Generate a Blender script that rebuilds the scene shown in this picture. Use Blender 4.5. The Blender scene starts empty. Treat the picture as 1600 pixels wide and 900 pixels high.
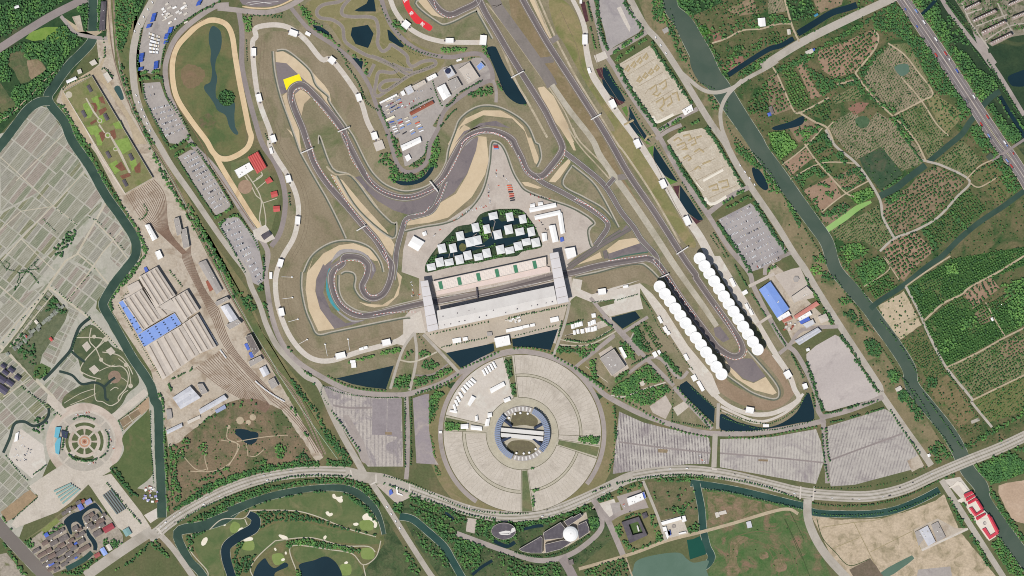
import bpy, bmesh, math, random
import numpy as np
from mathutils import Vector
from mathutils.geometry import tessellate_polygon
random.seed(7); ru, rc = random.uniform, random.choice; RNG = np.random.default_rng(7)
SC = bpy.context.scene; COL = SC.collection
S = 1.5                                   # metres per survey unit (the ground survey uses 1600 x 900 units)
R = math.radians
# ---------------------------------------------------------------- camera, sky, sun, exposure
cd = bpy.data.cameras.new('camera'); cam = bpy.data.objects.new('camera', cd); COL.objects.link(cam)
cam.location = (0, 0, 8000); cam.rotation_euler = (0, 0, 0)
cd.sensor_width = 36; cd.lens = 36 * 8000 / 2400; cd.clip_start = 100; cd.clip_end = 40000
SC.camera = cam
SUN_AZ, SUN_EL = R(217), R(62)
w = bpy.data.worlds.new('World'); SC.world = w; w.use_nodes = True
nt = w.node_tree; nt.nodes.clear()
sky = nt.nodes.new('ShaderNodeTexSky'); sky.sky_type = 'NISHITA'; sky.sun_disc = False
sky.sun_elevation = SUN_EL; sky.sun_rotation = SUN_AZ
bg = nt.nodes.new('ShaderNodeBackground'); bg.inputs['Strength'].default_value = 0.09
wo = nt.nodes.new('ShaderNodeOutputWorld')
nt.links.new(sky.outputs[0], bg.inputs[0]); nt.links.new(bg.outputs[0], wo.inputs[0])
sl = bpy.data.lights.new('sun', 'SUN'); sl.energy = 4.1; sl.angle = R(0.5); sl.color = (1.0, 0.96, 0.91)
so = bpy.data.objects.new('sun', sl); COL.objects.link(so)
sv = Vector((math.sin(SUN_AZ) * math.cos(SUN_EL), math.cos(SUN_AZ) * math.cos(SUN_EL), math.sin(SUN_EL)))
so.rotation_euler = sv.to_track_quat('Z', 'Y').to_euler(); so.location = sv * 3000
SC.view_settings.view_transform = 'Standard'; SC.view_settings.look = 'None'
SC.view_settings.exposure = 0.0; SC.view_settings.gamma = 1.0
SC.cycles.max_bounces = 4; SC.cycles.diffuse_bounces = 2; SC.cycles.glossy_bounces = 2
SC.cycles.use_adaptive_sampling = True; SC.cycles.use_denoising = False; SC.cycles.filter_width = 1.0
# ---------------------------------------------------------------- survey sheets
SH = dict(A=(0, 0, 4), B=(200, 0, 4), C=(400, 0, 4), D=(600, 0, 4), E=(800, 0, 4), F=(1200, 0, 4), G=(0, 200, 4), H=(400, 200, 4),
          I=(600, 200, 4), J=(800, 200, 4), K=(1000, 200, 4), L=(1200, 200, 4), M=(0, 400, 4), N=(150, 400, 4), O=(400, 400, 4),
          Q=(600, 400, 4), R=(900, 400, 4), S=(1200, 400, 4), T=(0, 600, 4), U=(0, 700, 4.494), V=(240, 675, 4), W=(640, 540, 4.433),
          X=(600, 700, 4.494), Y=(900, 700, 4.494), a=(900, 560, 4), b=(1200, 560, 4), c=(1200, 700, 4), d=(400, 560, 5.327), p=(0, 0, 1),
          e=(580, 90, 8), f=(660, 310, 8), g=(640, 380, 11.39), h=(780, 380, 11.39), i=(740, 610, 10), j=(760, 790, 10), k=(40, 780, 10),
          l=(180, 430, 8.889), m=(80, 100, 8.889), n=(1480, 0, 13.23), o=(980, 60, 8.889), q=(1480, 750, 13.23), r=(360, 220, 13.23), s=(600, 0, 13.23))
def P(txt):
    """survey notes -> list of survey points"""
    out, o = [], SH['p']
    for t in txt.split():
        if ',' in t:
            x, y = t.split(','); out.append((o[0] + float(x) / o[2], o[1] + float(y) / o[2]))
        else: o = SH[t]
    return out
def XY(q): return ((q[0] - 800) * S, (450 - q[1]) * S)
def smooth(p, closed=False, n=5):
    m = len(p)
    if m < 3: return list(p)
    out = []
    for i in range(m if closed else m - 1):
        g = (lambda k: p[k % m]) if closed else (lambda k: p[min(max(k, 0), m - 1)])
        a, b, c, d = g(i - 1), g(i), g(i + 1), g(i + 2)
        L = math.hypot(c[0] - b[0], c[1] - b[1]); k = max(2, min(n, int(L / 3) + 1))
        for j in range(k):
            t = j / k; t2, t3 = t * t, t * t * t
            out.append(tuple(.5 * (2 * b[q] + (c[q] - a[q]) * t + (2 * a[q] - 5 * b[q] + 4 * c[q] - d[q]) * t2 + (3 * b[q] - a[q] - 3 * c[q] + d[q]) * t3) for q in (0, 1)))
    if not closed: out.append(p[-1])
    return out
def rough(p, amp=1.2, step=5):
    """an uneven natural edge"""
    out = []
    for i in range(len(p)):
        a, b = p[i], p[(i + 1) % len(p)]; L = math.hypot(b[0] - a[0], b[1] - a[1]); k = max(1, int(L / step))
        for j in range(k):
            t = j / k; out.append((a[0] + (b[0] - a[0]) * t + random.uniform(-amp, amp), a[1] + (b[1] - a[1]) * t + random.uniform(-amp, amp)))
    return out
def normals(p, closed=False):
    n = len(p); out = []
    for i in range(n):
        a = p[(i - 1) % n] if closed or i > 0 else p[i]; b = p[(i + 1) % n] if closed or i < n - 1 else p[i]
        dx, dy = b[0] - a[0], b[1] - a[1]; L = math.hypot(dx, dy) or 1
        out.append((-dy / L, dx / L))
    return out
def offset(p, d, closed=False):
    return [(q[0] + m[0] * d, q[1] + m[1] * d) for q, m in zip(p, normals(p, closed))]
def unkink(p):
    """drop notes that step backwards where two survey sheets meet"""
    q = list(p[:2])
    for c in p[2:]:
        a, b = q[-2], q[-1]
        if (b[0] - a[0]) * (c[0] - b[0]) + (b[1] - a[1]) * (c[1] - b[1]) < 0 and math.hypot(c[0] - b[0], c[1] - b[1]) < 25: continue
        q.append(c)
    return q
def pip(px, py, poly):
    ins = np.zeros(px.shape, bool); x1, y1 = poly[-1]
    for x2, y2 in poly:
        c = (y1 > py) != (y2 > py)
        if c.any():
            with np.errstate(divide='ignore', invalid='ignore'):
                ins ^= c & (px < (x2 - x1) * (py - y1) / ((y2 - y1) or 1e-9) + x1)
        x1, y1 = x2, y2
    return ins
MK = 2
MASK = np.zeros((900 * MK + 40, 1600 * MK + 40), bool)     # where no plant may stand
def mask(poly, val=True):
    xs = [q[0] for q in poly]; ys = [q[1] for q in poly]
    x0, x1 = max(0, int(min(xs) * MK)), min(1600 * MK + 39, int(max(xs) * MK) + 1); y0, y1 = max(0, int(min(ys) * MK)), min(900 * MK + 39, int(max(ys) * MK) + 1)
    if x1 <= x0 or y1 <= y0: return
    gx, gy = np.meshgrid((np.arange(x0, x1) + .5) / MK, (np.arange(y0, y1) + .5) / MK)
    m = pip(gx, gy, poly)
    if val: MASK[y0:y1, x0:x1] |= m
    else: MASK[y0:y1, x0:x1] &= ~m
def masked(x, y):
    i, j = int(y * MK), int(x * MK)
    return 0 <= i < MASK.shape[0] and 0 <= j < MASK.shape[1] and MASK[i, j]
# ---------------------------------------------------------------- materials
K = 1.28
def lin(c): c /= 255; return c / 12.92 if c <= .04045 else ((c + .055) / 1.055) ** 2.4
def C(r, g, b, k=None): return tuple(min(.86, lin(v) / (k or K)) for v in (r, g, b)) + (1,)
MATS = {}
def newmat(name, rough_=.9, spec=.2):
    m = bpy.data.materials.new(name); m.use_nodes = True; n = m.node_tree
    b = n.nodes['Principled BSDF']; b.inputs['Roughness'].default_value = rough_; b.inputs['Specular IOR Level'].default_value = spec
    return m, n, b
def mixc(n, fac, a, b, mode='MIX'):
    x = n.nodes.new('ShaderNodeMix'); x.data_type = 'RGBA'; x.blend_type = mode
    for sock, v in ((x.inputs[0], fac), (x.inputs[6], a), (x.inputs[7], b)):
        if hasattr(v, 'links'): n.links.new(v, sock)
        else: sock.default_value = v
    return x.outputs[2]
def ramp(n, v, lo, hi):
    x = n.nodes.new('ShaderNodeMapRange'); x.inputs[1].default_value = lo; x.inputs[2].default_value = hi
    n.links.new(v, x.inputs[0]); return x.outputs[0]
def noise(n, vec, size, detail=4, rgh=.6, dist=0, stretch=None, ang=0):
    """noise whose features are about `size` metres"""
    mp = n.nodes.new('ShaderNodeMapping'); mp.vector_type = 'TEXTURE'; mp.inputs['Rotation'].default_value = (0, 0, ang)
    st = stretch or 1
    mp.inputs['Scale'].default_value = (size * st, size, size); n.links.new(vec, mp.inputs[0])
    x = n.nodes.new('ShaderNodeTexNoise'); x.inputs['Scale'].default_value = 1; x.inputs['Detail'].default_value = detail
    x.inputs['Roughness'].default_value = rgh; x.inputs['Distortion'].default_value = dist
    n.links.new(mp.outputs[0], x.inputs['Vector']); return x.outputs['Fac']
def coords(n):
    return n.nodes.new('ShaderNodeTexCoord').outputs['Object']
def stripes(n, vec, ang, period, lo=.1, hi=.5, wob=0):
    mp = n.nodes.new('ShaderNodeMapping'); mp.vector_type = 'TEXTURE'; mp.inputs['Rotation'].default_value = (0, 0, ang); n.links.new(vec, mp.inputs[0])
    sp = n.nodes.new('ShaderNodeSeparateXYZ'); n.links.new(mp.outputs[0], sp.inputs[0])
    v = sp.outputs[0]
    if wob:
        ns = noise(n, vec, 12, 2); ad = n.nodes.new('ShaderNodeMath'); ad.operation = 'MULTIPLY_ADD'; ad.inputs[1].default_value = wob
        n.links.new(ns, ad.inputs[0]); n.links.new(v, ad.inputs[2]); v = ad.outputs[0]
    a = n.nodes.new('ShaderNodeMath'); a.operation = 'MULTIPLY'; a.inputs[1].default_value = 2 * math.pi / period; n.links.new(v, a.inputs[0])
    s_ = n.nodes.new('ShaderNodeMath'); s_.operation = 'SINE'; n.links.new(a.outputs[0], s_.inputs[0])
    return ramp(n, s_.outputs[0], lo, hi)
def ground(name, a, b, size=40, c=None, csize=90, clo=.52, chi=.68, fine=.22, fsize=5, rows=None, stretch=None, ang=0, rgh=.92, stain=None):
    """soil, grass, paving: two tones, patches of a third, grain, optional planted or worn rows"""
    if name in MATS: return MATS[name]
    m, n, bs = newmat(name, rgh); v = coords(n)
    col = mixc(n, ramp(n, noise(n, v, size, 5, .65, .4, stretch, ang), .36, .64), C(*a), C(*b))
    if c: col = mixc(n, ramp(n, noise(n, v, csize, 5, .62, .8), clo, chi), col, C(*c))
    for (ra, per, rc, lo, hi, amt) in (rows or []):
        st = stripes(n, v, ra, per, lo, hi, .8)
        k = n.nodes.new('ShaderNodeMath'); k.operation = 'MULTIPLY'; n.links.new(st, k.inputs[0])
        br = ramp(n, noise(n, v, 14, 3), .3, .62); am = n.nodes.new('ShaderNodeMath'); am.operation = 'MULTIPLY'; am.inputs[1].default_value = amt
        n.links.new(br, am.inputs[0]); n.links.new(am.outputs[0], k.inputs[1]); col = mixc(n, k.outputs[0], col, C(*rc))
    if stain: col = mixc(n, ramp(n, noise(n, v, stain[1], 6, .7, 1.0, stain[2] if len(stain) > 2 else None, ang), .5, .72), col, C(*stain[0]))
    if fine:
        f = ramp(n, noise(n, v, fsize, 3, .7), .25, .75)
        g = mixc(n, f, (1 - fine, 1 - fine, 1 - fine, 1), (1 + fine, 1 + fine, 1 + fine, 1)); col = mixc(n, 1.0, col, g, 'MULTIPLY')
    n.links.new(col, bs.inputs['Base Color']); MATS[name] = m; return m
def water(name, a, b, size=120):
    if name in MATS: return MATS[name]
    m, n, bs = newmat(name, .12, .35); v = coords(n)
    col = mixc(n, ramp(n, noise(n, v, size, 4, .55, .5), .35, .65), C(*a), C(*b)); n.links.new(col, bs.inputs['Base Color'])
    bp = n.nodes.new('ShaderNodeBump'); bp.inputs['Strength'].default_value = .15; bp.inputs['Distance'].default_value = .3
    n.links.new(noise(n, v, 6, 3), bp.inputs['Height']); n.links.new(bp.outputs[0], bs.inputs['Normal'])
    MATS[name] = m; return m
def paint(name, a, var=.08, size=6, rgh=.6, b=None, bsize=8, streak=None):
    """a built surface: roof, wall, metal, cloth"""
    if name in MATS: return MATS[name]
    m, n, bs = newmat(name, rgh, .3); v = coords(n)
    col = C(*a)
    if b: col = mixc(n, ramp(n, noise(n, v, bsize, 5, .65), .42, .66), col, C(*b))
    if streak: col = mixc(n, stripes(n, v, streak[0], streak[1], .55, .95), col, C(*streak[2]))
    f = ramp(n, noise(n, v, size, 4, .7), .25, .75); g = mixc(n, f, (1 - var,) * 3 + (1,), (1 + var,) * 3 + (1,))
    n.links.new(mixc(n, 1.0, col, g, 'MULTIPLY'), bs.inputs['Base Color']); MATS[name] = m; return m
# ---------------------------------------------------------------- object helpers
def tag(o, label=None, cat=None, group=None, kind=None):
    if label: o['label'] = label
    if cat: o['category'] = cat
    if group: o['group'] = group
    if kind: o['kind'] = kind
    return o
def mesh_obj(name, verts, faces, mats, parent=None, midx=None, sm=False):
    me = bpy.data.meshes.new(name); me.from_pydata(verts, [], faces)
    for m in (mats if isinstance(mats, (list, tuple)) else [mats]): me.materials.append(m)
    if midx is not None: me.polygons.foreach_set('material_index', midx)
    if sm: me.polygons.foreach_set('use_smooth', [True] * len(me.polygons))
    o = bpy.data.objects.new(name, me); COL.objects.link(o)
    if parent: o.parent = parent
    return o
ZM = np.zeros((1140, 1840), np.float32); ZO = 120           # how many sheets already lie on each square of the survey
def cells(polys):
    I, J = [], []
    for poly in polys:
        xs = [q[0] for q in poly]; ys = [q[1] for q in poly]
        x0, x1 = max(-ZO, int(min(xs)) - 1), min(1719, int(max(xs)) + 2); y0, y1 = max(-ZO, int(min(ys)) - 1), min(1019, int(max(ys)) + 2)
        if x1 > x0 and y1 > y0:
            gx, gy = np.meshgrid(np.arange(x0, x1) + .5, np.arange(y0, y1) + .5); m = pip(gx, gy, poly); a, b = np.nonzero(m); I.append(a + y0 + ZO); J.append(b + x0 + ZO)
        for k in range(len(poly)):
            a, b = poly[k], poly[(k + 1) % len(poly)]; n = max(1, int(math.hypot(b[0] - a[0], b[1] - a[1]) / .5)); n = min(n, 4000); t = np.arange(n) / n
            px, py = a[0] + (b[0] - a[0]) * t, a[1] + (b[1] - a[1]) * t; ok = (px > -ZO) & (px < 1719) & (py > -ZO) & (py < 1019)
            I.append(np.floor(py[ok]).astype(int) + ZO); J.append(np.floor(px[ok]).astype(int) + ZO)
    return np.concatenate(I), np.concatenate(J)
def zfor(polys, step=.012):
    i, j = cells(polys)
    z = (float(ZM[i, j].max()) if len(i) else 0) + step
    ZM[i, j] = z; return z
def zat(x, y): return float(ZM[min(max(int(y) + ZO, 0), 1139), min(max(int(x) + ZO, 0), 1839)])
def up_faces(v2, tris):
    out = []
    for t in tris:
        a, b, c = (v2[k] for k in t)
        out.append(t if (b[0] - a[0]) * (c[1] - a[1]) - (b[1] - a[1]) * (c[0] - a[0]) > 0 else (t[0], t[2], t[1]))
    return out
def sheet(name, p, mat, sm=False, z=None, msk=False, rg=0, kind='structure'):
    """one flat piece of the setting"""
    if isinstance(p, str): p = P(p)
    if sm: p = smooth(p, True)
    if rg: p = rough(p, rg)
    if msk: mask(p)
    z = zfor([p]) if z is None else z
    v2 = [XY(q) for q in p]
    tr = up_faces(v2, tessellate_polygon([[Vector((q[0], q[1], 0)) for q in v2]]))
    o = mesh_obj(name, [(x, y, z) for x, y in v2], tr, mat); tag(o, kind=kind); o['z'] = z
    return o
def ribbon_geo(p, wd, closed=False):
    n = len(p); ws = wd if isinstance(wd, (list, tuple)) else [wd] * n
    nn = normals(p, closed); v2 = []
    for q, m, ww in zip(p, nn, ws):
        v2 += [XY((q[0] + m[0] * ww / 2, q[1] + m[1] * ww / 2)), XY((q[0] - m[0] * ww / 2, q[1] - m[1] * ww / 2))]
    f = [(2 * i, 2 * i + 1, (2 * i + 3) % (2 * n), (2 * i + 2) % (2 * n)) for i in range(n if closed else n - 1)]
    return v2, f
def flipup(v2, faces):
    out = []
    for f in faces:
        a, b, c = v2[f[0]], v2[f[1]], v2[f[2]]
        out.append(f if (b[0] - a[0]) * (c[1] - a[1]) - (b[1] - a[1]) * (c[0] - a[0]) > 0 else tuple(reversed(f)))
    return out
def stroke(name, p, wd, mat, closed=False, sm=True, msk=True, z=None, kind='structure', grow=0):
    """a road, path, canal: a ribbon along a line"""
    if isinstance(p, str): p = unkink(P(p)) if not closed else P(p)
    if isinstance(wd, (list, tuple)) and sm:                     # widths follow the smoothed line
        q3 = smooth([(x, y) for x, y in p], closed); ks = np.linspace(0, len(wd) - 1, len(q3)); wd = list(np.interp(ks, range(len(wd)), wd)); p = q3
    elif sm: p = smooth(p, closed)
    v2, f = ribbon_geo(p, wd, closed)
    if z is None:
        inv = [(x / S + 800, 450 - y / S) for x, y in v2]; z = zfor([[inv[k] for k in q] for q in f])
    if msk:
        ws = wd if isinstance(wd, (list, tuple)) else [wd] * len(p)
        vm, fm = ribbon_geo(p, [q + grow for q in ws], closed); inv = [(x / S + 800, 450 - y / S) for x, y in vm]
        for q in fm: mask([inv[k] for k in q])
    o = mesh_obj(name, [(x, y, z) for x, y in v2], flipup(v2, f), mat); tag(o, kind=kind)
    return o
def arc(cx, cy, r, a0, a1, n=24): return [(cx + r * math.cos(R(a0 + (a1 - a0) * i / n)), cy - r * math.sin(R(a0 + (a1 - a0) * i / n))) for i in range(n + 1)]
def sector(cx, cy, r0, r1, a0, a1, n=24): return arc(cx, cy, r1, a0, a1, n) + arc(cx, cy, r0, a1, a0, n)
# ================================================================ THE GROUND
g_dry=ground('dry grass', (130,121,95),(147,136,110),50,(106,112,76),100,.5,.66,fine=.2,fsize=4,stretch=2.5,ang=R(-60))
g_bank=ground('worn bank grass', (137,124,100),(149,136,112),40,(120,116,86),90,fine=.18,fsize=4,stretch=3,ang=R(-65))
g_green=ground('green grass', (92,106,70),(118,120,84),45,(134,122,92),90,fine=.18)
g_lawn=ground('lawn', (74,98,56),(92,112,66),50,(108,114,74),90,fine=.16)
g_mead=ground('meadow', (80,94,62),(106,108,74),40,(124,108,86),50,.5,.66,fine=.26,fsize=4)
g_forest=ground('woodland floor', (42,70,42),(58,82,50),20,(82,88,62),60,.56,.7,fine=.25)
g_soil=ground('bare soil', (150,132,106),(134,116,92),40,(116,116,80),70,.52,.7,fine=.2)
g_heath=ground('rusty heath', (136,116,92),(116,106,82),30,(90,98,64),50,.48,.62,fine=.28,fsize=4)
g_pale=ground('pale dry field', (196,178,152),(178,161,134),30,(150,138,110),30,.52,.68,fine=.22,fsize=5)
gravel=ground('gravel trap', (202,181,148),(210,190,158),80,(188,168,138),120,fine=.05,fsize=8)
sandtrk=ground('sand track', (212,186,146),(222,198,160),60,(200,172,134),60,fine=.06)
conc=ground('concrete', (186,174,161),(196,185,172),50,(172,160,148),60,.54,.7,fine=.1)
conc_p=ground('pale concrete', (208,199,186),(198,188,174),40,(214,209,196),40,fine=.09)
plaza=ground('plaza paving', (192,182,166),(201,191,176),30,(180,170,155),40,fine=.13,fsize=4)
path_p=ground('pale path', (196,188,168),(184,174,152),30,fine=.1)
dirt=ground('dirt path', (188,172,144),(172,156,130),30,fine=.15)
trk=ground('race asphalt', (117,108,105),(125,116,112),90,(108,99,99),60,fine=.05)
runoff=ground('run-off asphalt', (122,113,113),(132,122,120),60,(112,104,106),40,fine=.07,stretch=4,ang=R(-55))
oldasph=ground('old asphalt', (126,118,112),(138,130,122),50,(116,110,102),60,fine=.09,stretch=5,ang=R(-58))
kart=ground('kart asphalt', (136,127,121),(146,136,128),40,fine=.08)
ribstrip=ground('ribbed pale strip', (176,168,150),(188,180,162),40,(164,156,136),50,fine=.12)
road=ground('road asphalt', (160,150,142),(170,159,151),40,(148,138,131),50,fine=.07)
road_d=ground('dark road', (142,132,127),(152,141,136),60,fine=.08)
road_p=ground('pale road', (174,166,152),(184,176,163),60,(164,156,142),50,fine=.07)
lot=ground('car park paving', (164,156,148),(174,166,158),50,(152,144,138),50,fine=.1)
lot_v=ground('violet car park', (164,157,153),(173,166,161),50,(152,145,144),60,fine=.09)
lot_t=ground('tan course yard', (197,186,166),(186,174,153),18,(206,197,178),30,fine=.18,fsize=4)
ballast=ground('rail ballast', (160,143,124),(172,156,136),40,(140,124,104),50,fine=.15)
yard=ground('yard', (182,169,150),(192,180,162),30,(160,144,124),35,.5,.64,fine=.16)
redbed=ground('red shrub bed', (78,50,54),(94,60,62),12,fine=.25,fsize=4)
w_can=water('canal water', (52,74,62),(66,87,73),50); w_riv=water('river water', (74,90,76),(86,98,84),60)
w_dark=water('dark pond', (29,52,60),(24,45,52)); w_grn=water('green pond', (62,88,84),(72,98,92)); w_brn=water('brown river', (118,110,102),(126,118,110))
w_teal=water('teal channel', (44,74,66),(56,85,75),50); w_alg=water('algae channel', (140,178,100),(156,190,116)); w_pale=water('pale lake', (92,116,98),(100,123,106),60)
white_l=paint('white line paint', (226,222,214),.05,20)

sheet('ground', [(-3200,-2400),(4800,-2400),(4800,3300),(-3200,3300)],ground('open country', (104,104,72),(88,98,62),90,(124,112,84),140,fine=.2),z=0)
# ---- west and north-west land
sheet('woodland_floor', "p -20,-20 235,-20 215,40 205,110 228,200 260,260 240,250 205,180 180,95 172,-10 165,60 150,60 110,120 80,160 40,165 0,210 -20,220", g_forest)
sheet('meadow', P("A 60,330 140,320 190,365 240,370 290,430 180,510 130,525 90,450 50,400"),g_mead,rg=1)
sheet('meadow', P("A 0,520 60,600 110,670 40,740 0,760"),g_mead,rg=1)
sheet('meadow', P("A 190,200 280,170 400,170 425,240 330,250 200,255 160,240"),ground('bright sports lawn', (112,142,62),(128,152,74),30,fine=.12),rg=.5)
sheet('bare_soil', P("A 170,380 230,360 290,430 200,500 180,470"),g_soil,rg=1)
sheet('cemetery_ground', "p -20,215 10,206 38,172 47,166 62,165 72,168 85,184 192,340 206,372 203,400 176,435 152,468 150,482 168,500 235,600 244,640 246,700 250,770 200,760 150,700 110,640 60,760 30,840 -20,800", ground('cemetery ground', (172,168,153),(182,178,163),30,(152,154,134),40,fine=.1))
sheet('rail_yard', "p 150,58 166,60 172,-10 180,95 205,175 250,252 325,400 415,560 505,715 495,722 470,690 440,655 380,622 330,640 300,690 262,690 252,640 236,580 190,510 170,478 178,455 222,400 218,370 150,240 88,158 96,138 130,120 155,100", yard)
sheet('embankment', "p 172,-10 190,-10 222,150 290,300 400,500 530,715 505,715 415,560 325,400 250,252 205,175 180,95", ground('embankment grass', (88,104,64),(118,114,78),30,fine=.2))
sheet('embankment', "p 190,-10 212,-10 204,110 226,200 300,330 385,450 410,520 470,600 550,722 530,715 400,500 290,300 222,150", ground('scrub verge', (116,112,76),(134,124,90),30,(88,104,62),50,fine=.18))
sheet('heath_park', P("T 1055,370 1180,300 1330,200 1420,110 1600,90 p 440,640 482,700 490,722 440,732 360,752 268,806 262,790"),g_heath,rg=1)
# ---- circuit
sheet('circuit_grass', "p 383,-20 383,0 378,50 386,140 408,225 430,260 444,305 442,345 422,385 416,400 416,430 425,495 440,535 465,566 500,590 545,608 625,617 690,600 725,580 757,560 790,550 840,552 900,577 950,620 1000,645 1050,662 1110,676 1175,677 1235,668 1288,655 1265,597 1225,535 1177,447 1107,337 1025,213 960,105 932,32 915,-20", g_dry)
sheet('stand_bank', smooth(P("B 800,280 860,210 960,195 1080,230 1240,330 1350,450 1440,620 1520,840 H 690,130 600,0 540,-110 460,-220 360,-330 200,-420 110,-480 60,-490 20,-450 20,-330 60,-160"),True),g_bank)
sheet('stand_bank', smooth(P("B 850,330 920,300 900,450 960,700 1030,900 H 330,150 400,370 560,690 420,730 310,830 O 285,100 300,330 385,490 600,450 920,385 930,440 880,510 640,580 480,640 380,640 290,580 210,470 150,330 140,180 160,20 H 180,760 250,660 280,560 270,440 220,290 150,120 B 850,700 820,450"),True),g_bank)
sheet('stand_bank', smooth(P("R 0,140 150,110 400,60 470,90 510,150 480,190 400,170 200,220 60,240 0,230"),True),g_bank)
sheet('stand_bank', smooth(P("R 960,790 1120,880 1240,905 1300,860 1260,760 1130,600 1190,580 1290,720 1350,830 a 1380,170 1350,240 1280,300 1180,325 1060,300 940,240 870,180 860,140 930,120"),True),ground('bare stand bank', (146,125,102),(157,136,113),40,(132,116,92),50,fine=.16,fsize=4,stretch=3,ang=R(-60)))
sheet('green_bank', smooth(P("E 230,0 320,0 400,90 440,210 450,330 480,420 560,560 720,780 800,900 J 1000,480 1150,720 1080,720 920,480 700,170 590,20 E 640,800 450,500 330,280 270,180"),True),ground('green bank', (116,120,72),(136,130,88),60,(152,136,100),70,.46,.64,fine=.15,stretch=4,ang=R(-55)))
sheet('bare_soil', P("D 780,0 850,0 1020,290 1200,580 1390,900 J 700,320 900,650 1030,830 1010,840 850,600 700,370 500,100 D 1060,540 990,420 880,330 800,120"),ground('brown strip grass', (140,122,94),(126,114,82),40,(154,138,110),60,fine=.18))
sheet('kart_grass', P("C 350,0 760,0 830,130 1000,270 1150,340 1170,400 1050,480 760,620 700,560 680,400 560,300 450,150 330,100"),ground('kart grass', (138,130,92),(124,120,80),40,(150,136,104),40,fine=.14),sm=True)
# ---- paddock and aprons
sheet('paddock_apron', P("I 680,100 700,80 740,110 790,220 840,340 880,390 1000,440 1150,490 1270,560 1310,600 1280,660 1310,740 1200,800 1150,850 1160,900 Q 1170,100 1180,260 1140,320 1050,620 800,640 560,620 300,460 240,480 120,390 220,270 220,140 I 110,900 120,760 150,640 380,590 560,470 640,340 660,230"),conc,msk=True)
sheet('plaza_paving', P("Q 250,480 1150,290 1120,400 1085,460 790,520 785,560 690,560 680,545 390,605 330,560"),ground('promenade paving', (190,178,160),(182,170,152),40,fine=.09),msk=True)
sheet('stand_forecourt', P("O 920,390 960,380 1030,340 1060,480 980,480 920,560 880,550 920,500"),conc_p,msk=True)
sheet('stand_forecourt', P("Q 1160,280 1180,140 1240,150 1230,210 1300,240 1420,200 1600,150 R 240,210 400,170 480,240 R 560,340 700,560 850,740 870,790 900,860 a 850,240 700,60 R 720,700 540,420 400,200 400,250 420,330 370,340 210,380 150,330 100,290 0,250"),conc_p,msk=True)
sheet('stand_forecourt', P("R 830,0 900,0 960,100 1060,260 1160,430 1260,600 1350,760 1300,720 1200,570 1140,450 1010,300 900,120"),conc_p,msk=True)
sheet('kart_paddock', P("e 100,560 340,460 400,400 690,260 820,200 900,120 1000,100 1240,40 1280,0 1400,0 1500,200 1530,320 1440,310 1150,410 1000,520 920,610 800,800 700,960 600,1000 300,1000 220,900 130,640"),lot,msk=True)
sheet('container_yard', P("H 880,20 1050,-40 1130,0 1090,100 1040,180 960,230 930,240 910,140"),lot,msk=True)
# ---- plaza circle ground
CX,CY=816,677.5
sheet('circle_lawn', arc(CX,CY,150,0,360,60),ground('circle verge grass', (134,124,90),(122,118,80),40,(144,128,98),50,fine=.15))
sheet('ring_road', arc(CX,CY,123.2,0,360,90),ground('plaza lanes', (188,180,160),(178,170,150),25,fine=.13))
# ---- south: verge, golf, parks
sheet('golf_rough', "p 270,835 300,812 400,785 500,770 570,778 600,815 640,870 660,910 320,910 290,870", ground('golf rough', (104,106,70),(120,112,78),40,(86,100,58),50,fine=.18))
sheet('golf_fairway', smooth(P("V 520,480 700,420 1000,380 1180,370 1300,450 1400,560 1390,640 1200,590 1000,520 850,490 640,480"),True),ground('fairway', (84,104,62),(106,114,74),40,(122,120,84),50,fine=.1))
sheet('golf_fairway', smooth(P("V 560,700 740,580 900,560 1100,600 1380,660 1400,700 1150,690 980,660 820,680 700,740 600,790 520,760"),True),MATS['fairway'])
sheet('golf_fairway', smooth(P("V 250,640 400,560 560,545 570,600 440,680 410,770 440,900 360,900 280,780"),True),MATS['fairway'])
sheet('golf_fairway', smooth(P("V 870,730 980,720 1200,750 1290,840 1300,900 1160,900 1150,830 1080,775 920,820"),True),MATS['fairway'])
for t in ("V 500,560 540,580 530,620 490,630 475,600", "V 550,690 620,680 625,735 560,735", "V 740,770 800,760 820,810 760,830", "V 1300,730 1370,730 1375,790 1305,790", "V 1290,560 1360,550 1370,610 1300,610", "V 1170,830 1230,830 1230,890 1170,890"):
    sheet('putting_green', smooth(P(t),True),ground('putting green', (124,142,78),(132,148,86),20,fine=.05))
bunk=ground('bunker sand', (230,220,196),(238,230,210),20,fine=.04)
for t in ("V 1118,390 1132,388 1142,405 1165,405 1182,420 1180,438 1160,440 1140,420 1120,412", "V 1075,500 1092,496 1100,508 1115,504 1120,518 1100,528 1080,515", "V 1306,525 1330,508 1352,512 1355,532 1385,545 1398,575 1390,598 1376,595 1376,570 1350,550 1312,550",
          "V 1248,572 1270,566 1282,576 1270,586 1252,584", "V 298,690 312,665 332,658 338,675 322,705 302,710", "V 526,620 540,600 560,598 560,610 535,626", "V 562,675 590,658 618,660 618,676 570,684", "V 782,642 800,642 835,655 838,675 812,672 786,655",
          "V 1062,655 1074,646 1082,655 1072,672 1062,668", "V 752,728 762,724 769,738 760,744", "V 820,750 830,748 832,764 822,764", "V 798,796 812,788 822,796 812,806 800,806", "V 1192,816 1205,808 1216,815 1208,824 1194,824", "V 434,575 446,572 452,582 440,588", "V 1168,402 1178,400 1180,410 1170,412"):
    sheet('bunker', smooth(P(t),True,4),bunk)
sheet('scrubland', "p 612,770 640,772 700,793 780,812 870,806 930,785 960,840 900,890 880,905 690,905 650,850", ground('scrubland', (70,90,56),(96,100,70),22,(58,76,48),30,.48,.62,fine=.3,fsize=4),rg=.6)
sheet('scrubland', "p 575,770 590,790 625,845 660,905 560,905 600,850 600,815", MATS['scrubland'])
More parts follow.
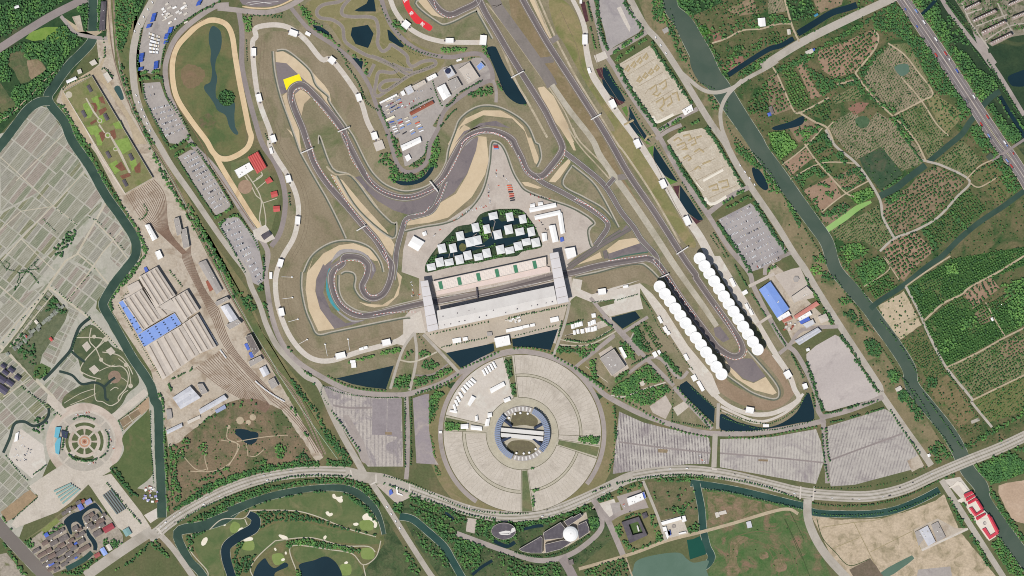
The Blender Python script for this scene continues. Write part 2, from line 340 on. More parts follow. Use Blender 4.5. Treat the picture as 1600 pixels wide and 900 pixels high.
sheet('wild_meadow', "p 1105,757 1256,795 1262,815 1275,845 1300,905 1105,905 1112,870 1105,850 1102,800", ground('wild meadow', (72,104,56),(102,112,74),26,(136,110,90),40,.52,.66,fine=.24,fsize=4),rg=.6)
sheet('heath', P("Y 920,310 1100,330 1450,420 1300,480 1080,520 960,540 930,500"),ground('pink heath', (144,120,98),(112,110,76),18,(84,100,58),26,.5,.64,fine=.26,fsize=4),rg=1)
for t in ("Y 1090,660 1170,620 1210,640 1150,690 1130,800 1160,860 1110,900 1060,880 1080,760", "Y 1290,740 1340,730 1350,770 1300,780", "Y 1390,790 1450,780 1480,850 1420,870 1390,840"):
    sheet('heath', smooth(P(t),True),MATS['pink heath'],rg=.6)
sheet('meadow', P("Y 500,240 800,225 840,280 855,470 700,470 600,480 560,440"),ground('orchard meadow', (92,100,66),(122,110,84),22,fine=.28,fsize=4))
sheet('verge', "p 931,785 1005,752 1038,838 973,867", ground('institute ground', (112,112,74),(130,122,88),30,fine=.18))
sheet('dry_field', "p 1268,806 1310,812 1380,810 1420,798 1462,782 1475,772 1500,830 1560,905 1320,905 1298,868", g_pale,rg=.5)
sheet('bare_field', P("q 1060,110 1250,60 1600,0 1600,900 1360,830 1200,560 1060,260"),ground('ploughed pale field', (188,164,140),(178,154,130),40,(198,176,152),50,fine=.14),rg=.5)
# ---- east farmland
sheet('farmland', "p 1040,-20 1400,-20 1402,0 1560,225 1602,290 1602,680 1500,705 1450,640 1380,510 1290,370 1170,215 1165,160 1120,130 1060,30", ground('farmland', (84,94,58),(114,105,76),28,(54,84,46),60,.5,.64,fine=.3,fsize=4))
sheet('farmland', "p 1420,-20 1620,-20 1620,270 1560,190", ground('east woodland floor', (42,64,44),(56,74,50),40,(96,100,68),80,.56,.7,fine=.22))
sheet('river_verge', "p 990,-20 1040,-20 1062,60 1085,110 1125,140 1135,160 1160,215 1250,345 1330,470 1400,580 1470,690 1500,712 1446,714 1375,605 1250,405 1150,250 1070,118 1012,40", ground('verge grass', (140,126,97),(124,116,86),30,(96,104,68),40,.5,.66,fine=.18))
sheet('oval_infield', smooth(P("B 530,140 450,170 390,225 330,300 300,385 300,500 330,615 420,755 500,885 G 1300,60 1340,130 1390,165 1450,165 1520,120 1548,60 B 735,890 735,800 705,650 675,500 650,355 630,230 595,165"),True),ground('oval infield grass', (104,110,70),(122,112,78),70,(86,102,62),80,.5,.66,fine=.14))
sheet('lawn', P("r 0,430 100,430 330,350 560,190 700,480 950,900 1040,1100 r 700,2400 300,2200 40,900"),ground('riding yard grass', (102,112,74),(122,118,84),30,fine=.14))
sheet('lawn_bed', P("R 115,296 235,268 240,296 150,320"),g_mead)
# ================================================================ FIELDS (east), CEMETERY (west)
rowsA=[(R(-60),5.2,(86,100,62),.0,.7,.75)]
f_nurs=ground('nursery rows', (156,142,118),(142,130,107),30,(100,110,76),60,.5,.66,fine=.16,rows=[(R(-30),5.4,(78,92,58),-.1,.6,.8),(R(60),5.4,(150,138,112),.3,.9,.5)])
f_nurs2=ground('young nursery', (122,122,86),(136,130,98),40,(90,106,62),50,fine=.16,rows=[(R(-32),4.6,(76,92,56),-.1,.6,.75)])
f_soil2=ground('orchard soil', (146,127,104),(134,116,92),25,(112,106,78),40,.5,.66,fine=.16)
f_grass=ground('orchard grass', (74,96,54),(98,104,68),30,(122,108,80),40,.54,.7,fine=.18)
f_pink=ground('pink soil', (150,124,102),(160,134,112),25,(120,112,80),40,.56,.7,fine=.16)
f_lush=ground('lush crop', (62,104,42),(74,116,50),25,fine=.2,fsize=4)
def fld(nm,t,m,rg=.4): return sheet(nm,P(t) if isinstance(t,str) else t,m,rg=rg)
NUR1,NUR2 = "F 650,390 760,280 830,330 1040,580 960,640 800,720 690,620 620,560 600,470", "F 440,740 540,690 610,800 680,700 790,760 880,860 L 980,160 960,220 840,270 700,120 550,200 480,130 380,0"
fld('field', NUR1,f_nurs); fld('field', NUR2,f_nurs); fld('field', "F 750,280 860,270 930,370 1030,560 960,470 840,330", f_nurs2)
fld('field', "F 990,620 1050,590 1210,700 1190,760 1120,840 1060,760", ground('yellow scrub', (140,132,96),(120,120,80),20,fine=.25),1)
fld('field', "F 810,720 970,640 1040,740 1120,850 1060,890 930,880 880,820", f_nurs2)
fld('field', "F 460,270 640,190 690,220 680,300 560,420", f_pink); fld('field', "F 300,330 450,270 550,410 540,450 420,490 340,440", f_pink)
fld('field', "F 400,610 540,540 600,590 560,620 470,640 420,650", f_nurs2); fld('field', "F 500,680 560,640 630,640 600,690 540,720", ground('red soil', (150,112,96),(136,104,88),15,fine=.2),.8)
fld('field', "L 570,190 710,120 840,280 820,310 700,390 600,260", ground('dark green field', (54,80,56),(72,90,66),22,(92,92,72),40,fine=.2,fsize=4))
fld('field', "F 170,400 220,380 300,560 340,600 270,620 210,480", f_pink); fld('field', "F 80,450 160,420 270,630 200,690 150,660", f_grass)
fld('field', "F 0,480 50,460 120,600 150,680 40,720 0,620", f_soil2); fld('field', "F 210,690 370,610 400,680 370,760", f_grass)
fld('field', "F 130,800 260,740 330,800 260,890 190,890", f_soil2)
for t,m in (("L 0,30 100,20 190,110 70,200 20,100", f_lush),("L 90,220 240,130 280,190 140,300", f_pink),("L 180,0 330,-10 240,90 200,50", f_soil2),("L 250,100 370,20 410,110 300,170", f_grass),("L 320,200 450,140 500,220 380,290", f_grass),
             ("L 160,310 300,230 360,300 220,370", f_grass),("L 410,310 550,240 610,320 480,400", f_soil2),("L 220,390 400,300 460,430 330,520", f_pink),("L 500,420 640,370 670,430 560,480", f_lush),("L 330,540 480,460 520,510 400,600 340,590", f_soil2),
             ("L 390,640 570,550 690,480 700,560 780,690 690,760 600,710 440,700", f_nurs2),("L 450,740 560,710 640,770 500,840", f_grass),("L 540,850 700,790 740,840 S 790,120 620,220 540,110", f_grass),
             ("L 720,760 780,700 920,650 1040,770 900,880 S 850,160 790,100", f_pink),("L 700,470 880,370 950,290 1060,240 1210,320 1230,340 1000,590 800,670 720,560", f_soil2),("L 940,620 1180,420 1260,380 1370,500 1290,590 1060,760", f_grass),
             ("L 1040,220 1220,80 1330,200 1240,310 1100,230", f_nurs2),("L 1250,300 1380,210 1480,240 1560,390 1440,480 1340,360", ground('scrub ground', (104,106,70),(122,112,80),25,(84,98,56),40,fine=.22)),
             ("F 940,880 1050,890 1100,880 L 1080,130 1010,190 980,150", f_nurs2)):
    fld('field', t,m)
fld('field', "S 870,190 1140,20 1600,-60 1600,60 1460,110 1270,190 1200,240 1090,300 970,400 940,320", ground('dense nursery', (54,88,44),(68,100,52),30,(104,110,72),50,.56,.7,fine=.2))
fld('field', "S 980,410 1190,250 1330,300 1440,350 1600,200 1600,430 1460,510 1120,690 1050,560", MATS['dense nursery'])
fld('field', "S 1110,700 1460,530 1600,480 1600,740 1280,880", f_nurs2)
fld('field', "S 1280,890 1600,750 1600,900 b 1600,330 1420,390 1370,400 1260,260", ground('olive field', (106,112,68),(120,118,78),30,fine=.2,rows=[(R(-35),5,(76,92,54),0,.8,.6)]))
fld('field', "S 820,540 980,470 1060,610 1110,730 1010,800 920,670", ground('weedy rows', (100,106,68),(114,112,76),25,fine=.2,rows=[(R(-30),6,(78,90,54),-.1,.7,.7)]))
fld('field', "S 1010,810 1120,740 1240,890 b 1300,350 1200,440 1130,360 1030,240", ground('brown weedy rows', (134,118,88),(122,112,78),25,(96,104,64),30,.5,.66,fine=.2,rows=[(R(-60),7,(104,98,68),0,.8,.6)]))
fld('bare_field', "S 690,310 850,220 900,310 960,430 830,520 760,470", ground('cleared field', (196,178,150),(184,168,140),20,(152,146,110),30,.54,.68,fine=.14),.8)
fld('field', "S 1220,230 1390,130 1450,200 1280,330", f_pink); fld('field', "S 1290,360 1350,310 1410,400 1330,430", f_soil2)
fld('field', "S 950,170 1090,130 1080,180 960,230", ground('grassy gap', (88,108,64),(98,114,70),20,fine=.12)); fld('bare_soil', "S 1440,600 1500,530 1600,520 1600,610 1500,630", g_soil,1)
fld('field', "b 1300,690 1540,590 1600,660 1600,720 1400,790", ground('dark plantation', (52,82,44),(62,92,50),20,(84,98,60),40,.56,.7,fine=.2))
fld('field', "E 1020,30 1130,100 1330,10 1300,0 1010,0", g_forest); fld('bare_soil', "E 1340,60 1500,-20 1520,20 1540,80 1420,100", g_soil)
fld('field', "E 1160,170 1210,150 1250,210 1190,220", f_lush); fld('field', "F 0,-10 90,-10 120,70 0,90", f_nurs); fld('field', "F 100,-10 270,-10 290,90 200,130 150,130", g_forest); fld('bare_soil', "F 280,-10 470,-10 460,30 330,80 300,40", g_soil)
fld('bare_soil', "E 1250,210 1300,200 1310,260 1260,270", MATS['red soil'],1); fld('bare_soil', "E 1310,420 1440,340 1450,400 1350,460", MATS['red soil'],1)
# the cemetery: walled blocks of grave plots in a turned grid
def clip(poly,cl):
    def side(p,a,b): return (b[0]-a[0])*(p[1]-a[1])-(b[1]-a[1])*(p[0]-a[0])
    out=poly; ar=sum(cl[i][0]*cl[(i+1) % len(cl)][1]-cl[(i+1) % len(cl)][0]*cl[i][1] for i in range(len(cl))); sg=1 if ar>0 else -1
    for i in range(len(cl)):
        a,b=cl[i],cl[(i+1) % len(cl)]; inp,out=out,[]
        for j in range(len(inp)):
            p,q=inp[j],inp[(j+1) % len(inp)]; sp,sq=sg*side(p,a,b),sg*side(q,a,b)
            if sp >= 0: out.append(p)
            if (sp >= 0) != (sq >= 0): t=sp/(sp-sq); out.append((p[0]+(q[0]-p[0])*t,p[1]+(q[1]-p[1])*t))
        if len(out)<3: return []
    return out
def plotmat(nm,a,b,ang,per=4.2,rc=(128,126,104)): return ground(nm,a,b,18,fine=.12,fsize=4,rows=[(ang,per,rc,-.2,.7,.7)])
CA=R(38)
plot_m=[plotmat('grave plots warm', (158,151,136),(149,142,128),R(128)),plotmat('grave plots pale', (162,159,142),(153,150,133),R(128)),plotmat('grave plots green', (134,138,116),(146,147,126),R(128),4.2,(112,116,90)),
          plotmat('grave plots grey', (151,148,135),(160,156,143),R(128)),plotmat('grave plots mossy', (132,132,104),(146,144,116),R(128),4.6,(96,102,74)),plotmat('grave plots rosy', (164,152,140),(155,143,132),R(128))]
def plots(region,ang,du,dv,gap,weights,org=(0,0),jit=.15):
    reg=P(region) if isinstance(region,str) else region
    ca,sa=math.cos(ang),math.sin(ang)
    uv=[((x-org[0])*ca+(y-org[1])*sa,-(x-org[0])*sa+(y-org[1])*ca) for x,y in reg]
    us,vs=[q[0] for q in uv],[q[1] for q in uv]; z=zfor([reg]); per={}
    u=math.floor(min(us)/du)*du
    while u<max(us):
        v=math.floor(min(vs)/dv)*dv
        while v<max(vs):
            k=2 if random.random()<.6 else 1
            for h in range(k):
                a0,a1=v+gap/2+h*(dv-gap)/k,v+gap/2+(h+1)*(dv-gap)/k-(.5 if h<k-1 else 0)
                q=[(u+gap/2,a0),(u+du-gap/2,a0),(u+du-gap/2,a1),(u+gap/2,a1)]
                q=[(a*ca-b*sa+org[0],a*sa+b*ca+org[1]) for a,b in q]; q=clip(reg,q)
                if len(q)>2:
                    m=random.choices(range(len(plot_m)),weights)[0]; vv,ff=per.setdefault(m,([],[])); n0=len(vv)
                    p2=[XY(t) for t in q]; vv+=[(a,b,z) for a,b in p2]
                    ff+=[tuple(n0+t for t in (range(len(p2)) if sum(p2[i-1][0]*p2[i][1]-p2[i][0]*p2[i-1][1] for i in range(len(p2)))>0 else reversed(range(len(p2)))))]
            v+=dv
        u+=du
    vs_,fs_,mi=[],[],[]
    for m,(vv,ff) in sorted(per.items()):
        n0=len(vs_); vs_+=vv; fs_+=[tuple(n0+t for t in f) for f in ff]; mi+=[m]*len(ff)
    if vs_: tag(mesh_obj('cemetery_plots', vs_,fs_,plot_m,midx=mi),kind='structure')
N_=R(-52)
plots("p 64,168 80,172 92,196 118,240 60,300 2,330 0,222 14,206 42,176", R(-52),40,17,2,[3,3,3,3,0,3])
plots("p 118,240 131,266 62,340 0,400 0,335 60,302", N_,30,13,2,[1,3,3,2,4,1])
plots("p 131,268 160,310 100,370 30,440 0,462 0,405 64,342", N_,34,15,2,[1,4,3,2,3,2])
plots("p 160,312 158,322 118,362 90,400 70,425 40,460 10,478 0,470 0,466 34,440 102,372", N_,30,13,2,[1,3,3,3,2,2])
plots("p 164,316 190,355 175,376 148,350", R(-53),24,14,2.4,[1,3,2,3,0,4])
plots("p 146,350 174,378 140,420 110,404 118,386", R(-53),24,16,2.4,[1,4,2,3,0,3])
plots("p 176,376 190,358 204,380 203,398 186,418 172,404", R(-53),18,14,2.2,[1,3,1,3,0,5])
plots("p 106,408 142,424 170,446 135,490 108,470 76,440", R(-53),26,15,2.4,[1,4,2,3,0,4])
plots("p 0,480 30,464 76,442 72,450 40,484 0,530", R(-48),30,14,2,[1,4,3,2,1,1])
plots("p 105,470 128,480 112,510 98,540 84,572 66,556 82,530 108,500", R(25),26,13,1.6,[2,4,1,3,0,1])
plots("p 108,548 122,566 104,584 92,574", R(-50),20,13,1.6,[1,3,3,2,0,1])
plots("p 90,584 120,600 96,632 68,602", R(-55),22,12,2,[1,3,3,2,2,2])
plots("p 0,545 10,540 78,612 84,640 70,662 40,660 20,664 0,690", R(-42),22,12,1.8,[1,3,4,2,2,1])
plots("p 0,712 10,720 50,762 20,790 0,806", R(-48),20,15,1.6,[0,2,4,4,0,0])
for t,wd in (("M 0,610 90,500 300,190 410,30 G 480,790 660,470", 3.2),("G 0,640 130,520 330,490 530,270", 1.4),("G 0,840 130,695 330,485", 1.6),("M 300,190 420,280 560,390 760,590", 3.4),("G 590,580 700,690 800,820", 2),("G 480,780 600,880 M 575,70 680,180", 2.2),("M 420,280 575,75 G 640,780 770,630", 2),("M 0,190 150,320", 2.2),
              ("G 100,330 440,0", 1.4),("G 0,180 110,280 330,485 480,600", 1.3),("G 130,690 250,810 340,890", 1.4),("M 0,560 140,690 330,880 T 350,110 420,170", 5),("M 0,540 190,320 330,190", 2),("M 20,880 190,770", 1.6)):
    stroke('cemetery_path', t,wd,path_p,sm=False)
# memorial garden
sheet('garden_lawn', smooth(P("M 560,430 640,480 700,560 770,600 830,690 870,790 T 800,60 760,130 690,190 640,150 560,120 480,120 400,160 M 400,880 520,800 600,780 520,750 490,650 460,590 470,520"),True),ground('memorial lawn', (76,90,62),(92,100,72),30,(112,114,80),40,fine=.14))
for t,wd in (("M 570,450 560,530 600,580 640,660 700,690 760,690 800,740 790,820 740,880 T 740,110 700,135", 1.6),("M 480,510 600,510 M 640,530 540,640 500,710 520,740", 1.6),("M 500,720 560,750 630,770", 1.4),("M 600,580 690,500 660,520", 1.3),("M 640,600 740,620 800,680 830,740", 1.5),("M 600,770 590,830 600,900 T 600,60 640,110 690,135 740,110 770,60 800,40", 1.3),
              ("T 400,120 500,60 590,30", 1),("T 440,130 560,80 600,60", 1),("T 690,40 720,20 740,30 720,55 690,50", 1.2),("M 620,720 660,700 720,680", 1),("M 690,800 750,760 800,790", 1),("M 820,815 800,700 740,640", 1.2)):
    stroke('garden_path', t,wd,path_p)
for t in ("M 512,560 545,532 570,570 540,600", "M 660,592 695,568 722,600 690,622", "M 555,705 590,680 622,715 588,742"): sheet('stone_terrace', P(t),plaza)
for x,y,r_ in ((165,530,4),(178,589,3.4),(158,562,3.2),(197,570,3.4),(204,603,3.6),(147,526,3)): sheet('stone_terrace', arc(x,y,r_,0,360,18),path_p)
sheet('stone_terrace', arc(179,589,10,0,360,24),ground('red brick terrace', (150,126,108),(138,118,100),8,fine=.15))
# classical garden quarter of the cemetery
sheet('garden_lawn', P("M 0,610 100,490 300,210 430,340 400,420 330,520 260,620 240,740 220,780 60,600"),ground('court garden', (96,104,78),(110,114,86),12,(80,92,60),20,fine=.2),rg=.6)
plots("p 15,540 28,522 75,455 82,462 34,530 24,548", R(-56),9,12,1.4,[0,0,1,3,3,0]); stroke('cemetery_path', "M 60,570 330,240", 1.6,path_p,sm=False)
sheet('garden_lawn', P("M 215,690 260,670 320,700 300,740 250,770 210,760"),g_lawn)
# round square
PX,PY=132,690
sheet('plaza_paving', arc(PX,PY,60,0,360,64),ground('round square paving', (190,174,158),(200,186,170),30,(178,162,146),40,fine=.09),msk=True)
sheet('plaza_paving', P("T 270,380 130,280 90,330 50,460 200,590 290,510"),conc_p,msk=True); sheet('plaza_paving', P("T 180,640 330,540 430,480 300,420 700,480 700,540 T 560,620 440,740 360,800 100,900 70,880 90,850 240,700"),plaza,msk=True)
sheet('plaza_paving', P("U 600,230 780,180 990,450 1060,560 940,640 830,560 640,280"),plaza,msk=True)
sheet('plaza_paving', P("T 700,190 900,30 930,60 730,230"),plaza,msk=True); sheet('plaza_paving', P("T 420,170 360,100 300,60 290,110 380,200"),plaza,msk=True)
sheet('plaza_paving', P("T 900,820 990,770 1000,830 940,870"),conc_p,msk=True)
for r0,r1,m in ((45,49,plaza),(34,46,ground('court lots', (172,164,150),(182,174,160),20,fine=.12)),(24,33,plaza)):
    sheet('plaza_paving', sector(PX,PY,r0,r1,0,359.9,72),m)
for a0 in (55,150,235,330):
    sheet('garden_lawn', sector(PX,PY,25,30,a0-0,a0+66,12),ground('court hedge floor', (84,94,62),(96,104,70),12,fine=.2))
for a0 in (5,95,185,275): sheet('garden_lawn', sector(PX,PY,11,20,a0,a0+80,12),MATS['court hedge floor'])
for a0 in (45,135,225,315): stroke('plaza_path', arc(PX,PY,0,0,1,1)[:1]+[(PX+46*math.cos(R(a0)),PY-46*math.sin(R(a0)))],3,plaza,sm=False)
sheet('medallion', arc(PX,PY,8.5,0,360,28),ground('red medallion', (182,138,110),(194,150,122),10,fine=.12)); sheet('medallion', arc(PX,PY,6,0,360,28),plaza)
sheet('medallion', arc(PX,PY,4.6,0,360,28),MATS['red medallion']); sheet('medallion', arc(PX,PY,2.2,0,360,28),ground('dark medallion', (150,96,76),(140,88,70),8,fine=.1))
sheet('meadow', smooth(P("T 770,320 900,190 935,170 945,400 955,560 860,650 830,690 720,540 690,520 740,480 775,410"),True),ground('green meadow', (84,100,60),(98,108,68),30,(116,108,78),50,.54,.7,fine=.12))
sheet('plot_garden', P("T 745,220 860,140 885,185 775,290"),g_soil); sheet('plot_garden', P("T 850,140 930,80 935,150 885,195"),ground('tan plot', (176,152,124),(166,142,116),20,fine=.12)); 
for t in ("T 750,225 870,150", "T 770,270 880,190", "T 800,190 830,240"): stroke('garden_path', t,1,path_p,sm=False)
sheet('bare_soil', P("U 210,290 265,345 100,490 40,520 5,450"),ground('ochre soil', (166,142,112),(150,130,102),20,fine=.15),rg=.5)
sheet('town_ground', P("k 0,720 100,620 280,480 560,300 880,80 1080,20 1200,160 1400,380 1520,560 1520,700 1100,900 400,1180 340,1150 250,1050 60,840"),ground('town ground', (170,160,144),(154,144,130),12,(116,116,84),20,fine=.2),rg=.4)
sheet('dirt_path', P("k -100,700 300,420 760,40 780,50 250,480 0,640"),ground('ditch grass', (128,124,92),(116,114,80),20,fine=.15))
sheet('garden_lawn', P("k 240,480 480,290 540,350 300,540"),ground('vegetable plot', (120,132,72),(134,140,88),15,fine=.18))
sheet('town_ground', P("p -10,868 10,864 40,900 -10,910"),MATS['town ground'])
# ================================================================ WATER
w_crk=water('creek water', (44,60,54),(54,70,62)); bank_w=ground('bank wall', (188,188,172),(164,168,148),14,(110,118,88),30,.48,.6)
def canal(nm,t,wd,m,**k):
    stroke(nm,t,wd,m,grow=1.5,**k)
    if nm in ('canal', 'river') and (not isinstance(wd,(int,float)) or wd>9):
        p=smooth(unkink(P(t))); w_=list(np.interp(np.linspace(0,1,len(p)),np.linspace(0,1,len(wd)),wd)) if isinstance(wd,list) else [wd]*len(p); nn=normals(p)
        for s_ in (-1,1): stroke('bank_wall', [(q[0]+s_*n_[0]*(v/2+.3),q[1]+s_*n_[1]*(v/2+.3)) for q,n_,v in zip(p,nn,w_)],.6,bank_w,sm=False,msk=False)
canal('canal', "A 580,-20 580,80 578,200 570,262 500,340 430,410 340,535 300,625 400,760 450,880 G 430,60 560,240 660,420 760,560 830,670 852,740 840,810 780,890 M 720,165 655,270 648,320 700,410 765,525 830,640 900,740 945,820 965,900 T 990,160 995,400 1005,600 1012,835", 14,w_can)
canal('canal', "A 310,630 240,640 170,690 100,780 40,860 -40,960", 14,w_can)
canal('river', "E 985,-30 1000,60 1070,140 1135,260 1195,370 1240,470 1310,560 1380,670 1440,760 1520,880 K 760,150 870,295 980,450 1090,600 1170,720 S 420,80 520,200 630,330 700,430 780,540 880,700 b 900,170 1000,300 1120,450 1190,570 1250,700 1330,800 c 1350,330 1450,480 1600,690 1700,830", [20,22,30,33,33,30,28,26,25,23,22,21,20,20,20,21,21,21,22,22,23,22,22,22,23,24],w_riv)
sheet('river', P("E 1030,100 1060,130 1250,420 1355,545 1290,580 1180,520 1120,420 1110,330 1090,220"),w_riv,sm=True,msk=True)
canal('stream', "E 1350,470 1440,410 1600,310 F 80,285 160,240", 8,w_dark); canal('stream', "F 185,210 300,140 400,80 500,50 555,30", 10,w_dark)
canal('stream', "L 700,425 800,375 880,310 985,232", 10.5,w_can); canal('stream', "L 1005,212 1120,115 1210,40 1250,-20 F 1200,820 1280,740 1380,620 1450,570", 9,w_can); canal('stream', "F 1450,600 1520,720 1620,880", 6,w_dark); canal('stream', "F 900,130 960,90 1040,10 1050,-20", 5,w_dark)
canal('stream', "S 640,330 700,280 850,182 1000,62 1090,0 L 1080,805 1200,690 1320,590 1470,490 1600,395 1700,330", 8.5,w_can)
canal('stream', "L 370,635 480,560 560,500 645,460", [9,10,9,4],w_alg)
for t,m in (("F 30,795 140,760 215,725 228,745 200,785 60,815", w_dark),("F 790,415 870,400 880,450 830,475", w_pale),("F 550,740 600,725 635,750 620,790 580,800 550,775", ground('pond weed', (70,94,66),(80,104,74),20)),("F 1500,480 1560,450 1620,440 1620,530 1540,540 1510,520", w_dark),("K 700,250 745,262 790,330 800,380 770,385 720,330", w_dark)):
    sheet('pond', P(t),m,sm=True,msk=True)
canal('canal', "Y 805,245 930,262 1100,290 1300,335 1500,385 1600,410 c 280,400 400,412 640,412 800,385 950,325 1070,262", 10.5,w_teal)
canal('canal', "Y 845,250 880,420 892,560 920,690 952,760 930,810 890,840", 11,w_teal)
sheet('lake', P("Y 400,860 430,790 560,750 720,735 780,780 830,805 930,790 915,850 930,900 930,960 390,960"),w_pale,sm=True,msk=True)
sheet('pond', P("Y 778,645 820,640 870,618 900,690 915,745 800,783"),water('deep green pond', (30,84,68),(26,74,62)),msk=True)
sheet('pond', P("c 745,750 800,720 900,670 915,690 880,720 790,785 700,830 690,790"),w_pale,msk=True)
canal('canal', "V 540,468 520,490 440,540 300,590 150,630 180,720 215,790 280,860 330,930", [7,12,18,16,15,13,12,12,12],w_can)
canal('canal', "V 470,500 640,430 800,385 1000,352 1190,352 1300,400 1380,480 1420,560 1440,640", [15,11,11,9,11,12,10,7,6],w_can)
canal('canal', "V 585,510 635,540 625,600 540,650 460,710 452,780 480,880 500,930", [9,14,16,15,14,14,13,13],w_dark)
sheet('lake', smooth(P("V 690,790 640,845 630,920 750,930 760,880 840,840 820,815 760,850 725,830 705,800"),True),w_dark,msk=True); sheet('lake', smooth(P("V 915,825 1000,802 1080,778 1150,830 1165,920 970,940 915,860"),True),w_dark,msk=True)
canal('river', "X 110,480 200,500 300,580 420,690 480,790 560,930", 11,w_teal)
canal('stream', "X 430,450 490,500 470,440", 4,w_dark); canal('pond', "X 770,650 860,690 920,660", 6,w_dark); canal('stream', "X 620,890 680,840 760,790", 5,w_dark); canal('pond', "X 980,570 1060,550 1120,545", 5,w_dark)
canal('river', "U -60,470 0,555 150,720 310,890 400,990", 20,w_brn)
canal('creek', "T 20,430 60,340 90,250 150,235 210,262 270,240 303,195 305,150", 4.6,w_crk); canal('creek', "M 565,385 500,440 465,520 440,590 380,660 330,715 270,775", 5,w_crk); canal('creek', "M 440,590 485,630 530,662", 4,w_crk); canal('creek', "M 370,720 450,745 510,800 590,790 650,820 660,890 T 680,100", 4,w_crk)
canal('creek', "M 650,820 690,780 720,760", 4,w_crk)
sheet('pond', smooth(P("k 600,340 720,230 860,180 1000,90 1080,60 1120,80 1200,200 1190,230 1120,150 1000,160 890,260 900,350 930,430 880,420 830,370 780,350 710,400 730,540 690,540 640,430"),True,4),w_dark,msk=True); canal('canal', "k 960,470 990,560 1050,640 1090,720 1085,800", [3,6,7,7,5],w_dark)
canal('canal', "k 640,1090 900,950 1040,830", 8,w_teal)
# circuit ponds
sheet('pond', smooth(P("B 530,162 508,200 505,260 518,320 515,380 525,440 515,510 480,532 478,562 510,605 540,650 560,690 610,722 632,790 660,832 682,842 690,830 670,790 665,720 668,650 640,600 560,620 548,560 558,490 545,430 552,370 578,310 586,250 575,190"),True),water('oval pond', (66,88,84),(58,80,78)),msk=True)
sheet('island', arc(354,153,13,0,360,24),g_forest)
for t,nm,m in (("C 600,172 700,155 735,210 715,270 700,300 622,275 592,220", 'pond', w_dark),("C 615,65 690,22 715,-30 735,-30 750,72 640,72", 'pond', w_dark),("C 820,185 835,190 925,285 920,298 895,290 830,250", 'pond', w_dark),("C 352,155 405,165 455,200 462,222 420,210 370,185", 'pond', w_dark),("C 598,360 630,362 670,385 660,440 622,405", 'pond', w_dark)):
    sheet(nm,P(t),m,msk=True)
sheet('lake', smooth(P("D 640,305 690,290 712,320 765,430 880,615 885,650 830,645 760,590 720,500 680,400"),True,3),w_dark,msk=True)
sheet('pond', smooth(P("I 48,318 100,330 180,328 250,298 290,245 315,240 290,290 240,335 170,357 100,355"),True),w_dark,msk=True)
for t in ("E 570,420 600,430 710,630 690,642 610,592 572,540 558,480", "E 730,660 800,790 870,890 J 860,82 800,60 740,5 E 725,770 735,710", "J 888,110 940,190 1035,335 1005,328 930,282 890,220 882,170", "J 1050,355 1110,440 1195,572 1165,580 1085,520 1048,450"):
    sheet('pond', P(t),w_dark,msk=True)
for t in ("Q 388,606 685,545 690,592 480,700", "Q 800,520 1088,456 1042,588 930,570 805,566", "R 213,386 370,345 402,386 290,455", "O 500,765 862,684 812,832 700,820 600,800", "a 690,140 868,310 862,405 800,350 640,195 650,165"):
    sheet('pond', P(t),w_dark,msk=True)
sheet('pond', smooth(P("a 905,345 1000,392 1100,420 1190,432 1290,402 1380,335 1430,240 1460,222 1490,375 1400,402 1200,440 1050,455 905,445"),True,3),w_dark,msk=True)
sheet('lawn', P("E 685,675 715,662 725,700 720,735"),ground('bright lawn', (88,124,56),(98,132,64),20,fine=.1)); sheet('lawn', P("J 780,30 850,88 868,105 840,100"),MATS['bright lawn']); sheet('lawn', P("J 845,125 885,108 880,180 855,150"),MATS['bright lawn']); sheet('lawn', P("J 940,300 1035,336 985,355"),MATS['bright lawn'])
for t in ("E 525,432 565,420 572,500 545,480", "E 610,600 705,640 670,660", "J 1005,365 1048,358 1040,420 1052,470", "J 1075,525 1170,580 1195,575 1145,605", "E 425,10 455,10 480,130 460,140"): sheet('shrub_bed', P(t),redbed)
sheet('pond', smooth(P("V 510,0 640,0 652,40 620,75 585,75 545,40"),True),w_dark,msk=True); sheet('pond', smooth(P("T 1470,285 1540,285 1580,310 1605,350 1580,372 1540,370 1500,330"),True),w_dark,msk=True)
sheet('pond', P("m 880,320 950,310 1010,480 940,490 890,400"),w_grn,sm=True,msk=True); sheet('pond', P("S 95,150 150,120 180,140 205,125 215,150 175,150 130,180"),w_dark,sm=True,msk=True)
# ================================================================ CAR PARKS, ROADS
lots={}
def car_park(key,t,m,sm=False):
    o=sheet('car_park', P(t) if isinstance(t,str) else t,m,msk=True,sm=sm); lots[key]=o['z']
car_park('nw', "A 980,-20 1370,-20 1370,5 1250,62 1100,172 1040,262 1012,340 1000,440 950,462 870,440 868,320 900,160 940,60", lot)
car_park('w2', "A 892,520 1000,512 1030,600 1080,690 1175,835 1150,880 1110,900 1060,895 960,740 900,610", lot)
car_park('w3', "G 1112,182 1190,135 1225,140 1340,310 1448,490 1430,508 1350,545 1330,520 1240,390", lot); car_park('w4', "N 765,-210 840,-245 890,-240 1010,-100 1040,60 1050,150 1020,185 985,170 900,40 770,-180", lot_v)
car_park('e5', "E 535,-20 690,-20 820,170 790,205 650,285 602,318 580,200 545,80", lot_v); sheet('car_park', P("E 655,50 680,40 740,170 735,200 700,140"),conc_p)
car_park('e6', "E 670,400 860,285 912,345 1130,655 1080,700 900,765 850,700 740,540", lot_t); car_park('e7', "K 168,80 235,30 385,0 425,20 640,360 615,392 440,492 405,455 380,395 250,205", lot_t)
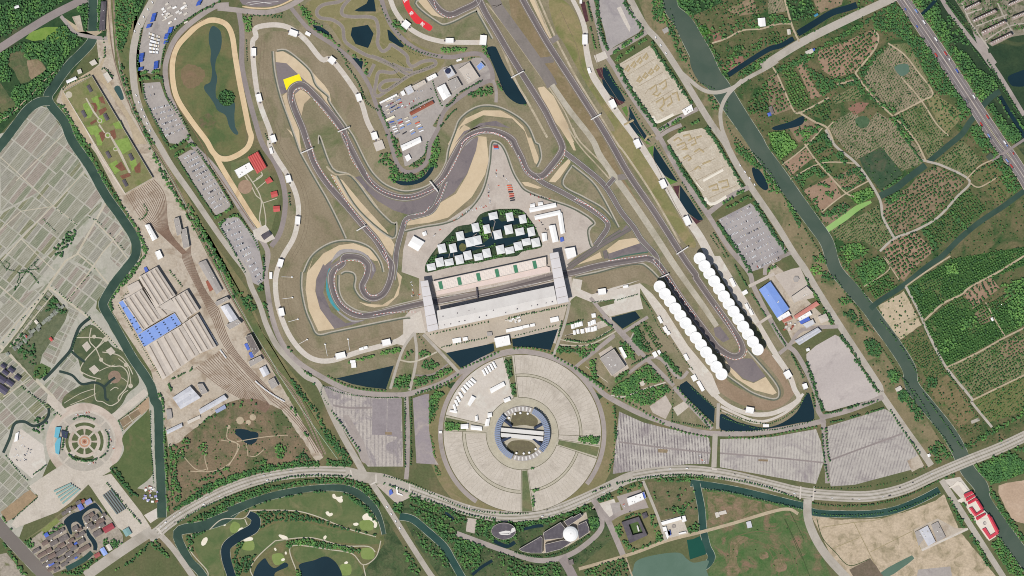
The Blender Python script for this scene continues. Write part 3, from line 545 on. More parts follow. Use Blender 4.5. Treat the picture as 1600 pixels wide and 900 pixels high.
car_park('e8', "K 490,572 690,470 745,515 920,772 880,825 780,870 690,900 640,860 570,700", lot_v); car_park('e9', "S 240,612 300,560 420,492 465,515 575,680 690,860 695,880 b 690,215 690,245 385,330 355,325 240,0", ground('pink car park', (184,174,167),(192,182,174),60,(172,162,156),60,fine=.08,stretch=4,ang=R(20)))
stripeA=ground('striped car park', (192,185,175),(182,175,165),40,fine=.18,fsize=4,rows=[(R(4),6.8,(122,114,114),-.1,.5,1.1)],stain=((138,128,128),70)); stripeB=ground('striped car park east', (190,183,172),(180,173,163),40,fine=.12,rows=[(R(-3),7,(142,134,131),0,.7,.75)],stain=((144,134,134),60))
stripeC=ground('striped car park far', (186,179,169),(175,168,159),40,fine=.12,rows=[(R(-16),7,(138,130,128),0,.6,.75)],stain=((130,120,120),60,3))
car_park('s1', "a 270,332 420,400 560,435 830,492 842,570 830,660 700,660 500,680 230,722 245,560", stripeA); car_park('s2', "a 900,505 1220,492 1500,442 1530,520 1550,640 1500,785 1400,770 900,680", stripeB); car_park('s3', "b 372,425 730,315 780,345 930,590 970,680 880,700 540,790 392,800 375,700", stripeC)
car_park('s4', "d 560,232 640,235 760,285 960,325 1212,332 1225,900 930,900 860,800 620,430 545,300", ground('worn car park', (176,167,158),(188,179,168),25,(150,141,140),40,.5,.62,fine=.2,fsize=4,rows=[(R(0),9,(146,138,134),.1,.7,.9)]))
sheet('car_park', P("d 970,335 1090,338 1085,640 965,635"),ground('dark bay paving', (142,133,133),(152,143,142),30,fine=.12)); sheet('car_park', P("d 1096,338 1208,335 1205,655 1090,645"),MATS['dark bay paving']); sheet('car_park', P("d 720,470 770,470 900,700 960,900 880,860"),road)
car_park('s5', "d 1305,332 1400,300 1440,295 1440,600 1480,820 1520,885 1335,872", ground('violet strip', (160,150,146),(150,140,142),40,(176,164,154),50,fine=.1)); 
stroke('lot_lane', "a 265,522 560,560 840,592", 2.6,road_d,msk=False); stroke('lot_lane', "a 900,592 1240,620 1550,652", 2.4,road_d,msk=False); stroke('lot_lane', "b 378,640 560,572 840,470", 2.6,road_d,msk=False); stroke('lot_lane', "d 640,390 760,410 965,410", 3,road_d,msk=False)
for t in ("a 510,565 575,570 570,590 515,588", "a 1140,630 1200,632 1200,645 1140,642", "d 1075,612 1130,612 1130,636 1075,634"): sheet('planted_island', P(t),g_soil)
sheet('plaza_paving', P("b 870,640 940,605 975,670 900,710"),yard,msk=True)
# golf-side, institute, yards
for t,m in (("Y 110,430 270,360 310,470 230,500 180,450 130,400", yard),("Y 160,390 265,358 300,440 235,500", conc_p),("Y 285,340 455,290 510,420 340,450", road),("Y 600,510 745,475 790,600 640,640", plaza),("X 585,490 655,500 635,600 575,585", conc),("X 960,700 1250,520 1420,450 1450,590 1290,690 1120,740", yard),("Y 240,390 305,380 320,460 262,470", lot),("V 1390,330 1490,300 1600,370 1600,410 1520,450", conc),("c 910,510 1060,440 1170,500 1250,500 960,640", yard),("c 1100,200 1200,180 1260,260 1430,500 1370,570 1300,470 1210,320", conc_p),("A 380,95 520,190 600,225 670,180 680,290 620,410 400,540 380,620 540,900 600,900 430,560 590,470 660,540 790,740 850,900 920,900 690,520 630,440 690,260 690,0 660,0 660,190 480,200 430,150", dirt),("A 450,105 500,95 520,190 490,190", yard),("T 1040,160 1090,150 1150,260 1120,330 1050,380 1040,300", yard),("T 1010,0 1050,0 1200,230 1330,160 1420,70 1600,80 1480,80 1340,180 1150,330 1050,390", yard),
             ("Q 1130,500 1420,380 1430,425 1300,470 1130,495", plaza),("Q 1340,610 1420,560 1530,700 1440,760", conc),("a 150,0 290,-30 330,60 220,110", conc),("a 460,300 560,230 600,300 560,380 480,340", conc),("a 605,310 680,265 710,300 635,360", plaza),("S 0,120 30,40 90,90 220,250 300,330 400,430 250,500 160,550 100,420", yard),("S 40,120 150,80 200,70 290,260 160,290", conc),("d 0,150 60,180 280,330 250,360 0,200", yard),("F 1290,130 1340,150 1380,340 1330,330 1280,200", road),("F 1330,340 1390,330 1430,390 1390,430", road)):
    sheet('paved_yard', P(t),m,msk=True)
# ---- roads
for t in ('W 262,285 290,255 318,252 290,300', 'W 1285,320 1340,352 1310,378'): sheet('traffic_island', P(t),g_forest)
def rd(t,wd,m=road,nm='road', **k): return stroke(nm,t,wd,m,**k)
rd("A 960,-10 880,140 838,280 830,430 855,620 920,780 990,900 G 1080,250 1200,420 1350,640 1450,780 1540,900 N 970,190 1025,310 1065,430 1130,560 1220,660 1310,750 1390,800 d 500,240 620,440 720,640 850,870 900,960", [11,11,11,11,10,9.5,9.5,9,8.5,8.5,8.5,8,8.5,9,9,9,9,9.5,10,10],road_p)
rd("A 1430,30 1350,40 1250,100 1120,210 1055,330 1032,450 1062,600 1130,760 1200,900 G 1220,60 1350,260 1500,500 1600,650 H 60,740 75,800 60,900 O 70,200 100,380 160,540 260,660 400,750 560,830 720,862 900,868 1000,850 1150,800 1270,730 Q 620,645 740,605 840,592 960,612 1080,650 1200,712 1320,810 a 200,240 400,345 600,415 750,455 870,470 1100,468 1300,442 1500,402 1560,385 b 330,372", 8,road)
rd("B 690,60 712,200 712,400 742,560 790,740 840,900 H 30,60 120,220 172,360 182,500 152,650 95,740", 8,road_d); rd("B 560,50 660,60 740,70 860,78 980,50 1090,-10", 8,road); rd("B 1020,50 1130,180 1280,280 1400,380 1500,520 1560,680 1620,820 H 860,160 890,235 940,275 1010,262 1070,205 1090,100 1140,0 C 1180,690 1300,590 1420,520 1480,500", 6.5,road_d)
rd("C 780,-20 810,80 860,180 960,280 1080,338 1220,357 1350,335 1420,350 1470,430 1480,500", 7,road_d); rd("C 1480,500 1500,560 1500,640", 5,road)
rd("E 490,-20 530,130 580,320 640,420 760,620 900,820 J 1060,300 1230,550 1350,740 1480,900 R 1110,190 1200,370 1300,540 1370,600 S 240,720 310,880 b 312,320 342,380 352,480 368,640 372,780", 7.5,road)
rd("E 730,-20 830,160 920,260 1040,440 1150,620 1250,780 1330,890 J 1400,220 K 700,380 850,600 960,780 1030,880 S 300,200 420,390 530,560 700,820 b 700,210 850,430 980,610 1020,670", 10,road_p)
rd("E 1010,410 1100,490 1190,560 1280,578 1380,548 1470,490 1600,420 F 60,380", 6,road_p); rd("E 1440,500 1350,590 1305,690 1312,800 1350,900 1360,940", 6,road_p); rd("F -40,420 200,270 500,120 800,-20", 12.5,road_p)
rd("V -30,660 20,630 100,565 240,475 440,372 640,300 840,262 1000,248 1200,252 1320,282 X 0,220 180,290 400,370 600,440 800,478 1000,475 1200,440 1400,360 1600,265 Y 200,270 400,200 600,168 800,160 1000,180 1200,220 1400,270 1600,315 c 450,300 650,300 850,255 1050,165 1250,80 1450,0 1640,-90", 17,road_p,'main_road')
rd("U 1070,580 900,690 740,800 600,900", 16,road_p,'main_road'); rd("V 40,640 130,740 250,910", 9,road_p); rd("V 1350,300 1450,450 1600,690 X 300,850 350,920", 8.5,road_p); rd("c 248,320 250,440 300,570 380,690 500,820", 13,road_p); rd("c 1085,200 1250,460 1480,820", 9,road_p)
rd("Y 20,850 400,740 640,650 880,590 1100,530 1450,430 1560,462", 5,dirt,'track_path'); rd("Y 120,360 180,450 230,520 330,750", 9,road); rd("X 510,600 700,670 900,740 1080,790 1250,770 1400,690 1530,550 1480,370", 8,road); rd("Y 470,230 570,470 630,650", 4.5,road_p); rd("Y 240,500 330,450 500,400", 7,road); 
rd("X 1250,770 1300,850 1340,930", 14,road_d); rd("Y 350,770 380,860 400,910", 2.4,dirt,'path')
rd("A -20,320 0,300 300,110 540,-10", 12,road_d,'road'); rd("A 380,100 430,160 480,210 600,235 670,240", 5.5,road); 
rd("d 1250,320 1262,600 1258,900 X 155,220", 7,road); rd("a 870,470 862,680", 8,road_p); rd("a 1545,390 1560,640 1580,780", 6,road); rd("a 890,280 885,440", 5,road_p); rd("a 610,180 850,440", 6.5,road); 
rd("Q 1200,690 1440,500", 5,road); rd("R -10,700 240,490", 5,road); rd("R 170,370 290,480 440,640 610,810", 6.5,road); rd("R 290,480 450,380", 5,road); rd("R 330,730 500,630 a 640,120 700,80", 5,road); 
rd("Q 190,480 205,600 190,720 160,840", 4.5,road_p); rd("Q 190,480 130,560 90,660 40,830", 4.2,road_p); rd("Q 245,490 350,600 470,730", 5,road_p); rd("Q 1160,290 1130,420 1060,620", 4.2,road_p); rd("Q 1290,260 1430,430 1600,620", 5.5,road); rd("Q 100,650 190,660 330,600", 2.4,path_p,'path'); rd("Q 195,745 300,740 400,675", 2.2,road_d,'path'); rd("Q 1090,520 1260,540 1420,460", 1.6,path_p,'path'); rd("Q 1100,555 1280,555 1450,470", 2,path_p,'path')
rd("R 1080,190 1240,110", 5,conc); rd("R 1130,430 1220,370", 4.5,conc); rd("R 1270,610 1340,550 1420,460 S 440,440", 6,road) ; rd("E 590,340 740,260 840,200", 8,road); rd("E 520,370 590,340", 12,conc_p); rd("E 900,830 1040,740 1160,680", 7,road); rd("K 100,70 170,20 260,-20", 6,road); rd("K 430,530 560,430 680,370", 8,road); rd("K 940,780 800,850 R 1180,120", 6,road); rd("b 330,370 520,320 720,240", 8,road)

# highway on the east side: two decks
HW1 = "F 790,-50 826,0 1015,280 1240,620 1415,890 L 1560,280 1640,420"; HW2 = "F 835,-50 870,0 1065,280 1290,620 1472,890 L 1540,180 1680,400"
hwm=ground('highway asphalt', (122,114,112),(132,124,121),60,(112,105,104),40,fine=.07); rd(HW1,9.4,hwm,'highway'); rd(HW2,9.6,hwm,'highway')
for t in (HW1,HW2):
    for d_ in (-4.9,4.9): stroke('highway_parapet', offset(smooth(P(t)),d_),.7,conc,sm=False)
    for d_ in (0,): stroke('lane_line', offset(smooth(P(t)),d_),.22,white_l,sm=False,msk=False)
rd("L 1400,205 1500,140 1620,60", 4,road_d,'overpass'); rd("F 1080,-20 1140,80 1280,260 1420,430 1600,720", 6.5,road,'road'); 
for t,wd in (("F 30,420 60,470 100,560 160,690 210,700 380,610", 2.6),("F 190,700 290,760 370,800 410,890", 3),("F 370,800 410,760", 2),("L 360,10 420,110 540,210 620,310 700,450 720,560 790,690", 4),("L 700,770 790,690 920,640 1060,560 1180,430 1260,330 1200,290 1100,240 1000,210 960,200", 3.6),("F 660,190 690,230 670,300 610,380 545,455", 3),("F 545,455 620,560 720,670 850,790 930,890 L 970,170 990,210", 2.6),("F 750,270 850,340 930,440 1030,580 960,630 790,720", 2.4),("F 830,480 960,630 1050,770 1130,850", 2),("L 230,100 290,190 370,280 480,400 540,430", 2.6),("L 90,230 230,120 340,0", 2),("L 140,320 330,220 540,220", 2),("L 330,530 470,420 630,330", 2),("L 1240,320 1320,240 1400,200", 2),("L 1260,340 1320,370 1430,310", 2),("S 860,190 940,340 1000,480 1080,640 1140,730 1280,900 b 1270,270 1400,430", 4),("S 970,410 1090,300 1200,245 1270,190 1430,105 1600,0", 3),("S 1110,700 1300,610 1460,520 1600,450", 2.6),("S 1280,900 1600,745", 2.6),("S 860,190 1000,90 1140,0", 2.4),("S 1360,290 1420,400 1480,500", 2),("b 1270,400 1320,380", 5),("S 600,190 760,80 720,0 820,150", 1.8),("F 100,-20 150,160 195,260", 3),("F 0,170 70,150 150,150", 2),("E 1250,270 1340,240 1440,190 1560,180 1640,150", 2.4),("A 0,750 60,720 160,625", 1.6),("A 200,590 260,520 340,450", 1.2),("F 430,530 540,500", 3),("F 870,760 1040,560", .1)):
    if wd>1: rd(t,wd,dirt if wd<3.5 else road_p,'farm_track')
# golf paths, park paths
for t in ("V 350,610 430,545 560,540 605,487", "V 600,490 850,490 1000,520 1200,600 1390,655", "V 620,900 605,850 660,770 760,680", "V 890,860 850,740 900,708 1100,735 1240,760 1310,830 1390,780 1420,680", "V 1310,830 1325,900", "V 760,680 980,660 1180,710 1340,715 1385,750", "V 240,640 230,740 330,860 340,900", "V 570,545 585,580"):
    rd(t,1.6,path_p,'golf_path')
for t in ("T 1425,270 1420,340 1480,370 1480,420 1430,500 1330,545 1190,545", "V 420,50 520,70 530,110 450,240", "V 580,70 590,150", "V 700,100 640,150 600,150", "V 520,60 700,30 840,20", "V 160,120 260,230 330,235", "T 1300,380 1280,460 1300,540"): rd(t,1.3,dirt,'park_path')
for x,y,r_ in ((357,667,3.2),(375,657,6),(395,652,5),(388,660,4)): sheet('stone_terrace', arc(x,y,r_,0,360,20),dirt)
rd("T 1010,0 1060,160 1150,320 1050,390", 3,yard); rd("a 220,230 300,240 430,190 560,150", 1.8,conc_p,'path'); sheet('stone_terrace', arc(1003.5,599,4,0,360,18),conc_p); rd("a 60,50 200,150", 1,path_p,'path')

for t in ("Y 1500,440 1600,640", "Y 1470,500 1560,720 1600,790", "c 100,440 190,620 260,800"): rd(t,1,ground('ditch', (60,78,46),(70,86,52),20),'ditch')
for t in ("c 340,495 540,465 700,445 860,390", "c 540,470 630,650 700,790", "c 640,650 900,520", "c 400,630 570,560", "c 905,530 960,640"): rd(t,1.1,ground('field bund', (150,138,104),(164,150,116),15),'field_bund')
rd("c 305,440 340,560 420,650 510,735 640,690", 1.2,MATS['ditch'],'ditch'); rd("c 1250,505 960,640", 3.4,conc_p,'path'); sheet('bare_soil', P("c 510,760 640,690 720,800 540,820"),ground('dark soil', (120,106,90),(108,98,80),15,fine=.2),rg=.6); sheet('paved_yard', P("c 940,760 1140,740 1150,800 930,800"),lot)
# lane paint on the main road
ML=smooth(P("V 20,630 100,565 240,475 440,372 640,300 840,262 1000,248 1200,252"),False); MR=smooth(P("Y 400,200 600,168 800,160 1000,180 1200,220 1400,270 1600,315 c 450,300 650,300 850,255 1050,165 1250,80 1450,0 1600,-70"),False); MM=smooth(P("X 180,290 400,370 600,440 800,478 1000,475 1200,440 1400,360 1600,265"),False)
for L_ in (ML,MM,MR):
    stroke('median', L_,.9,ground('median strip', (130,126,108),(120,118,96),10),sm=False)
    for d_ in (-5.4,5.4): stroke('road_verge', offset(L_,d_),.7,MATS['median strip'],sm=False,msk=False)
    for d_ in (-2.8,2.8): stroke('lane_line', offset(L_,d_),.25,white_l,sm=False,msk=False)
for t,a_ in (("V 20,600 50,640", 0),("V 1230,235 1240,275", 0),("V 1390,265 1390,320", 0),("V 1355,330 1385,315", 0),("c 205,240 200,320", 0),("c 290,240 280,330", 0),("a 850,690 880,695", 0),("X 180,250 180,300", 0),("X 600,400 590,430", 0),("U 1110,560 1130,590", 0)):
    stroke('crossing', t,2.2,conc_p,sm=False)
# ================================================================ CIRCUIT
# gravel and run-off first, then service roads, then the track itself
def gv(t,m=gravel,nm='gravel_trap', sm=False): return sheet(nm,P(t),m,msk=True,sm=sm)
gv("H 470,288 560,440 645,560 760,690 850,800 872,742 815,640 660,470 540,325")
gv("H 1385,50 1440,55 1455,200 1432,290 1350,430 1200,560 1080,592 975,605 930,610 950,575 1080,535 1130,480 1250,410 1320,290 1375,140")
gv("O 390,470 330,340 310,210 318,110 360,0 H 330,890 420,785 520,732 610,720 710,755 765,825 790,900 H 760,830 740,830 640,775 520,785 440,850 400,900 O 375,150 370,220 400,330 490,455")
gv("O 875,90 895,180 862,260 790,305 700,300 640,285 690,312 740,322 820,312 890,245 912,130")
gv("C 122,325 165,318 300,395 430,535 460,580 470,640 530,735 585,835 560,835 490,720 400,580 300,500 190,395 125,388"); gv("C 165,600 200,570 265,770 275,880 H 285,150 250,80 190,0 C 230,830")
gv("C 238,570 262,552 300,570 345,605 300,650 285,720 290,800 262,740")
gv("R 920,640 1040,770 1110,795 1185,755 1255,855 1230,868 1115,838 1000,765 940,700"); gv("D 960,548 1000,540 1060,600 1100,680 1150,780 1170,850 1190,890 1150,880 1100,800 1050,740 1000,640")
gv("I 1385,765 1470,700 1560,688 1600,692 1600,730 1420,790"); gv("I 1170,870 1250,830 1350,775 1362,812 1250,842"); gv("I 1030,335 1100,245 1165,180 1165,215 1100,310 1070,340"); gv("I 862,338 900,338 985,372 960,380 880,360"); gv("I 1130,0 1180,80 1200,140 1185,140 1140,60")
gv("D 400,900 440,830 510,740 620,690 730,690 810,735 870,790 900,860 I 920,60 965,180 968,240 940,215 880,20 800,-60 620,-80 I 480,-10 440,80 390,200 385,240 400,160 D 420,950"); gv("D 905,-10 945,-10 1052,240 1035,250"); gv("D 200,-10 320,-10 330,40 400,100 370,112 300,95 250,50")
gv("I 380,250 390,160 430,60 500,-20 540,0 470,80 420,180")
ro=lambda t,sm=False: gv(t,runoff,'run_off_area', sm)
ro("H 600,312 650,300 800,420 960,455 1100,400 1195,300 1290,95 1390,55 1375,140 1320,285 1240,402 1130,480 1090,530 960,545 860,515 760,455 690,390 640,330")
ro("C 120,388 190,395 300,498 375,560 300,540 230,600 200,575 150,592"); ro("R 915,610 975,645 1060,640 1100,640 1185,752 1110,790 1045,765 960,690")
ro("O 465,60 H 600,770 700,795 745,860 O 750,90 720,150 690,60 600,10 O 510,70 440,130 420,230 470,350 560,420 685,400 600,430 490,455 400,330 372,220 378,140 420,50 H 430,860 510,795")
ro("D 440,900 500,840 600,770 700,755 790,800 850,870 I 880,60 940,180 960,235 900,230 840,120 760,20 620,-20 500,20"); ro("R 860,450 900,440 960,520 920,540 870,500"); ro("J 670,660 715,605 750,635 690,650"); ro("J 590,790 800,720 855,775 600,820")
sheet('painted_run_off', P("C 170,497 270,462 292,515 245,512 205,545 190,564"),ground('yellow paint', (252,238,40),(246,230,36),20,fine=.03)); sheet('painted_run_off', smooth(P("O 455,80 468,85 450,160 458,220 490,290 522,335 508,342 465,290 440,220 440,150"),True),ground('teal paint', (70,146,152),(82,156,160),15,fine=.06),msk=True)
sheet('painted_run_off', smooth(P("O 470,40 540,-10 620,-10 690,20 725,90 740,90 700,0 620,-40 520,-35"),True),ground('grey paint', (168,162,158),(150,144,142),10,fine=.1)); sheet('painted_run_off', smooth(P("O 510,340 600,400 680,398 600,412 520,360"),True),MATS['grey paint']); sheet('painted_run_off', smooth(P("D 480,900 560,830 660,800 760,830 830,900 800,890 740,850 660,825 580,850 510,910"),True),MATS['grey paint'])
sr=lambda t,wd=2.2,m=conc,**k: stroke('service_road', t,wd,m,**k)
svc=ground('service road', (172,165,150),(182,174,158),30,fine=.1); sandy=ground('sandy track', (190,178,154),(176,162,136),25,(150,138,110),30,fine=.14)
fence_strip=ground('barrier verge', (104,108,92),(92,98,84),20,fine=.12)
for t in ("C 108,320 120,450 155,600 205,740 255,880 H 280,150 340,260 410,380 450,450 520,590 565,690", "C 130,312 190,312 270,370 345,445 380,530 455,600 465,640 H 590,20 620,70 700,230 760,310 830,362 930,392 1040,372 1120,322 1180,230 1200,130 1240,20 D 430,840 470,745 540,685 620,657 720,667 830,722 905,790 950,890 I 970,100 985,180 960,245",
          "I 130,640 250,612 370,592 470,552 560,472 620,370 655,220 665,100 690,78 735,100 770,160 810,270 850,340 890,385 1000,432 1150,482 1250,532 1320,592 1282,640 1300,735 1330,735", "I 1180,232 1120,350 1250,430 1370,500 1460,600", "I 1180,232 1300,330 1370,430 1470,620", "H 295,900 340,805 420,738 520,702 630,708 720,750 780,830 800,900", "O 290,100 287,200 312,330 348,420 388,488 480,472 600,447 900,387 965,380", "R -5,125 130,98 280,58 400,43 460,75 520,135",
          "R 940,740 1010,790 1110,855 1235,892 1268,860 1235,780 1070,590", "C 390,900 H 400,50 480,250 600,300 740,480 850,590 880,590 850,690 640,520 500,300", "C 1090,-20 1000,20 1130,130 1200,145 1370,65 1390,80 1480,240", "O 530,110 560,95 610,105 625,140 620,200 660,260 720,285", "O 520,120 525,230 580,310 700,350 900,300 1030,270", "R 340,520 360,480"):
    stroke('barrier_verge', offset(smooth(unkink(P(t))),1.9),2.6,fence_strip,sm=False); sr(t,2.0,svc)
for t,wd in (("E 165,-10 270,230 330,350 410,500 560,740 660,900 J 700,150 830,340 940,520 1050,720", 3),("D 575,40 700,220 780,400 830,520 900,640 1020,860 I 1080,20", 3.4),("I 1150,0 1230,120 1330,230 1420,330", 2),("D 640,20 730,130 840,280 960,450 1040,560 1130,700 1200,860", 2),("E 140,-10 240,230", 2),("H 440,240 500,290 610,305 760,500", 2.4),("J 380,0 430,90 580,240 620,330", 2.4)):
    sr(t,wd,sandy)
stroke('barrier_verge', "D 860,-10 1025,255", 2.2,ground('green verge strip', (74,104,88),(84,112,96),15),msk=False)
stroke('barrier_verge', "J 595,832 700,800 850,775", 2.2,MATS['green verge strip'],msk=False)
# parallel hard strips in the straight
stroke('old_runway', "C 1440,-60 1500,20 D 720,60 880,280 1020,480 1050,540", 17,oldasph); stroke('pale_strip', "D 1050,530 1160,690 1300,870 J 560,190 740,440 900,680 1010,850 R 700,180 800,320 880,440", [8,9,9,10,10,10,10,9,9,8],ribstrip)
stroke('link_road', "D 980,380 1060,370", 10,oldasph,sm=False); stroke('link_road', "D 1040,260 1090,230", 9,oldasph,sm=False); stroke('link_road', "J 660,310 740,300", 9,oldasph,sm=False)
TRK=dict(
 west="O 1145,280 1040,296 900,328 760,362 650,372 560,335 500,262 470,150 488,90 540,48 H 510,832 550,808 600,803 655,815 695,850 O 700,80 688,130 663,190 690,245 740,263 800,230 838,150 848,60 H 810,800 750,700 680,620 560,480 440,340 370,230 330,120 290,0 C 240,680 217,590 235,545 290,530 350,580 450,690 540,810 H 560,60 640,220 700,320 780,390 880,430 980,430 1080,390 1160,320 1220,210 1290,90 1350,40 1440,15 1530,32 1600,72 I 760,40 820,110 860,190 890,260 935,298 990,298 1050,232 1108,150 1110,100 1060,0 D 1000,680 900,520 800,360 700,190 640,90 590,-10 560,-60",
 top="C 1390,-40 1380,15 1290,62 1215,92 1150,65 1095,-5 1060,-60",
 south="D 840,-60 880,20 1020,265 1200,545 1390,845 J 730,290 900,540 1075,815 1150,920 R 750,135 850,280 940,405 1015,515 1040,580 1020,620 970,625 890,575 830,500 740,380 640,240 560,115 505,42 450,15 380,22 150,60 0,98 Q 1050,130 690,220 345,280 I 90,1090" )
TRK['south']=TRK['south'].split(' I ')[0]
infield=dict(a=("I 1125,150 1250,245 1380,360 1480,520 1560,620 1610,700 J 900,800 R 505,60", 8.2),b=("I 940,300 1000,345 1100,395 1200,450 1300,512 1380,572 1398,620 1350,695 1320,735", 8),cc=("H 1185,330 1130,470 1085,525 1000,550 940,570 915,630 880,760 870,860 855,950", 8),dd=("J 345,885 560,735 690,660 740,630", 4.6),ee=("J 350,860 560,715 680,640", 3),ff=("H 500,300 420,290", .1),gg=("J 580,765 590,815", 6),hh=("I 1390,370 1440,310", 7))
for k_,(t,wd) in infield.items():
    if wd>1:
        stroke('link_road', t,wd+1.6,fence_strip); stroke('link_road', t,wd,trk)
for k_,t in TRK.items():
    L_=smooth(unkink(P(t))); stroke('track_shoulder', L_,12.5,ground('track shoulder', (128,116,104),(136,124,110),40,(122,124,92),60,fine=.08),sm=False)
for k_,t in TRK.items():
    L_=smooth(unkink(P(t))); stroke('race_track', L_,9.0,trk,sm=False); stroke('tyre_line', offset(L_,1.2),2.6,ground('tyre rubber', (103,95,94),(114,105,103),60,fine=.06,stretch=4),sm=False,msk=False)
for k_,t in TRK.items():
    L_=smooth(unkink(P(t)))
    for d_ in (-4.3,4.3): stroke('edge_line', offset(L_,d_),.32,white_l,sm=False,msk=False)
for k_,(t,wd) in infield.items():
    if wd>6:
        for d_ in (-wd*.45,wd*.45): stroke('edge_line', offset(smooth(unkink(P(t))),d_),.3,white_l,sm=False,msk=False)
kw,kr=paint('kerb white', (240,236,230),.04),paint('kerb red', (206,132,122),.05)
def kerb(t,wd=.75):
    p=smooth(unkink(P(t))); q=[]; d=0
    for i in range(len(p)-1):
        a,b=p[i],p[i+1]; Ls=math.hypot(b[0]-a[0],b[1]-a[1]); k=max(1,round(Ls/1.3))
        q+=[(a[0]+(b[0]-a[0])*j/k,a[1]+(b[1]-a[1])*j/k) for j in range(k)]
    q.append(p[-1]); v2,f=ribbon_geo(q,wd); inv=[(x/S+800,450-y/S) for x,y in v2]; z=zfor([[inv[k] for k in g] for g in f])
    tag(mesh_obj('kerb', [(x,y,z) for x,y in v2],flipup(v2,f),[kw,kr],midx=[(i // 2) % 2 for i in range(len(f))]),kind='structure')
for t in ("O 510,80 490,130 492,200 530,290 600,345 670,365", "H 500,860 540,835 600,828 660,842 680,880 O 682,90 676,120", "O 680,180 690,220 720,248 765,243", "H 790,770 820,830 830,880", "H 320,60 350,130 370,200 430,300 480,370", "H 468,290 560,450 650,570 740,680 800,760 830,850", "C 228,640 235,580 260,555 300,560 340,590", "C 360,620 420,690 500,790 560,860 H 590,180 640,260", "H 690,280 730,350 800,400 900,430 980,430 1080,395 1120,375", "H 1130,360 1200,290 1260,180 1300,80 1370,40 1450,25 1520,45", "H 1190,340 1150,440 1120,480", "H 990,540 1050,530 1085,490", "H 930,610 940,580 970,572", "I 640,25 700,32 760,65 800,120", "I 840,170 870,240 900,285 950,320 995,315", "I 1130,130 1120,190 1060,260 1010,310", "C 1110,-5 1130,60 1195,108 1240,100", "R 480,20 530,80 600,170 690,300 750,380", "R 870,310 960,440 1020,560 1020,600", "R 880,600 980,645 1050,630 1068,580", "O 730,370 850,352 1000,350", "R 200,30 330,12 450,-3", "D 480,900 560,840 650,825 760,860", "I 1190,445 1300,500 1400,585", "J 400,440 510,505 600,590"):
    kerb(t)
# kart circuit
for t in ("C 600,-20 545,40 540,90 600,105 700,105 750,125 765,200 760,270 790,320 830,300 850,280 870,330 940,345 950,390 980,415 1040,385 1110,378 1120,405 1040,440 960,470 800,580 760,600 740,580 750,520 770,450 850,455 880,430 840,400 760,370 680,340 580,280 550,240 540,170 480,125 400,110 380,70 420,30 520,10 560,-20", "C 850,400 920,430 980,440", "C 830,560 790,570 770,545 800,510 860,500 900,500", "C 700,480 730,420 740,400 710,410", "C 720,350 800,380 900,440 960,470"):
    L_=smooth(unkink(P(t))); stroke('kart_verge', L_,6.2,ground('kart kerb verge', (160,152,130),(150,142,118),20),sm=False,msk=False); stroke('kart_track', L_,4.6,kart,sm=False)
# outer walkway behind the stands, oval sand track
stroke('stand_walkway', "H 780,110 700,-30 640,-200 C 480,380 410,370 310,250 210,175 110,155 0,175 B 800,230 778,270 790,450 822,640 890,830 H 40,0 85,100 130,190 200,300 252,420 265,540 238,680 170,800 130,900 O 122,200 142,330 200,480 280,590 370,648 480,652 640,600 860,540 930,500", 8,conc_p)
stroke('stand_walkway', "C 835,-20 870,70 940,160 1040,225 1150,257 1230,264 1420,266", 7.5,conc_p)
stroke('stand_walkway', "E 370,-20 425,90 455,180 460,260 470,340 500,460 560,560 640,680 720,790 800,900 J 870,210 960,350 1070,530 1180,690 1260,850", [6.5,7,8,8,9,10,11,11,10,9,10,10,11,12,13,14],conc_p)
stroke('stand_walkway', "R 1240,610 1330,740 1365,830 1390,900 a 1395,200 1350,270 1280,325 1190,350 1080,345 960,300 870,230 800,140", [10,9,8,8,8,7,7,7,7,7,8,10],conc_p); stroke('stand_walkway', "a 905,300 1000,345 1100,385 1190,390 1290,350 1370,290 1420,220", 4,conc_p)
stroke('lake_walk', "a 910,325 1000,365 1100,402 1190,408", 2,plaza,msk=False)
stroke('sand_oval', "B 530,125 610,150 650,220 670,350 695,500 725,650 755,800 G 1570,60 1540,130 1450,185 1380,190 1330,150 1290,80 B 400,760 310,620 280,500 280,380 310,290 380,210 450,150", 8.4,sandtrk,closed=True)
stroke('sand_track', "G 1340,160 1400,270 1480,400 1580,560 1640,640", 8,sandtrk); stroke('sand_oval_edge', offset(smooth(P("B 500,110 400,165 320,240 270,340 255,450 262,540 290,630 380,770 460,900 G 1320,230 1480,460 1590,620")),0),1.2,ground('fence verge', (136,112,88),(124,104,80),20),sm=False)
sheet('oval_patch', smooth(P("B 330,450 380,400 460,430 480,480 430,540 360,540"),True),ground('brown patch', (132,110,86),(120,108,78),25,fine=.16),rg=1); sheet('oval_patch', smooth(P("B 440,750 500,710 550,760 530,800 470,800"),True),ground('green patch', (84,102,58),(112,100,76),15,fine=.16),z=.015,rg=1)
# riding yard beside the oval
for t,wd in (("r 340,690 460,860 600,1100 640,1300 600,1600 640,1800 560,1900", 1.8),("r 470,850 640,740 660,690 630,640", 1.6),("G 1530,300 1570,360 1600,420 H 40,460 60,560 60,610", 1.6),("H 40,470 130,440", 1.2),("H 0,385 60,335", 1.2),("H 0,320 40,290", 1.2)): stroke('path', t,wd,path_p,z=None)
sheet('riding_ring', arc(383,292,11,0,360,28),ground('riding ring sand', (168,142,118),(156,130,108),8,fine=.08)); sheet('paved_yard', P("H -20,640 60,605 100,660 120,690 60,720 -10,690"),conc_p)
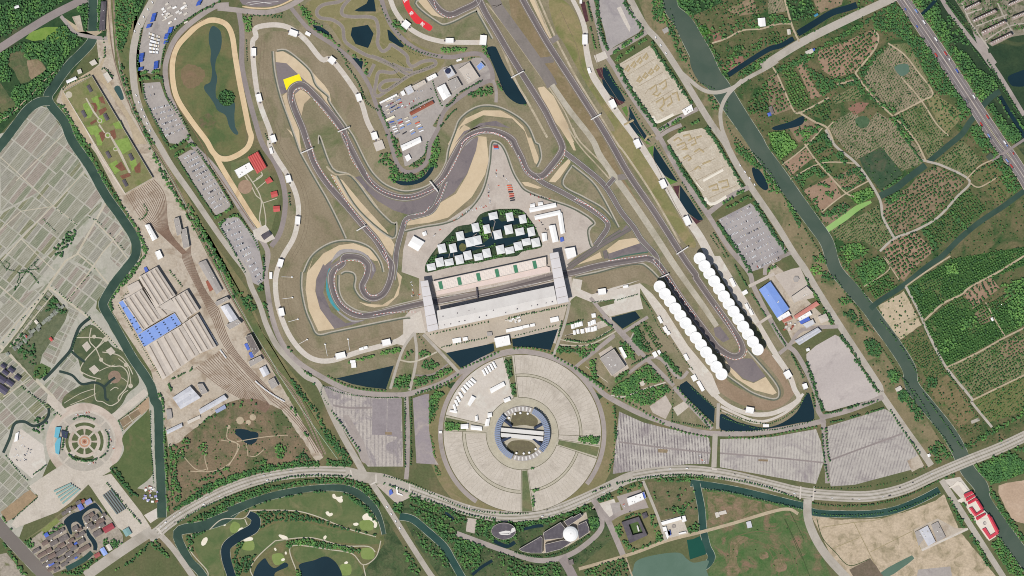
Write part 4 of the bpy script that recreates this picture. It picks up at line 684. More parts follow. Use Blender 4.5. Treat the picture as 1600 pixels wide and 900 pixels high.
# main straight details
for t in ("Q 345,280 700,205 1050,110",): stroke('pit_lane', t,4.4,ground('pit lane', (136,126,120),(144,134,128),40,fine=.05),sm=False)
stroke('edge_line', "Q 345,262 700,184 1045,97", .3,white_l,sm=False,msk=False); stroke('edge_line', "Q 350,300 700,222 1050,150", .4,white_l,sm=False,msk=False)
for i_ in range(26):
    t_=(i_+.5)/26; x,y=690+t_*172,463-t_*36.5-(.6 if i_ % 2 else -1.4)
    stroke('grid_box', [(x,y-.9),(x+.35,y+.9)],.3,white_l,sm=False,msk=False) if x>748 else None
# red banner laid on the bank, white characters
red_m=paint('red banner cloth', (222,38,48),.06,10); ban=smooth(P("s 385,-20 430,150 480,240 550,350 640,470 700,495 740,500 830,580 940,640 990,600 1000,550 900,470 770,385 660,270 570,160 530,80 510,-20"),True,4)
# ================================================================ BUILDINGS
def empty(name,q,label,cat,group=None,z=None,rot=0):
    o=bpy.data.objects.new(name,None); COL.objects.link(o); x,y=XY(q); o.location=(x,y,zat(*q) if z is None else z); o.rotation_euler.z=rot
    o.empty_display_size=3; return tag(o,label,cat,group)
def ccw(v): 
    a=sum(v[i][0]*v[(i+1) % len(v)][1]-v[(i+1) % len(v)][0]*v[i][1] for i in range(len(v)))
    return v if a>0 else v[::-1]
def shrink(v,d):
    """move every side of a footprint inward by d metres (outward when d is negative)"""
    n=len(v); out=[]
    for i in range(n):
        a,b,c=v[i-1],v[i],v[(i+1) % n]
        e1=(b[0]-a[0],b[1]-a[1]); e2=(c[0]-b[0],c[1]-b[1]); l1=math.hypot(*e1) or 1; l2=math.hypot(*e2) or 1
        n1=(-e1[1]/l1,e1[0]/l1); n2=(-e2[1]/l2,e2[0]/l2); k=1+n1[0]*n2[0]+n1[1]*n2[1]; k=max(k,.3)
        out.append((b[0]+d*(n1[0]+n2[0])/k,b[1]+d*(n1[1]+n2[1])/k))
    return out
def loc(poly,root):
    rx,ry,rz=root.location; c,s=math.cos(-root.rotation_euler.z),math.sin(-root.rotation_euler.z)
    return [((x-rx)*c-(y-ry)*s,(x-rx)*s+(y-ry)*c) for x,y in poly]
def prism(name,v,z0,z1,mat,parent,top=True,z1s=None):
    n=len(v); vs=[(x,y,z0) for x,y in v]+[(x,y,(z1s[i] if z1s else z1)) for i,(x,y) in enumerate(v)]
    f=[(i,(i+1) % n,n+(i+1) % n,n+i) for i in range(n)]
    if top:
        tr=up_faces(v,tessellate_polygon([[Vector((x,y,0)) for x,y in v]])); f+=[tuple(n+k for k in t) for t in tr]
    return mesh_obj(name,vs,f,mat,parent)
def roof_mesh(v,z,rise,style,over=.5):
    """roof over a four-sided footprint: gable, hip, or several bays"""
    v=shrink(v,-over)
    L0=math.hypot(v[1][0]-v[0][0],v[1][1]-v[0][1]); L1=math.hypot(v[2][0]-v[1][0],v[2][1]-v[1][1])
    if (L0<L1) != (style[0] == 'B'): v=v[1:]+v[:1]                                   # sides 0-1 and 2-3 are the long ones
    lp=lambda a,b,t: (a[0]+(b[0]-a[0])*t,a[1]+(b[1]-a[1])*t)
    if style[:4] in ('bays', 'Bays'):
        k=int(style[4:]); vs,f=[],[]
        for b in range(k):
            t0,t1=b/k,(b+1)/k; q=[lp(v[0],v[3],t0),lp(v[1],v[2],t0),lp(v[1],v[2],t1),lp(v[0],v[3],t1)]
            r0,r1=lp(q[0],q[3],.5),lp(q[1],q[2],.5); n=len(vs)
            vs+=[(x,y,z) for x,y in q]+[(r0[0],r0[1],z+rise),(r1[0],r1[1],z+rise)]; f+=[(n,n+1,n+5,n+4),(n+2,n+3,n+4,n+5),(n+1,n+2,n+5),(n+3,n,n+4)]
        return vs,f
    m0,m1=lp(v[0],v[3],.5),lp(v[1],v[2],.5); a=0 if style == 'gable' else (.5 if style == 'pyramid' else min(.42,.5*min(L0,L1)/max(L0,L1)))
    r0,r1=lp(m0,m1,a),lp(m1,m0,a)
    vs=[(x,y,z) for x,y in v]+[(r0[0],r0[1],z+rise),(r1[0],r1[1],z+rise)]
    return vs,[(0,1,5,4),(2,3,4,5),(1,2,5),(3,0,4)]
m_white=paint('white roof sheet', (242,240,234),.03,8,.5); m_wall=paint('pale wall', (206,198,184),.06); m_cream=paint('cream roof sheet', (202,191,177),.08,14,.7,(190,179,165),20)
m_grey=paint('grey flat roof', (172,165,157),.08,10,.8,(158,151,144),12); m_dark=paint('dark grey roof', (84,78,84),.12,8,.7,(100,94,98),14); m_blue=paint('light blue roof sheet', (128,158,218),.05,16,.55,(118,150,214),20)
m_red=paint('red roof sheet', (196,84,78),.07,8,.6); m_tile=paint('dark tile roof', (116,108,104),.16,6,.85,(134,125,118),9); m_silver=paint('silver roof sheet', (206,206,208),.05,8,.4,(188,188,192),12)
m_rib=paint('roof joint', (146,132,116),.06); m_conc=paint('parapet concrete', (196,188,174),.06); m_blu2=paint('bright blue sheet', (76,104,190),.08,6); m_glass=paint('dark glass', (52,62,84),.06,8,.25); m_crim=paint('crimson roof', (206,62,78),.05,8,.6)
m_steel=paint('painted steel', (220,216,208),.04); m_brown=paint('brown roof', (150,84,62),.1,6); m_court=paint('court paving', (222,212,196),.06,8)
def building(name,label,cat,t,h=8,roof=m_white,wall=m_wall,style='flat', rise=2,group=None,over=.4,lines=0,rname='roof', vents=0,vmat=None):
    q=P(t) if isinstance(t,str) else t
    c=(sum(a for a,b in q)/len(q),sum(b for a,b in q)/len(q)); mask(q)
    root=empty(name,c,label,cat,group); v=loc(ccw([XY(a) for a in q]),root)
    prism('wall', v,0,h,wall,root,top=(style != 'flat'))
    if style == 'flat':
        r=prism(rname,shrink(v,-over),h,h+.5,roof,root); top=h+.5
        ring=shrink(v,-over); inn=shrink(v,.5); n=len(v)
        if h>5: mesh_obj('parapet', [(x,y,top) for x,y in ring]+[(x,y,top+.7) for x,y in ring]+[(x,y,top+.7) for x,y in inn]+[(x,y,top+.02) for x,y in inn],
                 [(i,(i+1) % n,n+(i+1) % n,n+i) for i in range(n)]+[(n+i,n+(i+1) % n,2*n+(i+1) % n,2*n+i) for i in range(n)]+[(2*n+i,2*n+(i+1) % n,3*n+(i+1) % n,3*n+i) for i in range(n)],m_conc if roof is not m_white else m_white,root)
    else:
        vs,f=roof_mesh(v,h,rise,style,over); r=mesh_obj(rname,vs,f,roof,root); top=h
    if len(q)==4 and (lines or vents):
        lp=lambda a,b,s: (a[0]+(b[0]-a[0])*s,a[1]+(b[1]-a[1])*s)
        L0=math.hypot(v[1][0]-v[0][0],v[1][1]-v[0][1]); L1=math.hypot(v[2][0]-v[1][0],v[2][1]-v[1][1])
        u=v if (L0 >= L1) != (style[0] == 'B') else v[1:]+v[:1]
        zt=top+.05 if style == 'flat' else h+rise
        for k in range(lines):
            s_=(k+.5)/lines if style != 'flat' else (k+1)/(lines+1); a,b=lp(u[0],u[3],s_),lp(u[1],u[2],s_); a,b=lp(a,b,.03),lp(a,b,.97)
            dx,dy=b[0]-a[0],b[1]-a[1]; L=math.hypot(dx,dy); nx,ny=-dy/L*.9,dx/L*.9
            prism('roof_ridge', ccw([(a[0]+nx,a[1]+ny),(b[0]+nx,b[1]+ny),(b[0]-nx,b[1]-ny),(a[0]-nx,a[1]-ny)]),zt-.2,zt+.9,m_rib,root)
        for k in range(vents):
            p=lp(lp(u[0],u[1],ru(.08,.92)),lp(u[3],u[2],ru(.08,.92)),ru(.15,.85)); w_=ru(.6,1.3)
            prism('roof_unit', [(p[0]-w_,p[1]-w_),(p[0]+w_,p[1]-w_),(p[0]+w_,p[1]+w_),(p[0]-w_,p[1]+w_)],top+(rise*.3 if style != 'flat' else 0),top+1.4+(rise*.6 if style != 'flat' else 0),vmat or m_steel,root)
    return root
def rect(cx,cy,w_,h_,ang=0):
    """footprint round a centre; ang turns it clockwise on the survey"""
    c,s=math.cos(R(ang)),math.sin(R(ang)); return [(cx+x*c-y*s,cy+x*s+y*c) for x,y in ((-w_/2,-h_/2),(w_/2,-h_/2),(w_/2,h_/2),(-w_/2,h_/2))]
# ---- the grandstand with its two bridge wings
m_wing=paint('wing roof panel', (218,213,210),.03,20,.45,(208,203,200),40); m_stand=paint('grandstand roof panel', (216,211,203),.04,18,.5,(206,200,192),30)
def wing(label,t,tower):
    q=P(t); c=(sum(a for a,b in q)/4,sum(b for a,b in q)/4); root=empty('bridge_wing', c,label,'bridge building', 'bridge wings over the main straight', z=0); v=loc(ccw([XY(a) for a in q]),root)
    n=4; inn=shrink(v,3); vs=[(x,y,23) for x,y in inn]+[(x,y,25) for x,y in v]+[(x,y,27.4) for x,y in shrink(v,.6)]
    f=[(3,2,1,0)]+[(i,(i+1) % n,n+(i+1) % n,n+i) for i in range(n)]+[(n+i,n+(i+1) % n,2*n+(i+1) % n,2*n+i) for i in range(n)]+[(8,9,10,11)]
    mesh_obj('roof_shell', vs,f,m_wing,root)
    lp=lambda a,b,s: (a[0]+(b[0]-a[0])*s,a[1]+(b[1]-a[1])*s)
    L0=math.hypot(v[1][0]-v[0][0],v[1][1]-v[0][1]); L1=math.hypot(v[2][0]-v[1][0],v[2][1]-v[1][1]); u=v if L0 >= L1 else v[1:]+v[:1]
    for s_ in (.12,.31,.5,.69,.88):
        a,b=lp(u[0],u[1],s_),lp(u[3],u[2],s_); a,b=lp(a,b,.05),lp(a,b,.95); d=.35; ex=(u[1][0]-u[0][0])/max(L0,L1)*d,(u[1][1]-u[0][1])/max(L0,L1)*d
        prism('panel_joint', ccw([(a[0]-ex[0],a[1]-ex[1]),(b[0]-ex[0],b[1]-ex[1]),(b[0]+ex[0],b[1]+ex[1]),(a[0]+ex[0],a[1]+ex[1])]),27.3,27.6,m_rib,root)
    for s_ in (.06,.86):
        cc=lp(lp(u[0],u[1],s_),lp(u[3],u[2],s_),.5); prism('tower', [(cc[0]+7*math.cos(R(30*k)),cc[1]+7*math.sin(R(30*k))) for k in range(12)],0,23.2,m_wall,root)
    return root
wing('long pale wing bridging the main straight at the western end of the grandstand', "Q 228,157 277,150 345,458 275,476", 1); wing('long pale wing bridging the main straight at the eastern end of the grandstand', "h 890,182 1050,150 Q 1156,285 1084,302", 1)
gs=empty('grandstand', P("Q 705,325")[0],'main grandstand with a long pale roof dotted with round vents', 'grandstand', z=0)
gv_=loc(ccw([XY(a) for a in P("Q 331,341 1060,186 1082,299 346,459")]),gs); lpf=lambda a,b,s: (a[0]+(b[0]-a[0])*s,a[1]+(b[1]-a[1])*s)
gq=loc([XY(a) for a in P("Q 331,341 1060,186 1082,299 346,459")],gs)               # NW NE SE SW
mid=[lpf(gq[0],gq[3],.56),lpf(gq[1],gq[2],.56)]
mesh_obj('roof', [(x,y,z) for (x,y),z in zip([gq[0],gq[1],mid[1],mid[0],gq[3],gq[2]],(25,25,26.6,26.6,23,23))]+[(x,y,23.6) for x,y in (gq[0],gq[1])]+[(x,y,21.8) for x,y in (gq[3],gq[2])],
         [(3,2,1,0),(4,5,2,3),(0,1,7,6),(5,4,8,9),(6,7,9,8)],m_stand,gs)
a_,b_=[lpf(gq[0],gq[3],.12),lpf(gq[1],gq[2],.12)],[lpf(gq[0],gq[3],.9),lpf(gq[1],gq[2],.9)]
prism('stand_body', ccw([a_[0],a_[1],b_[1],b_[0]]),0,5,m_wall,gs,z1s=None); prism('seat_tier', ccw([lpf(gq[0],gq[3],.5),lpf(gq[1],gq[2],.5),b_[1],b_[0]]),4.9,15,m_wall,gs)
for x,y in ((370,376),(460,356),(532,340),(568,331),(658,314),(684,338),(730,297),(838,273),(876,266),(948,251),(1038,231),(958,305),(922,312),(832,331),(596,383),(506,403),(470,410),(380,430),(418,424),(1012,294),(1050,286),(760,354),(760,300),(640,372)):
    p=loc([XY(P(f"Q {x},{y}")[0])],gs)[0]; rr=rc((1.1,1.5)); s_=((p[0]-gq[0][0])*(gq[3][0]-gq[0][0])+(p[1]-gq[0][1])*(gq[3][1]-gq[0][1]))/((gq[3][0]-gq[0][0]) ** 2+(gq[3][1]-gq[0][1]) ** 2)
    zt=25+1.6*s_/.56 if s_<.56 else 26.6-3.6*(s_-.56)/.44
    prism('roof_vent', [(p[0]+rr*math.cos(R(45*k)),p[1]+rr*math.sin(R(45*k))) for k in range(8)],zt-.5,zt+.5,m_dark,gs)
mesh_obj('roof_ridge', [(x,y,z) for (x,y),z in zip([lpf(mid[0],gq[0],.02),lpf(mid[1],gq[1],.02),lpf(mid[1],gq[2],.02),lpf(mid[0],gq[3],.02)],(26.75,)*4)],[(0,3,2,1)],m_steel,gs)
# ---- pit building
pq=P("g 415,680 h 832,245 h 838,405 g 470,858"); pb=building('pit_building', 'long pit garage block with a pale gridded roof and six green roof gardens', 'pit building', pq,9,paint('pit roof', (228,215,203),.05,8,.7),style='flat')
pv=loc([XY(a) for a in pq],pb)
for t,z1 in (("g 470,862 h 840,410 h 900,430 h 905,510 g 492,925", 4.5),):
    prism('terrace', ccw(loc([XY(a) for a in P(t)],pb)),0,z1,paint('pink terrace', (222,203,192),.05,10),pb)
gb=bmesh.new()
def bar(bm,a,b,w_,z0,z1):
    dx,dy=b[0]-a[0],b[1]-a[1]; L=math.hypot(dx,dy) or 1; nx,ny=-dy/L*w_/2,dx/L*w_/2
    vs=[bm.verts.new((x,y,z)) for z in (z0,z1) for x,y in ((a[0]+nx,a[1]+ny),(a[0]-nx,a[1]-ny),(b[0]-nx,b[1]-ny),(b[0]+nx,b[1]+ny))]
    for f in ((4,5,6,7),(0,1,5,4),(1,2,6,5),(2,3,7,6),(3,0,4,7)): bm.faces.new([vs[k] for k in f])
for k in range(1,54): bar(gb,lpf(pv[0],pv[1],k/54),lpf(pv[3],pv[2],k/54),.6,9.4,10)
for k in range(1,8): bar(gb,lpf(pv[0],pv[3],k/8),lpf(pv[1],pv[2],k/8),.6,9.4,10.05)
me=bpy.data.meshes.new('roof_grid'); gb.to_mesh(me); me.materials.append(paint('pale grid', (240,230,218),.03)); go=bpy.data.objects.new('roof_grid', me); COL.objects.link(go); go.parent=pb; go['kind'] = 'stuff'
for x,y in ((355,183),(472,157),(591,131),(707,106),(823,81),(942,55)):
    c=P(f"Q {x},{y}")[0]; prism('roof_garden', ccw(loc([XY(a) for a in rect(c[0],c[1],5.6,12.2,-13)],pb)),10.1,10.7,paint('roof garden green', (62,128,92),.1,3),pb)
building('corner_block', 'square white block beside the eastern bridge wing', 'building', "h 1160,102 1338,74 1372,230 1212,288", 9,m_white)
# ---- team pavilions on the pond
pond_t = "f 60,800 150,700 190,640 300,560 360,480 440,440 540,420 640,400 700,330 760,230 830,205 930,150 1100,130 1250,150 1320,250 1420,370 1450,480 1480,590 1250,640 1180,690 1010,730 880,740 760,750 620,790 480,830 300,870 100,900"
mask(P(pond_t),False); sheet('paddock_garden', smooth(P("f 30,880 60,780 190,600 340,440 440,350 640,310 720,200 900,140 1100,130 1250,150 1400,340 1460,480 1490,610 1260,660 1180,720 990,740 700,800 400,850 230,890 60,930"),True,3),ground('paddock garden', (46,66,46),(62,78,54),10,(92,96,70),20,fine=.2)); 
for t in ("f 740,240 830,220 940,250 990,290 1050,280 1130,240 1210,250 1220,310 1150,330 1030,330 1020,400 900,410 880,360 770,320 740,290", "f 520,440 620,410 720,430 740,480 760,560 860,480 870,420 990,420 1000,500 1150,480 1290,440 1380,400 1380,480 1240,500 1140,560 1040,600 1000,600 930,590 900,560 850,600 740,620 620,660 500,690 480,720 300,740 160,770 190,700 330,690 420,660 430,540 520,520"):
    sheet('pond', P(t),w_dark,msk=True)
sheet('island', smooth(P("f 458,600 490,560 540,580 545,630 500,665 465,640"),True),ground('mossy island', (112,110,70),(92,96,60),6))
for t in ("f 890,270 910,290 870,310 880,400 860,440 880,500", "f 620,480 680,440", "f 640,590 700,605 780,590", "f 340,690 330,740", "f 390,690 400,800"): stroke('boardwalk', t,.9,road,sm=False,msk=False)
PV=[("southern row", [(112,858,100,82),(218,798,95,108),(335,798,105,80),(463,765,95,108),(568,713,95,105),(700,733,105,80),(805,685,95,105),(975,640,97,105),(1090,650,105,80),(1197,597,95,100),(1300,545,102,82),(1417,553,100,105)]),
      ("middle row", [(245,627,95,108),(383,622,85,105),(473,470,90,105),(595,546,105,108),(687,524,98,106),(942,453,95,105),(1078,390,95,110),(1217,417,105,85),(1360,417,85,105)]),
      ("northern row", [(666,365,85,105),(805,384,78,105),(886,220,105,86),(1092,232,84,102),(1254,260,85,102)])]
ORD=['first', 'second', 'third', 'fourth', 'fifth', 'sixth', 'seventh', 'eighth', 'ninth', 'tenth', 'eleventh', 'twelfth']
m_pav=paint('pavilion roof', (222,222,218),.03,6,.6)
for nm,lst in PV:
    for k,(x,y,a,b) in enumerate(lst):
        c=(660+x/8,310+y/8); o=building('team_pavilion', f'white hip-roofed pavilion on the paddock pond, {ORD[k]} from the west in the {nm}', 'pavilion', rect(c[0],c[1],a/8,b/8,-12),7,m_pav,style='hip', rise=2.2,group='white team pavilions on the paddock pond')
        p=loc([XY(c)],o)[0]; prism('roof_cap', [(p[0]+1.3*math.cos(R(45*j)),p[1]+1.3*math.sin(R(45*j))) for j in range(8)],8.8,9.6,m_pav,o)
# ---- lotus canopies
def lotus_mesh():
    rr=[0.0,1.2,4,8,11.5,13.6,14.1,14.0]; zz=[-.6,-.3,.35,.9,1.25,1.3,1.0,.6]; vs,f,N=[(0,0,zz[0])],[],32
    for r_,z in zip(rr[1:],zz[1:]): vs+=[(r_*math.cos(2*math.pi*k/N),r_*math.sin(2*math.pi*k/N),z+(.12*(k % 2) if r_>3 else 0)) for k in range(N)]
    f+=[(0,1+k,1+(k+1) % N) for k in range(N)]
    for i in range(len(rr)-2):
        for k in range(N): a,b=1+i*N+k,1+i*N+(k+1) % N; f.append((a,a+N,b+N,b))
    f.append(tuple(1+(len(rr)-2)*N+k for k in range(N))[::-1]); return vs,f
m_lot=paint('lotus membrane', (244,243,238),.015,10,.5); lv,lf=lotus_mesh(); lot_me=None; mast_me=None; hub_me=None
def lotus(x,y,k,side):
    global lot_me,mast_me,hub_me
    hz=26+(1.5 if k % 2 else 0); root=empty('lotus_canopy', (x,y),f'round white lotus-leaf canopy, {ORD[k] if k < 12 else "thirteenth"} from the north in the {side} row', 'canopy', 'lotus-leaf canopies over the hairpin stands', z=0)
    if lot_me is None:
        o=mesh_obj('canopy', lv,lf,m_lot,root); lot_me=o.data
        q=[(.9*math.cos(R(45*j)),.9*math.sin(R(45*j))) for j in range(8)]; mast_me=prism('mast', q,0,26,m_steel,root).data; h_=prism('drain_hub', [(1.1*math.cos(R(45*j)),1.1*math.sin(R(45*j))) for j in range(8)],0,.5,m_steel,root); hub_me=h_.data; h_.location=(0,0,hz-.6)
        for ch in root.children:
            if ch.name.startswith('canopy'): ch.location=(0,0,hz)
    else:
        for nm,me,z in (('canopy', lot_me,hz),('mast', mast_me,0),('drain_hub', hub_me,hz-.6)):
            o=bpy.data.objects.new(nm,me); COL.objects.link(o); o.parent=root; o.location=(0,0,z)
for k in range(13): lotus(900+(520+k*32.1)/4,400+(191+k*45.5)/4,k,'western')
for k in range(13): lotus(900+(769+k*30.1)/4,400+(16+k*47.2)/4,k,'eastern')
for (x0,y0),(x1,y1),nm in (((1029,446),(1127,585),'western'),((1091,402),(1183,546),'eastern')):
    L=math.hypot(x1-x0,y1-y0); root=empty('seating_stand', ((x0+x1)/2,(y0+y1)/2),f'raked seating stand under the {nm} row of lotus canopies', 'grandstand', z=0)
    for j,(o0,o1,z) in enumerate(((-5,-2,8),(-2,1,5.5),(1,4,3))):
        sg=-1 if nm == 'western' else 1; q=offset([(x0,y0),(x1,y1)],sg*o0)+offset([(x0,y0),(x1,y1)],sg*o1)[::-1]; prism('seat_tier', ccw(loc([XY(a) for a in q],root)),0,z,m_wall,root)
# ---- kiosks on the outer stand walkway
KI=[("B 786,327", 7.5,12,0,'on the north-western walkway beside the oval, nearest its bend'),("B 819,613", 8,12,-15,'on the walkway beside the middle of the sand oval'),("B 908,868", 8,11,-18,'on the walkway beside the foot of the sand oval'),("B 1034,208", 13,9,20,'on the walkway at the northernmost bend of the western loop'),("B 1275,378", 10,10,38,'on the eastern walkway beside the kart circuit pond'),("B 1443,610", 8,11,-18,'on the eastern walkway beside the kart hairpin'),("B 1541,850", 9,11,-18,'on the eastern walkway beside the container yard'),
      ("H 203,318", 8,11,-15,'on the western walkway beside the red-roofed cottages'),("H 261,578", 7.5,12,5,'on the western walkway at its outermost bulge'),("O 153,44", 8,12,14,'on the western walkway beside the first curve, northern of two'),("O 159,350", 8.5,12,-12,'on the western walkway beside the first curve, southern of two'),("O 815,540", 13,9,-13,'on the southern walkway nearest the grandstand forecourt'),("O 529,622", 15,9,-13,'on the southern walkway above the long pond'),
      ("C 938,155", 11,11,38,'on the northern walkway below the red banner'),("C 1210,255", 12,7.5,0,'on the northern walkway above the kart paddock road'),("C 1420,252", 10,15,5,'at the eastern end of the northern walkway beside the lake'),("E 455,248", 8,15,0,'on the walkway west of the northern car parks'),("E 628,650", 9,13,-25,'on the walkway between the two wave ponds'),("J 783,98", 9,13,-25,'on the walkway beside the second wave pond'),("J 943,350", 9,13,-25,'on the walkway beside the third wave pond'),("J 1093,580", 9,14,-25,'on the walkway beside the last wave pond'),
      ("R 162,223", 12,9,-8,'on the bank between the grandstand and the western lotus row'),("R 1322,740", 10,11,-30,'on the walkway east of the hairpin'),("a 1085,323", 12,9,10,'on the walkway at the southern tip of the circuit'),("R 1430,813", 7,8,-20,'beside the eastern lake below the big car park')]
for t,w_,h_,an,lb in KI:
    c=P(t)[0]; o=building('stand_kiosk', 'white flat-roofed kiosk ' + lb,'kiosk', rect(c[0],c[1],w_,h_,an),6,m_white,group='white kiosks along the spectator walkway')
    for s_ in (-1,1):
        a,b=(0,s_*(h_/2+1.6)) if h_>w_ else (s_*(w_/2+1.6),0); cc,sn=math.cos(R(an)),math.sin(R(an)); q=rect(c[0]+a*cc-b*sn,c[1]+a*sn+b*cc,2.6,2.2,an); prism('stair_block', ccw(loc([XY(x) for x in q],o)),0,2.5,m_dark,o)
for t,w_,h_,an,lb in (("H 95,142", 4,9,-15,'beside the sand oval walkway'),("O 93,122", 4,10,0,'on the perimeter road beside the first curve'),("O 660,580", 7,3.6,-13,'on the southern walkway, western of a pair'),("O 685,572", 6,3.6,-13,'on the southern walkway, eastern of a pair'),("O 605,660", 8,4,-4,'on the terrace above the long pond, upper one'),("O 611,683", 7,7,-4,'on the terrace above the long pond, lower one'),("E 482,442", 4,8,-20,'on the eastern walkway beside the service road'),("E 430,10", 3.4,6,0,'at the top of the eastern walkway'),("R 310,191", 8,3.4,-8,'on the bank west of the lotus canopies'),("R 978,165", 5,14,-26,'on the paving east of the eastern lotus row, northern one'),("R 1068,315", 4,9,-26,'on the bed east of the eastern lotus row, upper of a pair'),("R 1092,350", 4,10,-26,'on the bed east of the eastern lotus row, lower of a pair'),("R 1055,228", 8,6,-30,'on the path between the red shrub beds'),
                          ("R 525,398", 4,11,-28,'on the bed west of the western lotus row, northernmost'),("R 558,458", 5,9,-28,'on the bed west of the western lotus row, second'),("R 577,482", 5,5,-28,'on the bed west of the western lotus row, third'),("R 688,632", 5,10,-28,'on the bed west of the western lotus row, fourth'),("R 738,762", 7,9,-28,'at the head of the triangular pond'),("R 778,812", 5,17,-30,'beside the triangular pond, long one'),("R 493,615", 6,8,-30,'on the path by the cypress squares, southern'),("R 520,602", 4,7,-30,'on the path by the cypress squares, northern'),("a 1187,420", 9,4,0,'at the head of the southern lake'),("C 325,212", 8,5,28,'on the north-western walkway past its bend'),("H 770,110", 14,14,-20,'ending the eastern walkway'),("Q 1065,397", 13,7,-12,'on the promenade beside the eastern gate road'),("Q 455,528", 13,7,-10,'on the promenade above the western gate pond'),("Q 508,518", 7,5,-10,'small one on the promenade above the western gate pond'),("Q 815,458", 26,4.6,-12,'long low one on the promenade'),("Q 888,440", 10,4,-12,'on the promenade, middle of a line of three'),("Q 928,432", 7,4,-12,'on the promenade, eastern end of a line of three'),("Q 1310,372", 6,6,-8,'above the tented car park')):
    c=P(t)[0]; building('sales_hut', 'small white hut ' + lb,'hut', rect(c[0],c[1],w_,h_,an),3.5,m_white if 'ending' not in lb else conc_p,group='small white huts around the circuit')
building('gatehouse', 'white gatehouse standing between the two ponds south of the grandstand', 'gatehouse', "Q 688,514 780,496 790,553 702,572", 8,m_white,vents=2); building('gate_kiosk', 'small grey kiosk north of the white gatehouse', 'kiosk', "Q 642,478 672,474 676,496 648,500", 4,m_grey)
# ---- rail depot
DA=3
for nm,t,h,st,rise,ln,lb in (("", "M 762,284 890,207 1010,388 890,470", 11,'bays4', 1.6,4,'north-western bay of the rail depot, cream ribbed roof behind the blue strip'),("", "M 870,133 984,68 1100,246 985,318", 12,'bays4', 1.6,4,'northernmost bay of the rail depot, cream ribbed roof'),
        ("", "M 900,198 982,322 1090,352 1010,388", 10,'gable', 1.2,1,'wedge-shaped cream roof at the heart of the rail depot'),("", "M 985,322 1072,270 1175,395 1140,420 1100,352", 11,'flat', 1.6,0,'middle cream roof of the rail depot beside the blue cross roof'),("", "M 1078,268 1172,212 1248,335 1160,398", 12,'bays3', 1.6,3,'north-eastern bay of the rail depot beside the tracks'),
        ("", "M 912,566 1140,432 1248,610 1020,772", 12,'Bays5', 1.6,5,'largest southern bay of the rail depot with ribbed cream roof'),("", "M 1142,428 1238,362 1356,566 1252,608", 12,'bays3', 1.6,3,'south-eastern bay of the rail depot beside the tracks')):
    building('depot_shed', lb,'rail depot', t,h,m_cream,style=st,rise=rise,lines=ln,group='cream bays of the rail depot')
building('depot_annex', 'small cream annex at the north-western corner of the rail depot', 'shed', "l 130,290 370,170 385,190 130,345", 6,m_cream); building('depot_annex', 'cream annex with a low ridge north of the rail depot', 'shed', "l 170,155 322,78 378,175 215,265", 7,m_cream,style='gable', rise=1)
bl=building('depot_cross_roof', 'light blue roof crossing the rail depot, dotted with dark skylights', 'rail depot', "M 862,492 1096,356 1138,424 904,570", 13.5,m_blue)
for x,y in ((355,835),(380,870),(465,775),(490,808),(515,855),(540,885),(572,715),(592,748),(620,795),(640,825),(683,655),(703,682),(735,732),(752,762),(790,590),(812,618),(842,668),(860,697),(375,920),(400,950),(420,985)):
    c=P(f"l {x},{y}")[0]; prism('skylight', ccw(loc([XY(a) for a in rect(c[0],c[1],2.6,1.7,-30)],bl)),13.9,14.6,m_glass,bl)
bs_=building('depot_side_roof', 'narrow light blue roof along the western edge of the rail depot', 'rail depot', "M 745,290 784,268 896,468 862,490", 11.5,m_blue)
for x,y in ((125,455),(175,430),(220,620),(270,590),(245,670),(300,640),(310,750),(350,725),(128,530),(240,715)):
    c=P(f"l {x},{y}")[0]; prism('skylight', ccw(loc([XY(a) for a in rect(c[0],c[1],2.4,1.8,-30)],bs_)),12,12.7,m_glass,bs_)
